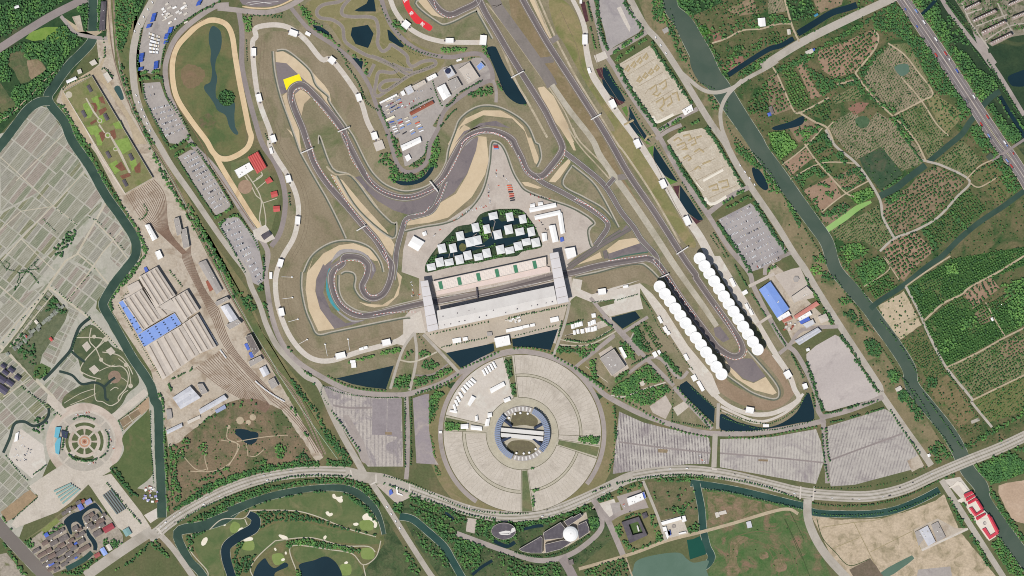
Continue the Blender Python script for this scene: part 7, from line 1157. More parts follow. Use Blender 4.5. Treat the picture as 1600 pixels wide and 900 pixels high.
for t,k_ in (("A -20,40 120,-10 420,-20 300,75 100,185 -20,260", D(den=.9)),("A -20,345 150,262 250,268 420,140 470,215 520,255 440,320 380,420 290,565 170,645 40,750 -20,790 -20,720 100,665 60,590 90,540 130,525 190,515 300,430 290,400 240,365 170,378 140,320 60,335 50,420 80,450 60,520 -20,500", {}),("A 470,40 558,5 556,195 535,195 510,110", {}),("A 602,-10 635,-10 622,205 608,205", {}),("A 715,-20 905,-20 860,90 810,180 785,280 760,330 735,300 722,160", {}),("A 745,380 770,420 830,630 890,760 980,905 935,905 860,760 790,580 750,450", D(tint=(.1,.5))),
              ("G 890,-10 925,60 1000,230 1085,370 1120,420 1200,500 1310,700 1440,905 1375,905 1250,700 1140,510 1010,300 930,120", D(den=.9)),("A 355,645 420,660 540,860 575,910 515,910 440,780", {}),("G 432,-10 485,20 620,245 760,470 870,640 925,760 895,830 890,745 860,660 745,480 600,260", {}),("M 905,5 830,125 745,215 695,290 715,410 800,555 900,720 1010,890 960,860 880,715 780,555 685,405 672,290 720,185 800,100", D(sp=4.6)),("T 985,10 1045,160 1040,400 1060,810 1025,815 1022,400 1010,150", D(den=.85)),("T 1060,385 1130,430 1100,520 1140,700 1110,745 1080,700", D(den=.8)),
              ("V 128,478 300,352 500,262 700,206 1032,172 1035,214 760,238 540,296 330,398 160,490", {}),("V 1085,172 1245,186 1245,216 1085,214", {}),("V 140,608 260,535 460,425 700,342 1000,290 1200,288 1325,318 1405,430 1415,520 1380,470 1280,365 1150,322 980,322 760,362 600,415 420,505 270,575 150,622", D(tint=(.15,.6))),("V 620,490 850,488 960,520 1200,600 1390,640 1380,655 1200,608 1000,560 760,556 660,610 690,550", D(tint=(.05,.35),den=.8)),("V 505,482 700,412 900,368 1190,350 1310,440 1400,525 1395,570 1300,478 1170,372 950,385 720,432 560,505", D(tint=(.1,.5))),("V 205,650 300,592 390,585 260,655 245,720 250,780 215,740", D(tint=(.1,.4))),("V 490,790 640,770 610,860 520,905 505,850", D(tint=(.05,.35),den=.8)),("V 820,688 950,662 1190,712 1300,735 1290,760 1100,732 920,702 840,722", D(tint=(.2,.8))),("V 530,690 600,640 540,740 510,790 490,740", D(tint=(.05,.3),den=.6)),("V 880,840 965,905 890,905", D(tint=(.2,.7))),("V 175,800 250,860 300,905 330,905 250,820", D(den=.7)),
              ("X 172,322 300,350 480,440 600,500 700,490 825,512 750,560 660,620 560,520 500,540 430,500 300,430 190,380", D(den=.75)),("X 180,400 300,440 440,520 520,600 700,690 680,740 560,690 440,660 330,560 230,470", D(den=.75)),("X 520,640 660,690 690,800 640,880 560,840 480,720", D(den=.8)),("X 925,525 1200,478 1445,388 1462,430 1250,492 1130,545 950,590 930,640 880,690 800,690 740,640 690,600 720,560 830,505", D(den=.9)),("X 790,748 1000,810 1190,800 1235,840 1240,905 880,905", D(den=.5,tint=(.3,.7))),("X 1435,480 1505,480 1512,545 1460,585", {}),("X 230,600 420,720 480,850 430,840 330,760 250,680", D(den=.5)),("X 150,690 260,880 200,890 130,740", D(den=.6)),("X 60,390 130,385 120,460 60,440", {}),
              ("Y 125,350 245,300 262,345 150,392", D(tint=(.05,.4))),("Y 285,285 460,235 462,275 300,330", D(den=.5)),("Y 88,490 155,475 162,550 120,575 92,550", D(tint=(.3,.7))),("Y 262,550 312,538 328,612 290,632", {}),("Y 318,642 372,652 398,705 370,722", {}),("Y 395,708 620,640 612,662 420,730 380,742", D(den=.7)),("Y 535,582 592,570 612,640 570,672", D(den=.8)),("Y 500,465 560,470 570,550 540,560", D(den=.6)),("Y 780,565 868,500 862,580 800,602", D(den=.9)),("Y 55,865 200,800 362,772 375,905 60,905", D(den=.55)),("Y 490,222 700,200 905,212 835,236 600,232", D(den=.9)),("Y 620,430 800,375 810,420 760,470 680,470", D(den=.4)),("Y 520,250 840,270 850,430 560,420", D(den=.06)),("Y 340,480 440,450 450,470 350,500", D(den=.8)),
              ("c 1320,105 1505,18 1610,90 1610,140 1440,225 1385,165", D(tint=(.3,.7))),("c 1390,600 1450,545 1610,745 1610,810 1500,790", D(tint=(.3,.7))),("c 1285,92 1305,98 1480,390 1610,560 1610,620 1460,420", D(den=.9)),("c 1112,292 1142,300 1235,490 1210,505", {}),("c 1252,530 1305,562 1400,770 1375,755", {}),("c 1152,250 1182,268 1208,312 1180,302", {}),("c 1216,342 1242,350 1302,470 1280,465", {}),("c 1100,170 1190,100 1190,140 1130,210", D(den=.6)),("c 1230,60 1300,100 1420,50 1600,-40 1600,-60 1300,60", D(den=.6)),
              ("b 1210,545 1260,520 1400,440 1540,370 1610,300 1610,350 1480,430 1320,520 1240,560", D(den=.7)),("b 1000,560 1060,510 1140,590 1150,620 1050,660", D(den=.8)),("b 740,80 800,70 830,130 780,170", D(den=.9)),("b 800,220 880,180 960,280 980,380 920,390 880,300", D(den=.8,tint=(.05,.5))),("S 600,530 650,510 720,560 690,640 620,610", D(tint=(.1,.4))),("S 460,360 520,330 600,420 640,480 560,440", D(tint=(.05,.35))),("S 430,270 500,250 530,290 470,310", {}),("S 330,100 400,90 420,140 380,160 330,140", D(tint=(.05,.3))),("S 260,70 330,60 340,110 280,120", D(tint=(.75,1))),("S 800,860 850,830 890,890 830,920", {}),("S 740,740 780,700 830,760 770,790", D(den=.8)),
              ("K 580,80 690,160 830,300 880,410 800,400 760,320 690,220 600,150", D(den=.9,tint=(.2,.8))),("K 900,460 930,460 1010,590 1000,630 960,570", {}),("K 1060,790 1130,790 1170,850 1100,850", D(den=.8)),("E 870,60 960,80 1000,140 1040,280 1100,400 1060,380 1010,280 960,170 880,130", D(den=.55)),("E 870,-20 940,-20 960,60 890,130", {}),("E 1210,590 1280,600 1290,680 1240,690", D(den=.6)),("E 990,-20 1060,-20 1200,200 1350,440 1365,540 1330,500 1240,390 1100,180", D(den=.85)),("E 1040,30 1130,100 1330,10 1290,-20 1060,-20", D(den=.6)),("E 1180,160 1560,80 1560,170 1340,240 1240,250", D(den=.3)),("E 1340,300 1600,220 1600,300 1450,390 1340,440", D(den=.35)),("E 1390,470 1600,340 1600,400 1440,480", {}),
              ("F 0,90 100,90 140,140 60,160 0,180", D(den=.8)),("F 100,-20 270,-20 290,90 200,130 160,140", D(den=.55)),("F 40,440 200,352 260,330 480,200 645,105 640,140 500,222 310,320 270,372 60,462", {}),("F 650,90 800,15 885,135 895,205 1000,262 1200,560 1285,705 1200,760 1180,610 1060,590 1000,490 870,260 760,200 650,180", D(tint=(.1,.65))),("F 200,378 300,450 390,500 540,465 610,565 590,605 540,530 400,560 330,602 290,500", D(tint=(.1,.5))),("F 560,420 690,320 750,270 650,400 600,490 700,640 835,700 790,722 640,620", D(den=.85,tint=(.1,.5))),("F 860,-20 1050,-20 1080,90 1130,200 1140,280 1240,330 1300,420 1420,490 1440,560 1380,612 1330,655 950,110", D(tint=(.25,.75))),("F 1265,790 1400,860 1460,905 1290,905", D(den=.5)),("F 1360,660 1400,640 1560,850 1520,905 1450,820", D(tint=(.2,.7))),("F 1420,600 1450,590 1600,800 1600,860 1560,830", {}),("F 190,120 560,60 700,-10 620,-20 300,100", D(den=.4)),("F 760,740 830,720 920,880 870,905", D(den=.8)),("F 1040,600 1180,720 1160,760", D(den=.4)),
              ("L 1250,-20 1340,-20 1480,190 1590,390 1560,400 1500,400 1430,230 1340,160 1290,60", D(den=.85)),("L 1420,-20 1600,-20 1600,60 1540,100", {}),("L 720,440 830,390 850,420 760,480", {}),("L 700,395 840,290 850,310 720,400", {}),("L 450,740 560,712 640,770 500,850", D(tint=(.4,.9))),("L 540,860 700,790 740,850 S 720,120 620,200", D(tint=(.35,.7),den=.9)),("L 500,420 640,370 665,425 560,475", D(tint=(.5,1))),("L 0,30 100,20 190,110 70,200 20,100", D(tint=(.6,1),sp=4.4)),("L 160,310 300,230 360,300 340,330 290,280 240,330 220,370", D(tint=(.1,.6))),("L 320,210 450,140 500,215 480,240 420,170 360,220 390,280 370,290", D(tint=(.15,.6))),("L 410,310 560,240 610,320 490,400 450,380 560,340 570,310 540,280 450,320", D(tint=(.05,.4))),("L 250,100 370,20 405,105 300,170 290,140 370,110 350,60 280,110", D(tint=(.05,.5))),("L 185,5 330,-10 240,85 200,50", D(tint=(.2,.8))),("L 330,545 480,462 520,510 400,595 440,540 380,560", D(tint=(.1,.5))),("L 280,440 300,430 330,540 310,530", D(den=.8)),("L 310,350 380,340 380,380 330,380", D(den=.8)),("L 360,400 410,400 400,440 370,430", {}),("L 960,640 1000,630 1070,760 1040,770", D(tint=(.1,.5))),("L 1150,510 1270,640 1240,650 1140,540", D(den=.8)),("L 0,110 30,190 200,420 330,590 300,600 160,420 0,180", D(den=.5,r=(1.6,2.4))),("L 360,670 400,680 540,905 480,905", D(den=.5,r=(1.6,2.4))),
              ("S 420,-20 460,-20 620,250 640,300 600,270 500,110", D(den=.5,r=(1.6,2.4))),("S 660,330 690,360 880,600 1020,880 990,880 850,620 700,420", D(den=.6,r=(1.6,2.4))),("S 880,190 930,190 960,240 950,260", D(tint=(.05,.3))),("S 1000,760 1060,750 1050,820 990,830", D(tint=(.1,.3))),("S 1460,180 1600,140 1600,420 1540,450 1500,350", D(tint=(.5,.9),den=.7,sp=4.4)),("S 1200,400 1300,370 1310,440 1200,470", D(tint=(.45,.85),den=.6,sp=4.4)),("S 1060,560 1160,500 1180,560 1090,620", D(tint=(.45,.85),den=.6,sp=4.4)),("S 1110,60 1180,40 1190,110 1120,110", D(tint=(.7,1),sp=4.4)),("b 1310,690 1540,590 1600,650 1600,700 1390,790", D(tint=(.2,.5),sp=4.6)),("b 1440,500 1530,540 1610,500 1610,600 1560,580", D(den=.7)),
              ("C 250,20 330,60 360,130 440,180 480,240 560,320 520,320 460,250 360,180 300,110", D(den=.9,tint=(.3,.9))),("C 560,310 590,330 690,380 700,470 670,460 680,390 600,350", D(den=.8)),("D 610,290 640,290 700,480 760,610 720,540 660,420", D(tint=(.2,.7))),("D 800,600 880,620 885,655 830,645", {}),("D 350,300 530,290 530,318 360,330", D(tint=(.5,1))),("D 40,120 80,130 150,190 130,200 60,160", D(tint=(.2,.7))),("D 500,600 560,560 680,540 680,590 560,610", D(tint=(.2,.7))),("H 840,230 870,230 900,280 1010,290 1060,250 1090,210 1150,230 1110,260 1000,350 860,350 830,310", D(tint=(.2,.7))),("H 760,170 830,150 870,200 860,240 800,240 760,210", D(den=.6)),("H 800,20 870,30 910,170 880,200 850,130", D(tint=(.2,.6),den=.9)),("H 1100,60 1140,60 1150,140 1120,230 1080,210", D(tint=(.4,1))),("H 980,240 1060,180 1120,20 1110,60 1070,200 1000,250", D(den=.4)),
              ("B 710,100 770,110 775,190 740,200", D(tint=(.5,1))),("B 720,85 985,85 985,110 720,110", D(tint=(.05,.4),den=.8,r=(1.6,2.4))),("A 1310,0 1375,0 1375,35 1330,30", D(tint=(.05,.5))),("O 780,600 900,570 905,600 780,620", D(tint=(.5,1),sp=4)),("O 560,665 735,615 735,635 560,672", D(tint=(.5,.95),sp=4)),("O 145,530 180,540 290,690 270,700 200,640", D(tint=(.05,.35))),("O 290,710 320,710 385,790 370,810 320,770", D(tint=(.1,.4))),("O 45,240 65,290 120,420 100,430 50,320", D(den=.5)),("O 20,170 50,180 45,225 10,215", D(tint=(.05,.4))),
              ("Q 50,770 110,740 165,745 160,830 50,830", D(tint=(.3,.8))),("Q 215,595 260,590 290,615 270,640 220,635", {}),("Q 235,660 290,645 350,680 320,710 230,705", D(tint=(.25,.7))),("Q 190,760 300,735 420,695 430,720 330,770 190,830", D(tint=(.3,.8))),("Q 130,600 180,590 180,610 130,640", D(den=.7)),("Q 745,655 795,650 800,755 760,765", D(tint=(.05,.5),sp=4.2)),("Q 785,800 815,795 820,870 795,860", D(tint=(.05,.5),sp=4.2)),("Q 1080,570 1360,545 1360,590 1240,640 1200,600 1080,610", D(den=.85)),("Q 1285,650 1320,640 1330,760 1290,770", D(tint=(.4,.9))),("Q 1455,530 1520,540 1560,600 1570,660 1510,630", D(tint=(.3,.8))),("Q 1430,830 1600,720 1600,900 1500,880 1440,860", D(tint=(.25,.75))),("Q 1440,760 1530,705 1535,730 1450,790", D(tint=(.3,.8))),("Q 1550,450 1600,430 1600,590 1560,550", D(tint=(.1,.5))),
              ("a 210,200 330,120 440,30 470,40 550,140 440,170 420,140 380,150 410,200 300,230", D(tint=(.3,.8))),("a 300,245 440,190 560,160 590,190 580,220 470,290 420,300 320,260", D(tint=(.3,.8))),("a 180,270 240,290 260,500 235,660 180,740 215,640 235,500 240,380 220,310", D(den=.8,r=(1.6,2.4))),("a 10,490 145,485 140,540 20,530", D(tint=(.3,.8),sp=4.4,r=(1.6,2.4))),("R 350,460 390,450 410,560 480,600 390,600 360,560", D(tint=(.05,.4),sp=4)),("d 1440,330 1500,260 1570,290 1490,360 1460,520 1440,560", D(tint=(.3,.8),sp=4.4)),("d 1435,560 1480,720 1500,850 1480,870 1450,760", D(tint=(.3,.8),sp=4.2,r=(1.6,2.3))),("W 130,400 180,350 220,330 180,500 150,530 130,500", D(tint=(.3,.8),sp=4.2,r=(1.6,2.3))),("W 160,680 200,850 220,900 190,900 155,800", D(tint=(.2,.7),sp=4,r=(1.4,2.1))),("W 245,520 345,545 345,588 245,585", D(tint=(.5,.9),sp=4.2)),("W 1170,630 1310,625 1310,685 1170,660", D(tint=(.3,.8),sp=4.4)),("X 1040,280 1085,280 1120,395 1045,410", D(tint=(.15,.6),sp=4.2)),("X 1022,140 1048,140 1060,235 1035,240", D(tint=(.15,.6),sp=4.2)),
              ("a 520,-40 550,-30 665,90 640,140 560,30", D(tint=(.2,.6),sp=4.4)),("b 250,60 290,100 345,320 320,320 270,130 235,0", D(tint=(.05,.35),r=(2.4,3.2))),("b 545,0 690,215 680,225 540,20", D(tint=(.05,.35))),("E 520,0 545,0 560,200 605,310 590,320 565,260 545,160", D(tint=(.02,.3),r=(2.4,3.2))),("E 690,0 710,0 825,180 810,200 750,110", D(tint=(.02,.3),r=(2.4,3.2))),("E 638,400 670,405 850,700 910,800 890,800 740,580", D(tint=(.02,.3),r=(2.4,3.2))),("E 862,270 880,260 930,360 1120,640 1105,650 900,360", D(tint=(.02,.3),r=(2.4,3.2))),("K 170,110 200,130 280,270 420,490 400,500 260,280", D(tint=(.02,.3),r=(2.4,3.2))),("K 405,-10 425,-10 650,370 635,375", D(tint=(.02,.3),r=(2.4,3.2))),("K 480,590 500,600 640,800 700,905 670,905 540,710", D(tint=(.02,.3),r=(2.4,3.2))),("K 700,455 720,450 920,770 905,785", D(tint=(.02,.3),r=(2.4,3.2))),("S 340,320 380,320 415,400 400,430 350,380", D(tint=(.1,.5))),("S 320,390 350,370 370,450 330,470 310,430", D(tint=(.1,.5))),("S 70,120 130,80 200,110 240,200 200,220 130,220", D(den=.5,tint=(.1,.5))),("S 240,130 330,290 310,290 230,140", D(den=.8)),
              ("T 200,225 300,190 290,270 250,320 200,290", D(den=.6,tint=(.05,.5))),("M 330,250 420,330 400,380 340,320 280,360 300,300", D(den=.6,tint=(.05,.4),sp=4.4)),("M 60,560 140,480 220,560 230,700 150,640", D(den=.4,tint=(.05,.4),sp=4.4)),("M 215,690 310,700 270,770 210,760", D(den=.4)),("G 330,750 380,720 430,630 470,640 500,680 420,740 380,820 340,790", D(den=.55,tint=(.05,.4),sp=4.4)),("k -20,640 60,620 140,700 80,800 -20,900", D(tint=(.05,.5))),("k 250,560 480,420 560,360 600,400 420,520", D(tint=(.2,.7),den=.8)),("k 1190,640 1260,610 1310,680 1230,740", D(tint=(.3,.6))),("k 1340,640 1400,620 1520,700 1420,770 1330,720", D(tint=(.3,.6))),("U 130,700 170,700 340,890 300,900 200,760", D(den=.9)),("U 420,880 560,840 660,770 700,800 560,890", D(den=.8)),("U 790,130 820,140 950,330 920,340", D(tint=(.05,.4))),("U 0,470 20,480 130,640 120,650", D(den=.9)),("U 0,640 20,650 190,890 160,895", D(den=.9)),("U 760,235 785,240 990,510 960,520", D(tint=(.05,.4),den=.7)),("U 800,860 900,800 1010,700 1060,650 1110,650 1200,780 1140,760 1060,680 900,830", D(den=.8)),
              ("T 1180,270 1340,185 1345,200 1200,285", D(den=.8)),("T 1240,390 1300,360 1290,440 1250,440", D(den=.8,tint=(.2,.8))),("T 1060,370 1200,330 1170,400 1150,470", D(den=.4)),("T 1150,690 1340,600 1500,560 1440,610 1280,640", D(den=.6)),("T 1420,130 1600,90 1600,150 1450,150", D(den=.4)),("V 750,90 800,70 830,100 810,170 780,160", D(tint=(.3,.9))),("V 630,190 720,170 700,200 640,205", D(den=.7)),("V 270,290 400,240 480,220 380,290 290,330", D(den=.6)),("V 930,120 980,170 960,180 860,190", D(tint=(.05,.3),den=.7)),("V 1040,-20 1100,20 1220,170 1180,175 1090,60", D(tint=(.1,.5))),("d 270,140 330,200 500,420 560,540 700,700 800,860 740,860 600,660 480,440 330,280", D(den=.85,tint=(.05,.5))),("d 400,100 430,120 520,190 500,215 440,180", D(tint=(.1,.4))),("d 290,400 340,420 350,480 300,470", D(den=.9)),("d 380,570 480,680 470,700 380,620", D(den=.5)),("N 900,260 960,250 1010,340 950,350", D(tint=(.1,.4))),("N 720,0 760,20 840,120 860,220 920,230 860,270 790,120", D(den=.9)),("n -20,300 40,330 560,920 -20,920", D(den=.5)),
              ("n 370,260 640,130 900,200 540,400", D(den=.6,r=(1.5,2.4))),("n 560,500 1000,300 1140,420 700,640", D(den=.5,r=(1.5,2.4))),("n 740,760 1180,560 1270,660 880,860", D(den=.3,r=(1.5,2.4))),("n 1020,200 1230,130 1320,340 1240,440 1100,320", D(den=.55,r=(1.5,2.4))),("n 100,-20 340,-20 600,40 340,180 260,160", D(den=.5,r=(1.5,2.4))),("n 700,-20 1240,-20 1240,90 1000,200 700,80", D(den=.4,r=(1.5,2.4))),("n 1340,480 1600,540 1600,640 1400,640", D(den=.6,r=(1.5,2.4)))):
    k_=D(k_); fill(t,k_.pop('sp', 4.9),k_.pop('r', (2.4,3.6)),k_.pop('tint', (.12,.72)),k_.pop('den', 1),**k_)
for t,wd in (('b 238,20 268,110 300,220 345,325', 4.6),('b 545,5 620,110 690,215', 4),('S 455,500 515,580 575,665', 4),('E 527,0 550,190 602,308', 4.6),('E 695,0 745,90 815,180', 4),('E 652,405 740,565 895,790', 4.8),('E 870,280 930,370 1122,650', 4.6),('K 172,110 262,262 410,482', 4.8),('K 412,0 500,130 640,370', 4.6),('K 487,595 600,750 692,905', 4.8),('K 708,462 800,610 912,778', 4.6),('A 1115,380 1115,381', 1)): belt(t,wd,4.2,(2.2,3.2),(.02,.3),free=True)
fill(arc(354,153,12.5,0,360,20),4.8,(2.2,3.2),(.1,.6),free=True)
# heath scrub
fill("T 1055,370 1180,300 1330,200 1420,110 1600,90 p 440,640 482,700 490,722 440,732 360,752 268,806 262,790", 9,(1.2,2.3),(.2,.8),.35,'hedges'); fill("Y 1070,620 1500,520 1600,700 1600,900 950,900", 14,(1.2,2.2),(.3,.8),.14,'hedges'); fill("p 1170,215 1250,345 1330,470 1400,580 1470,690 1440,690 1375,590 1250,390", 9,(1.2,2.4),(.1,.6),.22,'hedges'); fill("p 612,770 700,793 870,806 960,840 880,905 690,905", 8,(1.3,2.2),(.2,.8),.35,'hedges')
fill("p 1040,-20 1400,-20 1602,290 1602,680 1500,705 1380,510 1290,370 1170,215 1165,160 1120,130 1060,30", 7,(1.3,2.6),(0,.6),.3,'hedges')
# orchards and nurseries
for t,an,du,dv,k_ in ((NUR2,-33,4.6,6.2,D(r=(.8,1.2))),(NUR1,58,4.6,6.2,D(r=(.8,1.2))),("F 460,270 640,190 690,220 680,300 560,420", -35,8,8,D(r=(2,2.8))),("F 300,330 450,270 550,410 540,450 420,490 340,440", -35,7.5,7.5,D(r=(1.6,2.4))),("F 170,400 220,380 300,560 340,600 270,620 210,480", 60,7.5,9,D(r=(1.6,2.3))),("F 80,450 160,420 270,630 200,690 150,660", -30,6,6,D(r=(1.8,2.6),tint=(.4,.9))),("F 0,480 50,460 120,600 150,680 40,720 0,620", -28,8,8.5,D(r=(2,2.8))),("F 210,690 370,610 400,680 370,760", -30,6.5,6.5,D(r=(1.8,2.6))),("F 130,800 260,740 330,800 260,890 190,890", -30,9,9,D(r=(2.2,3),den=.6)),("F 990,620 1050,590 1210,700 1190,760 1120,840 1060,760", -40,6,6,D(r=(1,1.8),den=.6)),("F 810,720 970,640 1040,740 1120,850 1060,890 930,880 880,820", 58,5,6.4,D(r=(1.1,1.7))),("F 940,880 1050,890 1100,880 L 1080,130 1010,190 980,150", 58,4.6,6.4,D(r=(1,1.6))),("F 400,610 540,540 600,590 560,620 470,640 420,650", -30,3.6,7,D(r=(1,1.5))),
                          ("L 700,470 880,370 950,290 1060,240 1210,320 1230,340 1000,590 800,670 720,560", -32,7,8,D(r=(1.7,2.5),tint=(.05,.45))),("L 720,760 780,700 920,650 1040,770 900,880 S 850,160 790,100", -32,8.5,8.5,D(r=(2.1,2.9),tint=(.05,.45))),("L 940,620 1180,420 1260,380 1370,500 1290,590 1060,760", -35,6,6.5,D(r=(1.6,2.4))),("L 1040,220 1220,80 1330,200 1240,310 1100,230", -35,6,7,D(r=(1.2,2),tint=(.05,.4))),("L 1250,300 1380,210 1480,240 1560,390 1440,480 1340,360", -35,7,7,D(r=(1.5,2.6),den=.7)),("L 390,640 570,550 600,540 640,720 440,700", -32,3.8,6,D(r=(.9,1.4),tint=(.2,.7))),("L 600,540 690,480 700,560 780,690 690,760 640,720", 58,6.6,7.5,D(r=(1.5,2.2))),("L 440,330 560,270 580,320 490,370", -32,4,5.4,D(r=(.9,1.3),tint=(.5,.9))),("L 90,220 240,130 280,190 140,300", -32,9,9,D(r=(.9,1.5),den=.5)),("L 250,90 370,20 410,110 300,170", 58,7,7,D(r=(1.8,2.4))),
                          ("S 870,190 1140,20 1600,-60 1600,60 1460,110 1270,190 1200,240 1090,300 970,400 940,320", -28,5.4,6.2,D(r=(1.6,2.3),tint=(.15,.7))),("S 980,410 1190,250 1330,300 1440,350 1600,200 1600,430 1460,510 1120,690 1050,560", -28,5.4,6.2,D(r=(1.6,2.3),tint=(.2,.75))),("S 1110,700 1460,530 1600,480 1600,740 1280,880", -32,6,6.8,D(r=(1.4,2.2),tint=(.15,.6))),("S 1280,890 1600,750 1600,900 b 1600,330 1420,390 1370,400 1260,260", -32,4.4,8,D(r=(1,1.7),tint=(.3,.8),den=.7)),("S 820,540 980,470 1060,610 1110,730 1010,800 920,670", -30,4.6,5.4,D(r=(1.1,1.8),tint=(.15,.6),den=.8)),("S 1220,230 1390,130 1450,200 1280,330", 58,4,12,D(r=(1.5,2.2),tint=(.05,.35))),("S 540,90 700,20 740,80 600,190", -30,5,5.4,D(r=(1.8,2.5),tint=(.3,.7))),("S 620,210 740,110 800,190 690,290", -30,5,5.4,D(r=(1.8,2.5),tint=(.3,.7))),("S 1370,300 1500,220 1520,330 1420,390", -30,5,5.4,D(r=(1.7,2.4),tint=(.1,.5))),("E 1420,110 1540,90 1560,160 1420,180", -20,6,7,D(r=(1.2,2))),("E 1240,60 1340,10 1520,-20 1540,80 1420,100 1300,130", -25,7,7,D(r=(1.5,2.4),den=.7)),("F 0,200 40,190 150,260 0,330", -28,7,7,D(r=(1.8,2.6))),("E 1450,680 1600,480 1600,700 1500,720", -28,8,8,D(r=(2,2.8))),("E 1560,520 1600,500 1600,700 1480,700", -28,8,8,D(r=(2,2.8))),("K 585,90 690,160 740,240 690,240 610,150", -40,5,6,D(r=(1.3,1.9),tint=(.05,.35))),
                          ("R 395,415 430,400 545,565 505,590", 58,5.4,5.6,D(r=(1.7,2.2),tint=(.25,.55))),("R 515,600 550,585 665,745 620,775", 58,5.4,5.6,D(r=(1.7,2.2),tint=(.25,.55))),("R 350,455 395,440 490,595 400,590", 58,5,5,D(r=(1.6,2.1),tint=(.02,.25))),("b 1225,440 1320,410 1340,440 1240,480", -30,6,6,D(r=(1.2,2)))):
    grid(t,an,du,dv,**k_)
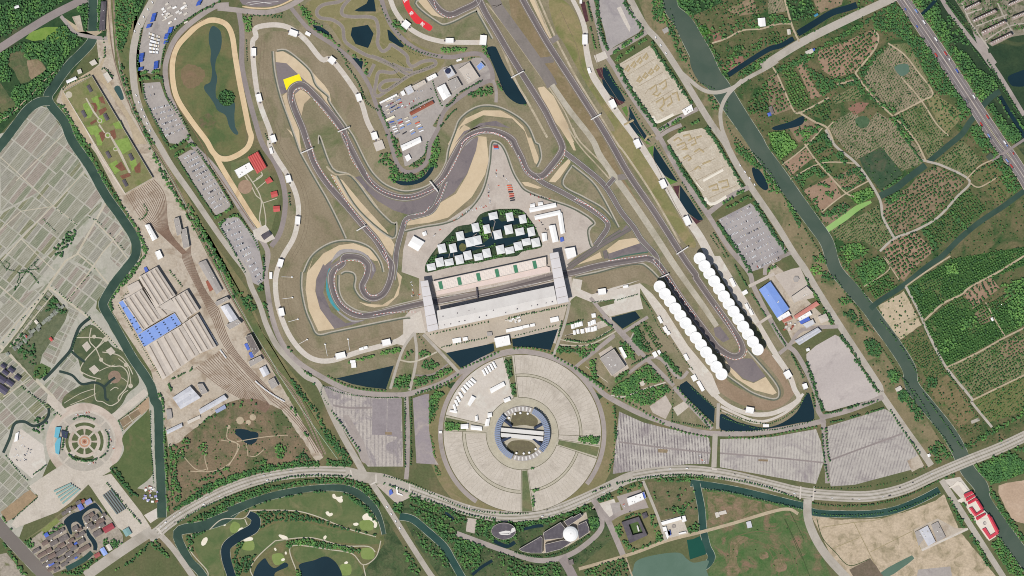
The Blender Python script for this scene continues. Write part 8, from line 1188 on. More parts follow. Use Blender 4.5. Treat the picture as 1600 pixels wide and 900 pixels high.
# street rows
for t,sp,off,k_ in (("V 128,485 300,372 500,285 700,232 1030,205", 8,0,{}),("V 150,560 300,470 480,398 700,320 900,270 1230,270", 8,1.5,{}),("X 0,195 180,245 360,330 560,420 760,455 1010,460", 7,0,D(r=(1.4,2))),("X 0,250 180,312 400,402 600,470 780,500", 8,0,{}),("Y 120,310 250,258 460,215 700,190 1000,212 1300,262 1590,375", 7,0,D(r=(1.8,2.5))),("Y 905,290 1100,315 1300,368 1590,430", 8,0,D(r=(2,2.8))),("c 285,345 420,362 640,355 850,305 1060,208", 6.5,0,D(r=(1.8,2.5))),("c 285,405 420,420 640,415 850,375 1060,285", 7.5,0,D(r=(1.6,2.2))),("c 290,245 450,255 650,238 850,195 990,120", 9,0,D(r=(1.2,1.8))),("b 335,440 350,620 375,760", 8,0,{}),("b 360,440 370,560 385,640", 8,0,{}),("b 765,325 850,460 945,590", 8,0,{}),("b 360,345 460,325", 5,0,{}),("b 500,310 560,290", 4,0,D(r=(2.4,3))),("b 590,290 680,265", 5,0,{}),("b 390,400 480,380", 5,0,{}),("b 515,370 570,355", 5,0,{}),("b 610,345 730,308", 5,0,{}),("d 1240,330 1240,900", 6.5,0,D(r=(1.6,2.3))),("d 1290,330 1290,880", 6.5,0,D(r=(1.6,2.3))),("d 1330,300 1400,275 1500,250 1600,220", 8,0,{}),("d 560,230 720,290 960,325 1210,325", 5,0,D(r=(1,1.5))),("d 630,440 720,560 860,770", 8,0,{}),("d 560,230 540,290 600,380", 6,0,D(r=(1,1.5))),
                       ("A 885,180 868,300 862,440", 7,0,D(r=(1.8,2.4))),("A 1330,40 1240,78 1130,150 1080,200 1030,290 1010,400", 6.5,0,D(r=(1.8,2.6))),("A 890,520 915,640 980,770 1040,880", 6.5,0,D(r=(1.6,2.4))),("A 1015,500 1040,600 1100,690 1180,820", 6.5,0,D(r=(1.6,2.4))),("G 1000,30 1050,110", 6,0,{}),("G 1110,195 1230,385 1330,540", 6,0,D(r=(1.6,2.4))),("G 1225,125 1340,295 1450,480", 6.5,0,D(r=(1.8,2.6))),("G 1375,620 1440,730 1530,900", 6,0,D(r=(1.6,2.4))),("G 1495,555 1570,660 1620,760", 6.5,0,D(r=(1.8,2.6))),("N 1045,0 1050,60 1045,140", 6,0,{}),("E 580,410 640,520 720,600", 7,0,D(r=(1.4,2))),("E 740,660 800,760 880,870", 7,0,D(r=(1.4,2))),("J 895,100 980,230 1035,320", 7,0,D(r=(1.4,2))),("J 1065,345 1130,450 1200,560", 7,0,D(r=(1.4,2))),("J 1260,660 1350,800", 5,0,D(r=(1.6,2.3))),("J 1240,675 1330,810", 5,0,D(r=(1.2,1.8))),("R 985,50 1065,185", 4.6,0,D(r=(1.7,2.3))),("R 1100,240 1185,375", 4.6,0,D(r=(1.7,2.3))),("R 1225,425 1310,560", 4.6,0,D(r=(1.7,2.3))),("R 1345,610 1420,760", 4.6,0,D(r=(1.7,2.3))),("E 470,15 500,130", 5,0,{}),("E 490,180 520,300", 4.4,0,D(r=(2,2.6),tint=(.4,.8))),("E 530,180 545,300", 7,0,D(r=(1.2,1.8))),
                       ("E 990,60 1020,170 1080,330 1110,430", 9,0,D(r=(1.5,2.2),den=.8)),("E 1110,460 1150,510 1260,555", 8,0,D(r=(1.4,2))),("E 1345,640 1340,760 1390,880", 9,0,D(r=(1.4,2))),("K 570,40 640,110 740,190 820,290 880,400", 8,0,D(r=(1.5,2.2))),("K 900,430 980,560 1060,680 1160,830", 8,0,D(r=(1.5,2.3),den=.9)),("S 415,130 490,240 560,330 590,410 660,470", 7,0,D(r=(1.5,2.3))),("S 680,540 800,700 920,890", 7,0,D(r=(1.5,2.3))),("b 850,130 950,260 1010,380", 7,0,D(r=(1.5,2.3))),("b 1030,410 1100,500 1150,580", 7,0,D(r=(1.5,2.3))),("b 970,220 1100,400 1210,560", 7,0,D(r=(1.5,2.3))),("L 10,110 190,350 320,560", 6,0,D(r=(1.6,2.4))),("S 450,10 540,150 640,300", 7,0,D(r=(1.5,2.2))),("S 700,400 820,550 930,730", 7,0,D(r=(1.5,2.2))),("S 890,230 980,420 1060,600 1100,720", 7,0,D(r=(1.6,2.4),den=.8)),("S 1120,720 1200,850 b 1230,260 1310,380", 7,0,D(r=(1.6,2.4))),("L 830,30 900,130 960,210", 4.6,0,D(r=(2,2.8))),("L 370,110 480,230 600,320", 9,0,D(r=(1.5,2.2),den=.6)),
                       ("B 740,250 745,380", 5,0,D(r=(1.2,1.8),tint=(0,.2))),("C 560,400 640,520 690,640 760,690", 6,0,D(r=(1.5,2.3),tint=(0,.4))),("C 500,300 580,400", 6,0,D(r=(1.4,2))),("C 770,660 830,800", 5,0,D(r=(2,2.8))),("e 940,610 1010,560 1090,450 1200,390 1380,290", 6,0,D(r=(1.8,2.6),tint=(0,.35))),("e 1060,650 960,740 870,860", 5,0,D(r=(1.6,2.6),tint=(.05,.5))),("e 800,830 860,720 740,780", 8,0,D(r=(1.6,2.4))),("e 500,640 640,560 760,510", 5,0,D(r=(1.5,2.2))),("e 770,300 820,480 880,600", 6,0,D(r=(1.4,2))),("H 1070,90 1050,170 960,240", 6,0,D(r=(1.6,2.2))),("C 1160,360 1300,370 1400,350", 8,0,D(r=(1.5,2.2),den=.6)),("C 900,260 1000,320 1130,350", 8,0,D(r=(1.5,2.2),den=.7)),("C 780,40 820,120 900,220", 9,0,D(r=(1.2,1.8))),("H 205,410 215,500", 7,0,D(r=(1.8,2.4),tint=(0,.3))),("H 60,40 95,120", 5,0,D(r=(1.4,2),tint=(0,.2))),
                       ("Q 290,490 400,466 520,440 650,412", 9,0,D(r=(1.3,1.9),tint=(0,.4))),("Q 780,388 900,362 1020,338 1140,308", 7,0,D(r=(1.5,2.2),tint=(0,.5))),("Q 360,570 500,540 640,512", 7,0,D(r=(1.3,1.9),tint=(0,.4))),("Q 820,500 950,465 1090,430", 8,0,D(r=(1.1,1.7),tint=(0,.4))),("Q 1110,410 1090,500", 6,0,{}),("Q 1130,520 1280,535 1430,460", 5,0,D(r=(1.7,2.4))),("Q 1140,430 1240,400", 6,0,{}),("Q 1340,380 1420,440", 5,0,{}),("Q 210,490 260,560", 8,0,D(r=(1.2,1.8))),("R 95,290 240,275", 4,0,D(r=(1,1.5))),("R 260,275 385,240", 4,0,D(r=(1,1.5))),("R 405,245 470,345", 5,0,D(r=(1.4,2))),("R 480,370 520,450 580,520", 6,0,D(r=(1,1.6))),("R 610,550 660,630 730,710", 6,0,D(r=(1,1.6))),("R 20,720 170,820", 5,0,{}),("R 560,690 600,790", 6,0,{}),("a 350,40 460,-20", 6,0,{}),("a 605,200 600,390", 7,0,D(r=(1.4,2))),("a 600,395 720,415 830,435", 6,0,D(r=(1.6,2.2))),("a 680,260 760,340 830,430", 7,0,{}),("a 905,360 1000,402 1100,430 1180,440", 6,0,D(r=(1.3,1.8))),("a 905,455 1200,450 1400,412 1490,385", 7,0,D(r=(1.2,1.8))),("a 905,330 1000,372 1180,412", 6,0,D(r=(1.3,1.9))),("a 1200,412 1300,372 1390,300 1440,220", 6,0,D(r=(1.2,1.8))),("a 720,180 800,250 870,310", 6,0,D(r=(1.3,1.8))),("a 1475,220 1490,300", 6,0,{}),("a 0,65 100,130 190,185", 6,0,D(r=(1.6,2.2))),("a 240,300 250,500", 6,0,{}),
                       ("j 440,725 560,760 700,790 860,795", 5,0,D(r=(1.5,2.2),tint=(0,.3))),("j 930,790 1100,755 1280,680 1390,620", 5,0,D(r=(1.5,2.2),tint=(0,.3))),("j 1430,580 1520,520 1600,460", 5,0,D(r=(1.5,2.2),tint=(0,.3))),("j 220,740 400,810 560,880", 5,0,D(r=(1.8,2.4))),("T 940,170 945,400 960,620", 5,0,D(r=(1,1.6),tint=(0,.4))),("T 690,530 780,640 860,700", 4.5,0,D(r=(2,2.8),tint=(.1,.5))),("T 1060,380 1068,560 1075,760", 5,0,D(r=(1.4,2))),("T 430,440 470,470 560,480 600,470", 4,0,D(r=(2,2.8),tint=(0,.4))),("T 460,220 520,200 590,220", 4,0,D(r=(1.8,2.6),tint=(0,.4))),("T 660,290 680,330 670,420 630,460", 5,0,D(r=(1.6,2.4),tint=(0,.4))),("T 390,410 400,340 420,270", 6,0,D(r=(1.8,2.6),tint=(0,.4))),("T 210,565 285,510", 4,0,D(r=(1.4,2),tint=(0,.3))),("T 40,450 110,540 170,600", 6,0,D(r=(1.4,2))),("T 670,620 760,730 880,870", 6,0,D(r=(1.5,2.3),tint=(0,.4))),("U 90,500 180,420 260,350", 5,0,D(r=(1.2,1.9),tint=(0,.4))),("T 740,225 765,290", 4,0,D(r=(1,1.5))),("T 740,230 860,140 930,70", 4,0,D(r=(1,1.5),tint=(0,.3))),
                       ("M 280,260 380,360", 7,0,{}),("M 20,540 300,200", 7,0,D(r=(1.2,1.8),den=.6)),("M 310,180 430,280 560,380", 7,0,D(r=(1.2,1.8),den=.7)),("M 410,290 590,80", 6,0,D(r=(1,1.5),den=.7)),("G 330,490 480,605", 6,0,D(r=(1,1.5),den=.6)),("G 560,560 630,600 800,790", 6,0,D(r=(1,1.5),den=.6)),("M 560,390 640,470 750,590", 7,0,D(r=(1,1.6))),("M 240,20 160,100 110,190 90,210 120,110 60,150 40,80 60,40 0,30", 4,0,D(r=(1,1.5),tint=(0,.3))),("G 20,830 60,850 40,890", 4,0,D(r=(1,1.4),tint=(0,.3))),("G 230,830 215,860 240,880 190,880 130,890", 3.6,0,D(r=(1,1.4),tint=(0,.3))),("G 270,570 310,610 370,670", 5,0,D(r=(1,1.6),tint=(0,.4))),("M 120,110 180,100 240,170 180,180", 4,0,D(r=(1.3,2),tint=(.1,.5))),("M 560,430 480,500 450,600", 6,0,D(r=(1,1.6))),("G 900,480 920,520 890,570 870,570", 5,0,D(r=(1.4,2))),("M 870,150 800,220 760,260", 7,0,D(r=(1,1.6))),("M 740,310 860,520 1010,770", 6,0,D(r=(1,1.5),tint=(.1,.5))),("N 470,770 560,730 600,710 590,690", 5,0,D(r=(1.8,2.6),den=.7)),("N 455,800 470,840", 3,0,D(r=(2.4,3))),("N 460,90 490,130 540,190", 6,0,D(r=(1.4,2.2))),("A 640,430 660,430 700,480", 5,0,D(r=(1.8,2.6),tint=(0,.4))),("A 395,560 440,520 560,470", 5,0,D(r=(1.2,1.8))),("A 640,200 655,350 600,370", 7,0,D(r=(1.5,2.4),den=.7)),("T 110,0 230,90 340,190", 6,0,D(r=(1.6,2.4),den=.8)),("T 270,110 380,200", 6,0,D(r=(1.4,2))),
                       ("n -20,60 200,340 430,640 560,800", 6,0,D(r=(1.6,2.4),tint=(0,.4))),("n 60,60 260,290 480,540 620,720", 7,0,D(r=(1.5,2.2),tint=(0,.5))),("F 1150,110 1280,300 1400,460 1560,700", 7,0,D(r=(1.6,2.4))),("F 1370,380 1420,460 1600,760", 7,0,D(r=(1.6,2.4)))):
    row(t,sp,off=off,**k_)
# kart circuit tyre bollards read as tiny rows: shrubs along its edges
for t in ("C 780,360 840,355 900,390 960,440 1040,430 1110,410", "C 800,385 880,420 930,470", "C 850,400 870,450 920,500", "C 1100,360 1000,340 940,310", "C 820,560 900,510 960,470 1050,440"): row(t,4.4,r=(.5,.8),tint=(0,.15),acc='hedges')
def build_acc(nm,key,mat,label,cat,lumps):
    A=ACC[key]
    if not A: return
    V,F,T=[],[],[]; off=0
    a=np.array(A); p=np.stack([(a[:,0]-800)*S,(450-a[:,1])*S],1); zz=np.array([zat(x,y) for x,y in a[:,:2]])
    for j in range(lumps):
        n=len(a); rr=a[:,2]*(1 if lumps==1 else RNG.uniform(.52,.78,n)); an=RNG.uniform(0,6.28,n) if j==0 else an+6.28/lumps+RNG.uniform(-.4,.4,n); d=0 if lumps==1 else a[:,2]*RNG.uniform(.3,.55,n)
        c=np.stack([p[:,0]+np.cos(an)*d,p[:,1]+np.sin(an)*d,zz+a[:,3]*(.75 if lumps==1 else RNG.uniform(.7,1.25,n))],1); rot=RNG.uniform(0,6.28,n); cs,sn=np.cos(rot)[:,None],np.sin(rot)[:,None]
        base=IV[None]*RNG.uniform(.78,1.2,(n,12,1)); x=base[:,:,0]*cs-base[:,:,1]*sn; y=base[:,:,0]*sn+base[:,:,1]*cs; v=np.stack([x*rr[:,None],y*rr[:,None],base[:,:,2]*(rr*.85)[:,None]],2)+c[:,None]
        V.append(v.reshape(-1,3)); F.append((IF[None]+(12*np.arange(n))[:,None,None]+off).reshape(-1,3)); off+=12*n; T.append(np.repeat(np.clip(a[:,4]+RNG.uniform(-.2,.2,n),0,1),12))
    V,F,T=np.concatenate(V),np.concatenate(F),np.concatenate(T); me=bpy.data.meshes.new(nm); me.vertices.add(len(V)); me.vertices.foreach_set('co', V.ravel().astype(np.float32)); me.loops.add(F.size); me.loops.foreach_set('vertex_index', F.ravel().astype(np.int32))
    me.polygons.add(len(F)); me.polygons.foreach_set('loop_start', np.arange(0,F.size,3,dtype=np.int32)); me.update(calc_edges=True); me.attributes.new('tint', 'FLOAT', 'POINT').data.foreach_set('value', T.astype(np.float32)); me.materials.append(mat); me.validate()
    o=bpy.data.objects.new(nm,me); COL.objects.link(o); tag(o,label,cat,kind='stuff'); print(nm,len(A),len(F))
build_acc('woodland', 'woodland', leaf,'dense green trees of the woods, tree belts and park groves', 'woodland', 3); build_acc('orchard_trees', 'orchard_trees', leaf_o,'rows of small trees in the orchards and nurseries east of the river', 'orchard', 1); build_acc('street_trees', 'street_trees', leaf,'small trees in rows along roads, banks and car parks', 'street trees', 2); build_acc('shrubs', 'hedges', leaf_o,'scattered shrubs on heath, verge and meadow', 'shrubs', 1)
# ================================================================ VEHICLES
def box_bm(bm,x0,x1,y0,y1,z0,z1,mi=0,tx=0,ty=0):
    v=[bm.verts.new(p) for p in ((x0,y0,z0),(x1,y0,z0),(x1,y1,z0),(x0,y1,z0),(x0+tx,y0+ty,z1),(x1-tx,y0+ty,z1),(x1-tx,y1-ty,z1),(x0+tx,y1-ty,z1))]
    for f in ((4,5,6,7),(0,1,5,4),(1,2,6,5),(2,3,7,6),(3,0,4,7)): bm.faces.new([v[k] for k in f]).material_index=mi
def vehicle_mesh(nm,col,kind):
    bm=bmesh.new(); ty=paint('tyre', (40,40,42),.05)
    if kind == 'car': L,w=4.5,1.8; box_bm(bm,-2.25,2.25,-.9,.9,.3,.85,0,.08,.06); box_bm(bm,-1.5,.9,-.82,.82,.85,1.45,1,.5,.14); box_bm(bm,-.95,.35,-.66,.66,1.45,1.49,0)
    elif kind == 'van': L,w=6.6,2.2; box_bm(bm,-3.3,2.2,-1.1,1.1,.4,2.6,0,.1,.1); box_bm(bm,2.2,3.3,-1.05,1.05,.4,1.7,1,.3,.1)
    elif kind == 'truck': L,w=12.5,2.5; box_bm(bm,-6.2,3.9,-1.25,1.25,1,1.5,0); box_bm(bm,-6.2,3.6,-1.2,1.2,1.5,2.6,0,.1,.1); box_bm(bm,4.2,6.2,-1.2,1.2,.5,2.9,1,.2,.1)
    else: L,w=11,2.5; box_bm(bm,-5.5,5.5,-1.25,1.25,.1,2.7,0,.05,.05); [box_bm(bm,-5.2+k,-4.8+k,-1.2,1.2,2.7,2.78,0) for k in range(0,11,2)]
    for sx in (-.32,.3):
        for sy in (-1,1): box_bm(bm,L*sx-.32,L*sx+.32,sy*(w/2-.12)-.11,sy*(w/2-.12)+.11,0,.64,2)
    me=bpy.data.meshes.new(nm); bm.to_mesh(me); bm.free()
    for m in (col,m_glass,ty): me.materials.append(m)
    return me
VC=dict(white=paint('white car paint', (246,246,244),.02,5,.35),silver=paint('silver car paint', (190,190,192),.03,5,.3),dark=paint('dark car paint', (56,56,62),.05,5,.3),red=paint('red car paint', (196,60,52),.04,5,.35),blue=paint('blue car paint', (58,96,190),.04,5,.4),grey=paint('grey car paint', (132,134,138),.04,5,.35),orange=paint('orange paint', (222,98,64),.05,5,.5),sky=paint('sky paint', (124,156,214),.05,5,.5),cream=paint('cream paint', (226,214,190),.05,5,.5))
VM,NV,CARS={},{},[]
CN=dict(car='car', van='van', truck='flatbed truck', box='shipping container'); ON=dict(car='parked_car', van='minibus', truck='flatbed_truck', box='shipping_container')
def vehicle(kind,c,x,y,ang,where,limit=300):
    NV[kind]=NV.get(kind,0)+1; p=XY((x,y)); z=zat(x,y)
    if NV[kind]>limit: CARS.append((p[0],p[1],z,ang,c)); return
    if (kind,c) not in VM: VM[kind,c]=vehicle_mesh(ON[kind],VC[c],kind)
    o=bpy.data.objects.new(ON[kind],VM[kind,c]); COL.objects.link(o); o.location=(p[0],p[1],z); o.rotation_euler.z=R(-ang)
    nm={'dark': 'dark', 'sky': 'sky-blue'}.get(c,c); tag(o,f'{nm} {CN[kind]} {where}', CN[kind].split()[-1],f'{CN[kind]}s {where}')
def prow(t0,t1,rows,n,den,where,kind='car', turn=90,cols='white white white white white white silver silver silver dark grey cream'):
    """rows of parked vehicles between two lines; turn is measured from the row"""
    a,b=P(t0),P(t1); cols=cols.split()
    for i in range(rows):
        s_=i/max(1,rows-1); p,q=lpf(a[0],a[1],s_),lpf(b[0],b[1],s_); an=math.degrees(math.atan2(q[1]-p[1],q[0]-p[0]))+turn
        for k in range(n):
            if random.random()<den: x,y=lpf(p,q,(k+.5+ru(-.05,.05))/n); vehicle(kind,rc(cols),x,y,an+ru(-3,3),where)
prow("A 955,680 1030,850", "A 1060,655 1150,800", 6,15,.75,'in the car park beside the sand oval bend'); prow("A 925,545 930,600", "A 960,540 1000,575", 2,3,.7,'at the top of the lot beside the sand oval')
prow("G 1150,190 1335,500", "G 1220,150 1430,455", 12,13,.82,'in the third western car park'); prow("N 800,-190 1010,165", "N 890,-225 1040,140", 12,13,.66,'in the fourth western car park'); prow("K 500,580 720,880", "K 690,490 890,800", 11,24,.55,'in the violet car park east of the circuit')
prow("A 930,210 935,325", "A 1000,235 990,330", 6,10,.92,'in the van park at the top left', 'van', 75,'white white white cream')
for t,n in (("A 968,85 955,132", 5),("A 938,152 930,170", 3),("A 1072,172 1062,205", 4),("A 1048,212 1040,240", 4),("A 1042,255 1038,268", 2),("A 890,335 885,365", 5),("A 884,374 882,384", 2),("A 884,422 880,436", 3),("A 980,385 976,425", 6),("A 1252,5 1240,30", 3)):
    n=n*3 // 2
    for k in range(n): q=lpf(*P(t),k/max(1,n-1)); vehicle('truck', 'blue', q[0],q[1],-14+ru(-3,3),'on the edge of the top left van park')
for t0,t1,rows,n,den,wh,cols in (("e 180,560 215,700", "e 335,485 390,600", 4,6,.9,'in the long rows by the kart hairpin', 'red blue white sky grey cream'),("e 235,810 300,960", "e 280,800 345,940", 6,1,1,'in the westernmost column of the container yard', 'white grey blue white'),("e 325,790 385,960", "e 385,765 440,930", 6,1,.95,'in the second column of the container yard', 'white dark red sky cream'),("e 410,770 500,960", "e 465,745 550,930", 6,1,.95,'in the third column of the container yard', 'white cream sky white'),("e 515,760 600,930", "e 575,735 660,900", 6,1,.9,'in the fourth column of the container yard', 'red white orange sky'),("I 765,360 790,455", "I 800,360 818,450", 8,1,1,'in the red stack on the paddock apron', 'orange orange red dark'),("I 680,105 685,130", "I 715,105 715,130", 4,1,1,'at the northern tip of the paddock apron', 'sky grey red')):
    prow(t0,t1,rows,n,den,wh,'box', 0,cols)
for t,den,wh in (("I 440,580 520,520 580,500 640,490", .9,'on the road north of the pavilion pond'),("I 690,330 715,355", .9,'on the paddock apron'),("I 650,360 660,470", .9,'on the paddock apron'),("I 700,270 705,300", 1,'on the paddock apron'),("I 750,305 780,335", 1,'on the paddock apron'),("Q 165,150 185,230", .9,'beside the western bridge wing'),("Q 175,245 225,245", .9,'beside the western bridge wing'),("I 970,580 1020,640", .8,'among the white marquees'),("I 310,670 380,620", .6,'beside the big angled marquee'),("e 430,610 590,500", .8,'in the kart paddock'),("e 580,420 740,400", .5,'in the kart paddock'),("T 470,195 560,180", .9,'on the upper court of the round square'),("T 680,290 710,420", .9,'on the eastern court of the round square'),("T 540,500 600,490", .8,'on the lower court of the round square'),("J 120,420 230,445", .8,'by the upper paddock marquee'),("R 1130,70 1200,40", .6,'in the violet car park east of the circuit'),("Y 330,390 380,440", .7,'beside the white flat hall'),("a 775,605 800,650", .9,'at the corner of the first striped car park')):
    for x,y in walk(t,5.5,sm=False):
        if random.random()<den: vehicle('car', rc('white white silver dark red orange'.split()),x+ru(-1.2,1.2),y+ru(-1.2,1.2),rc((-20,60,70)),wh)
for x,y in [(P("T 80,290")[0][0]+ru(-6,36),690+ru(-12,32)) for _ in range(40)]:
    if pip(np.array([x]),np.array([y]),P("T 180,380 130,290 100,330 60,450 200,580 280,510"))[0]: vehicle('car', rc('white dark silver grey'.split()),x,y,rc((-40,50)),'on the pale lot west of the round square')
for t,off,n,wh in ((HW1,1.5,9,'driving on the western deck of the highway'),(HW2,-1.5,11,'driving on the eastern deck of the highway')):
    p=walk(t,8,off)
    for k in random.sample(range(6,len(p)-8),n): a,b=p[k],p[k+1]; vehicle('truck' if k % 3 else 'van', rc('red blue white sky grey'.split()),a[0],a[1],math.degrees(math.atan2(b[1]-a[1],b[0]-a[0])),wh)
for L_,n,wh in ((ML,9,'on the western stretch of the main road'),(MM,7,'on the main road below the round plaza'),(MR,11,'on the eastern stretch of the main road')):
    for off in (-4,4):
        p=walk(offset(L_,off),8,sm=False)
        for k in random.sample(range(2,len(p)-3),n): a,b=p[k],p[k+1]; vehicle('car' if k % 4 else 'van', rc('white white silver dark'.split()),a[0],a[1],math.degrees(math.atan2(b[1]-a[1],b[0]-a[0])),'driving ' + wh,330)
for t,wh in (("E 905,230 970,330", 'on the outer eastern road'),("J 1420,240 1510,360", 'on the outer eastern road'),("A 960,20 850,200", 'on the pale western ring road'),("A 845,600 930,820", 'on the pale western ring road'),("X 30,410 120,560", 'on the southern lane')):
    for x,y in walk(t,16,rc((-2,2)),sm=False): vehicle('van', 'white', x,y,58,'standing ' + wh)
if CARS:
    V,F,MI=[],[],[]; me0=vehicle_mesh('c', VC['white'],'car'); v0=[tuple(v.co) for v in me0.vertices]; f0=[tuple(p.vertices) for p in me0.polygons]; m0=[p.material_index for p in me0.polygons]; ks=list(VC)
    for x,y,z,an,c in CARS:
        cs,sn=math.cos(R(-an)),math.sin(R(-an)); n=len(V); V+=[(x+a*cs-b*sn,y+a*sn+b*cs,z+h) for a,b,h in v0]; F+=[tuple(n+k for k in f) for f in f0]; MI+=[ks.index(c) if m==0 else len(ks)+m-1 for m in m0]
    o=mesh_obj('parked_cars', V,F,[VC[k] for k in ks]+[m_glass,MATS['tyre']],midx=MI); tag(o,'further cars parked in the car parks', 'cars', kind='stuff')
# tan course yards: low sand berms and pale kerbs
berm=paint('course berm', (178,160,122),.14,4,.9); curb=paint('course kerb', (228,220,202),.05)
def berm_run(t,wd,h,m=berm,nm='sand_berm', sm=False):
    p=P(t); p=smooth(p) if sm else p; n=len(p); L_,Rr=offset(p,wd/2),offset(p,-wd/2); z=max(zat(*q) for q in p); v=[(*XY(a),z) for a in L_]+[(*XY(a),z+h) for a in p]+[(*XY(a),z) for a in Rr]
    tag(mesh_obj(nm,v,[f for i in range(n-1) for f in ((i,i+1,n+i+1,n+i),(n+i,n+i+1,2*n+i+1,2*n+i))],m),kind='structure')
for k in range(4):
    for t in (f"E {705 + k * 38},{440 - k * 25} {728 + k * 38},{408 - k * 25} {735 + k * 38},{430 - k * 25} {720 + k * 38},{448 - k * 25}", f"E {780 + k * 36},{510 - k * 24} {800 + k * 36},{478 - k * 24} {812 + k * 36},{496 - k * 24} {792 + k * 36},{515 - k * 24}"): berm_run(t,3.4,.9)
for t in ("E 860,560 900,530 905,570 880,590 910,600 930,580", "E 920,530 960,500 965,540 940,560", "E 900,640 945,610 950,650 925,680 945,695", "E 950,630 990,600 1000,640 970,665", "E 1000,590 1030,575 1045,630", "K 230,110 280,90 290,120 260,135 300,130", "K 300,80 340,60 350,95 320,110", "K 350,60 385,50", "K 270,190 300,170 320,190 300,205", "K 340,150 370,130 400,150", "K 340,260 365,240 380,255", "K 390,225 440,205", "K 430,370 480,350 490,385 450,390", "K 490,340 545,325 555,365 510,375", "E 700,780 760,750", "E 830,880 850,850 890,840", "E 1010,880 1040,860 1060,880", "E 1070,850 1110,840 1120,870"):
    berm_run(t,3.2,.9)
for t in ("E 715,472 890,370", "E 790,540 945,450", "E 830,590 850,560 1000,480", "E 870,640 1010,560", "E 690,400 820,330", "K 210,150 370,60", "K 250,215 420,120", "K 300,280 470,190", "K 340,310 400,400", "K 430,440 600,360", "K 350,330 530,240"): berm_run(t,.9,.4,ground('course track', (176,162,136),(168,152,126),10),'course_bank')
for t,wd in (("E 880,725 895,755 920,760 1010,715", 4.5),("K 405,435 430,470 470,470 540,428", 4.5),("K 395,330 520,262", 3.6),("K 350,340 400,395", 1.6)): berm_run(t,wd,.35,curb,'course_kerb', True)
building('course_office', 'white office at the corner of the upper tan course yard', 'office', "E 1062,690 1120,655 1132,690 1080,722", 5,m_white,vents=4,vmat=m_grey)
# banks, plaza bay lines, stand rows
def many(nm,segs,wd,mat):
    V,F=[],[]; polys=[]
    for q in segs: v2,f=ribbon_geo(q,wd); n=len(V); V+=v2; F+=[tuple(n+k for k in g) for g in flipup(v2,f)]; polys.append(q)
    z=max(zat(*p) for q in segs for p in q)+.012; tag(mesh_obj(nm,[(x,y,z) for x,y in V],F,mat),kind='structure')
bay=ground('worn bay line', (186,176,160),(176,166,151),12,fine=.2); bay2=ground('pale bay line', (200,191,176),(192,182,167),12,fine=.2)
rad=lambda a,r0,r1: [(CX+r_*math.cos(R(a)),CY-r_*math.sin(R(a))) for r_ in (r0,r1)]
many('bay_line', [rad(a+ru(-.3,.3),r0+ru(0,5),r1-ru(0,5)) for r0,r1,a0,a1 in ((59,87,-7,94),(96,121,0,95),(96,121,180,267),(59,86,182,266),(59,86,280,340),(95,121,282,339)) for a in np.arange(a0,a1,3.4 if r0>90 else 4.6)],.55,bay)
many('bay_line', [rad(a+ru(-.3,.3),r0+ru(0,6),r1-ru(0,6)) for r0,r1,a0,a1 in ((59,87,-7,94),(96,121,0,95),(96,121,180,267),(59,86,182,266),(95,121,282,339)) for a in np.arange(a0+1.5,a1,5.2)],.35,bay2)
crs=ground('course line', (178,166,144),(188,176,154),8,fine=.2)
for A_,B_ in (('E 690,410 855,305', 'E 870,735 1100,660'),('K 180,95 385,10', 'K 425,465 620,375')):
    a,b=P(A_); c,d=P(B_); many('course_line', [[lpf(lpf(a,c,k/26),lpf(b,d,k/26),u),lpf(lpf(a,c,k/26),lpf(b,d,k/26),min(.98,u+ru(.2,.45)))] for k in range(1,26) for u in (ru(.02,.1),ru(.5,.6))]+[[lpf(a,c,.02),lpf(a,c,.98)],[lpf(b,d,.02),lpf(b,d,.98)]],.6,crs)
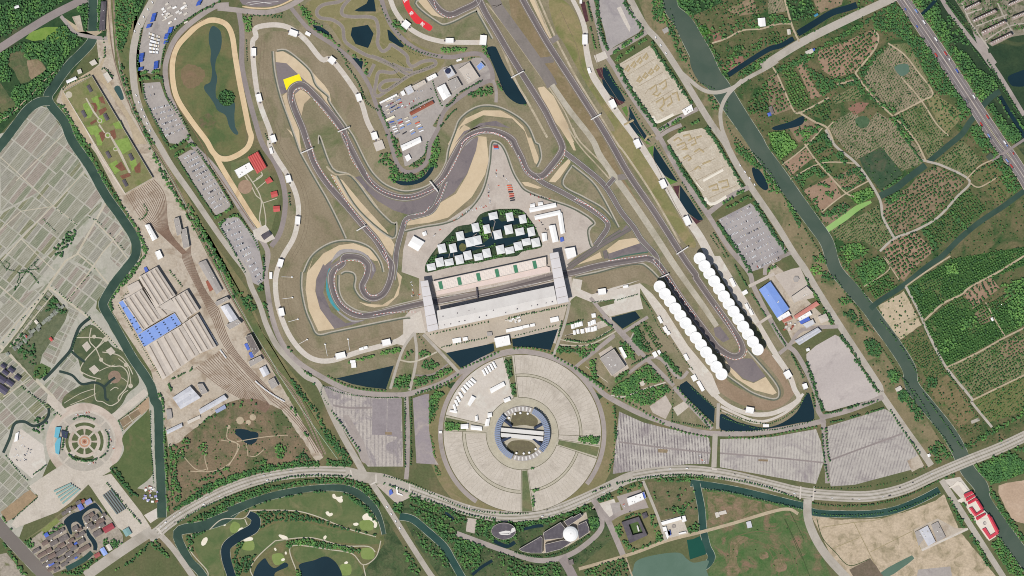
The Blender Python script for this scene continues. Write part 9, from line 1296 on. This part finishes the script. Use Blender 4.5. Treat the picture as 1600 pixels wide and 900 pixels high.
row_m=ground('stand step', (126,112,92),(118,104,84),15,fine=.2)
WK = "B 820,250 808,450 845,640 915,830 H 70,0 110,100 160,190 232,300 282,420 296,540 270,680 200,810 160,900 O 152,200 172,330 225,470 300,570 380,625 480,630 640,578 850,520"
for d_ in (4,9): stroke('stand_step', offset(smooth(unkink(P(WK))),-d_),.5,row_m,sm=False,msk=False)
for t in ("E 500,240 520,340 560,460 620,560 740,740 830,880 J 1000,440 1090,600", "E 300,60 400,280 440,430 520,560 640,740"): stroke('stand_step', t,.6,row_m,msk=False)
for t in ("Y 1060,740 1090,650 1190,600 1330,590 1450,660 1540,790 1560,900", "Y 1090,780 1110,700 1180,640 1290,660 1400,730 1450,830", "Y 1180,700 1250,660 1340,700 1390,780", "Y 1370,800 1400,760 1450,760 1480,800"): stroke('worn_track', t,1.2,ground('worn track', (116,108,78),(104,102,70),12,fine=.2),msk=False)
sheet('asphalt_apron', P('B 690,-10 715,28 780,42 880,42 960,22 1030,-10'),runoff); stroke('sand_track', 'B 715,40 780,50 870,52 950,34 1040,-10', 2.2,sandtrk); stroke('lot_lane', 'B 740,20 800,10 900,25', .5,white_l,msk=False); stroke('lot_lane', 'B 760,30 830,18 940,10', .5,white_l,msk=False)
# every repeat gets its own place in its label
UN = 'zeroth first second third fourth fifth sixth seventh eighth ninth tenth eleventh twelfth thirteenth fourteenth fifteenth sixteenth seventeenth eighteenth nineteenth'.split(); TE={2: 'twent', 3: 'thirt', 4: 'fort', 5: 'fift', 6: 'sixt', 7: 'sevent', 8: 'eight', 9: 'ninet'}
def ordw(n): return UN[n] if n<20 else (TE[n // 10] + 'ieth' if n % 10==0 else TE[n // 10] + 'y-' + UN[n % 10])
bylab={}
for o in COL.objects:
    if o.parent is None and 'label' in o and 'kind' not in o: bylab.setdefault(o['label'],[]).append(o)
for lb,os_ in bylab.items():
    if 1<len(os_)<99:
        for k,o in enumerate(sorted(os_,key=lambda q: q.location.x)): o['label']=f"{lb}, {ordw(k + 1)} from west"
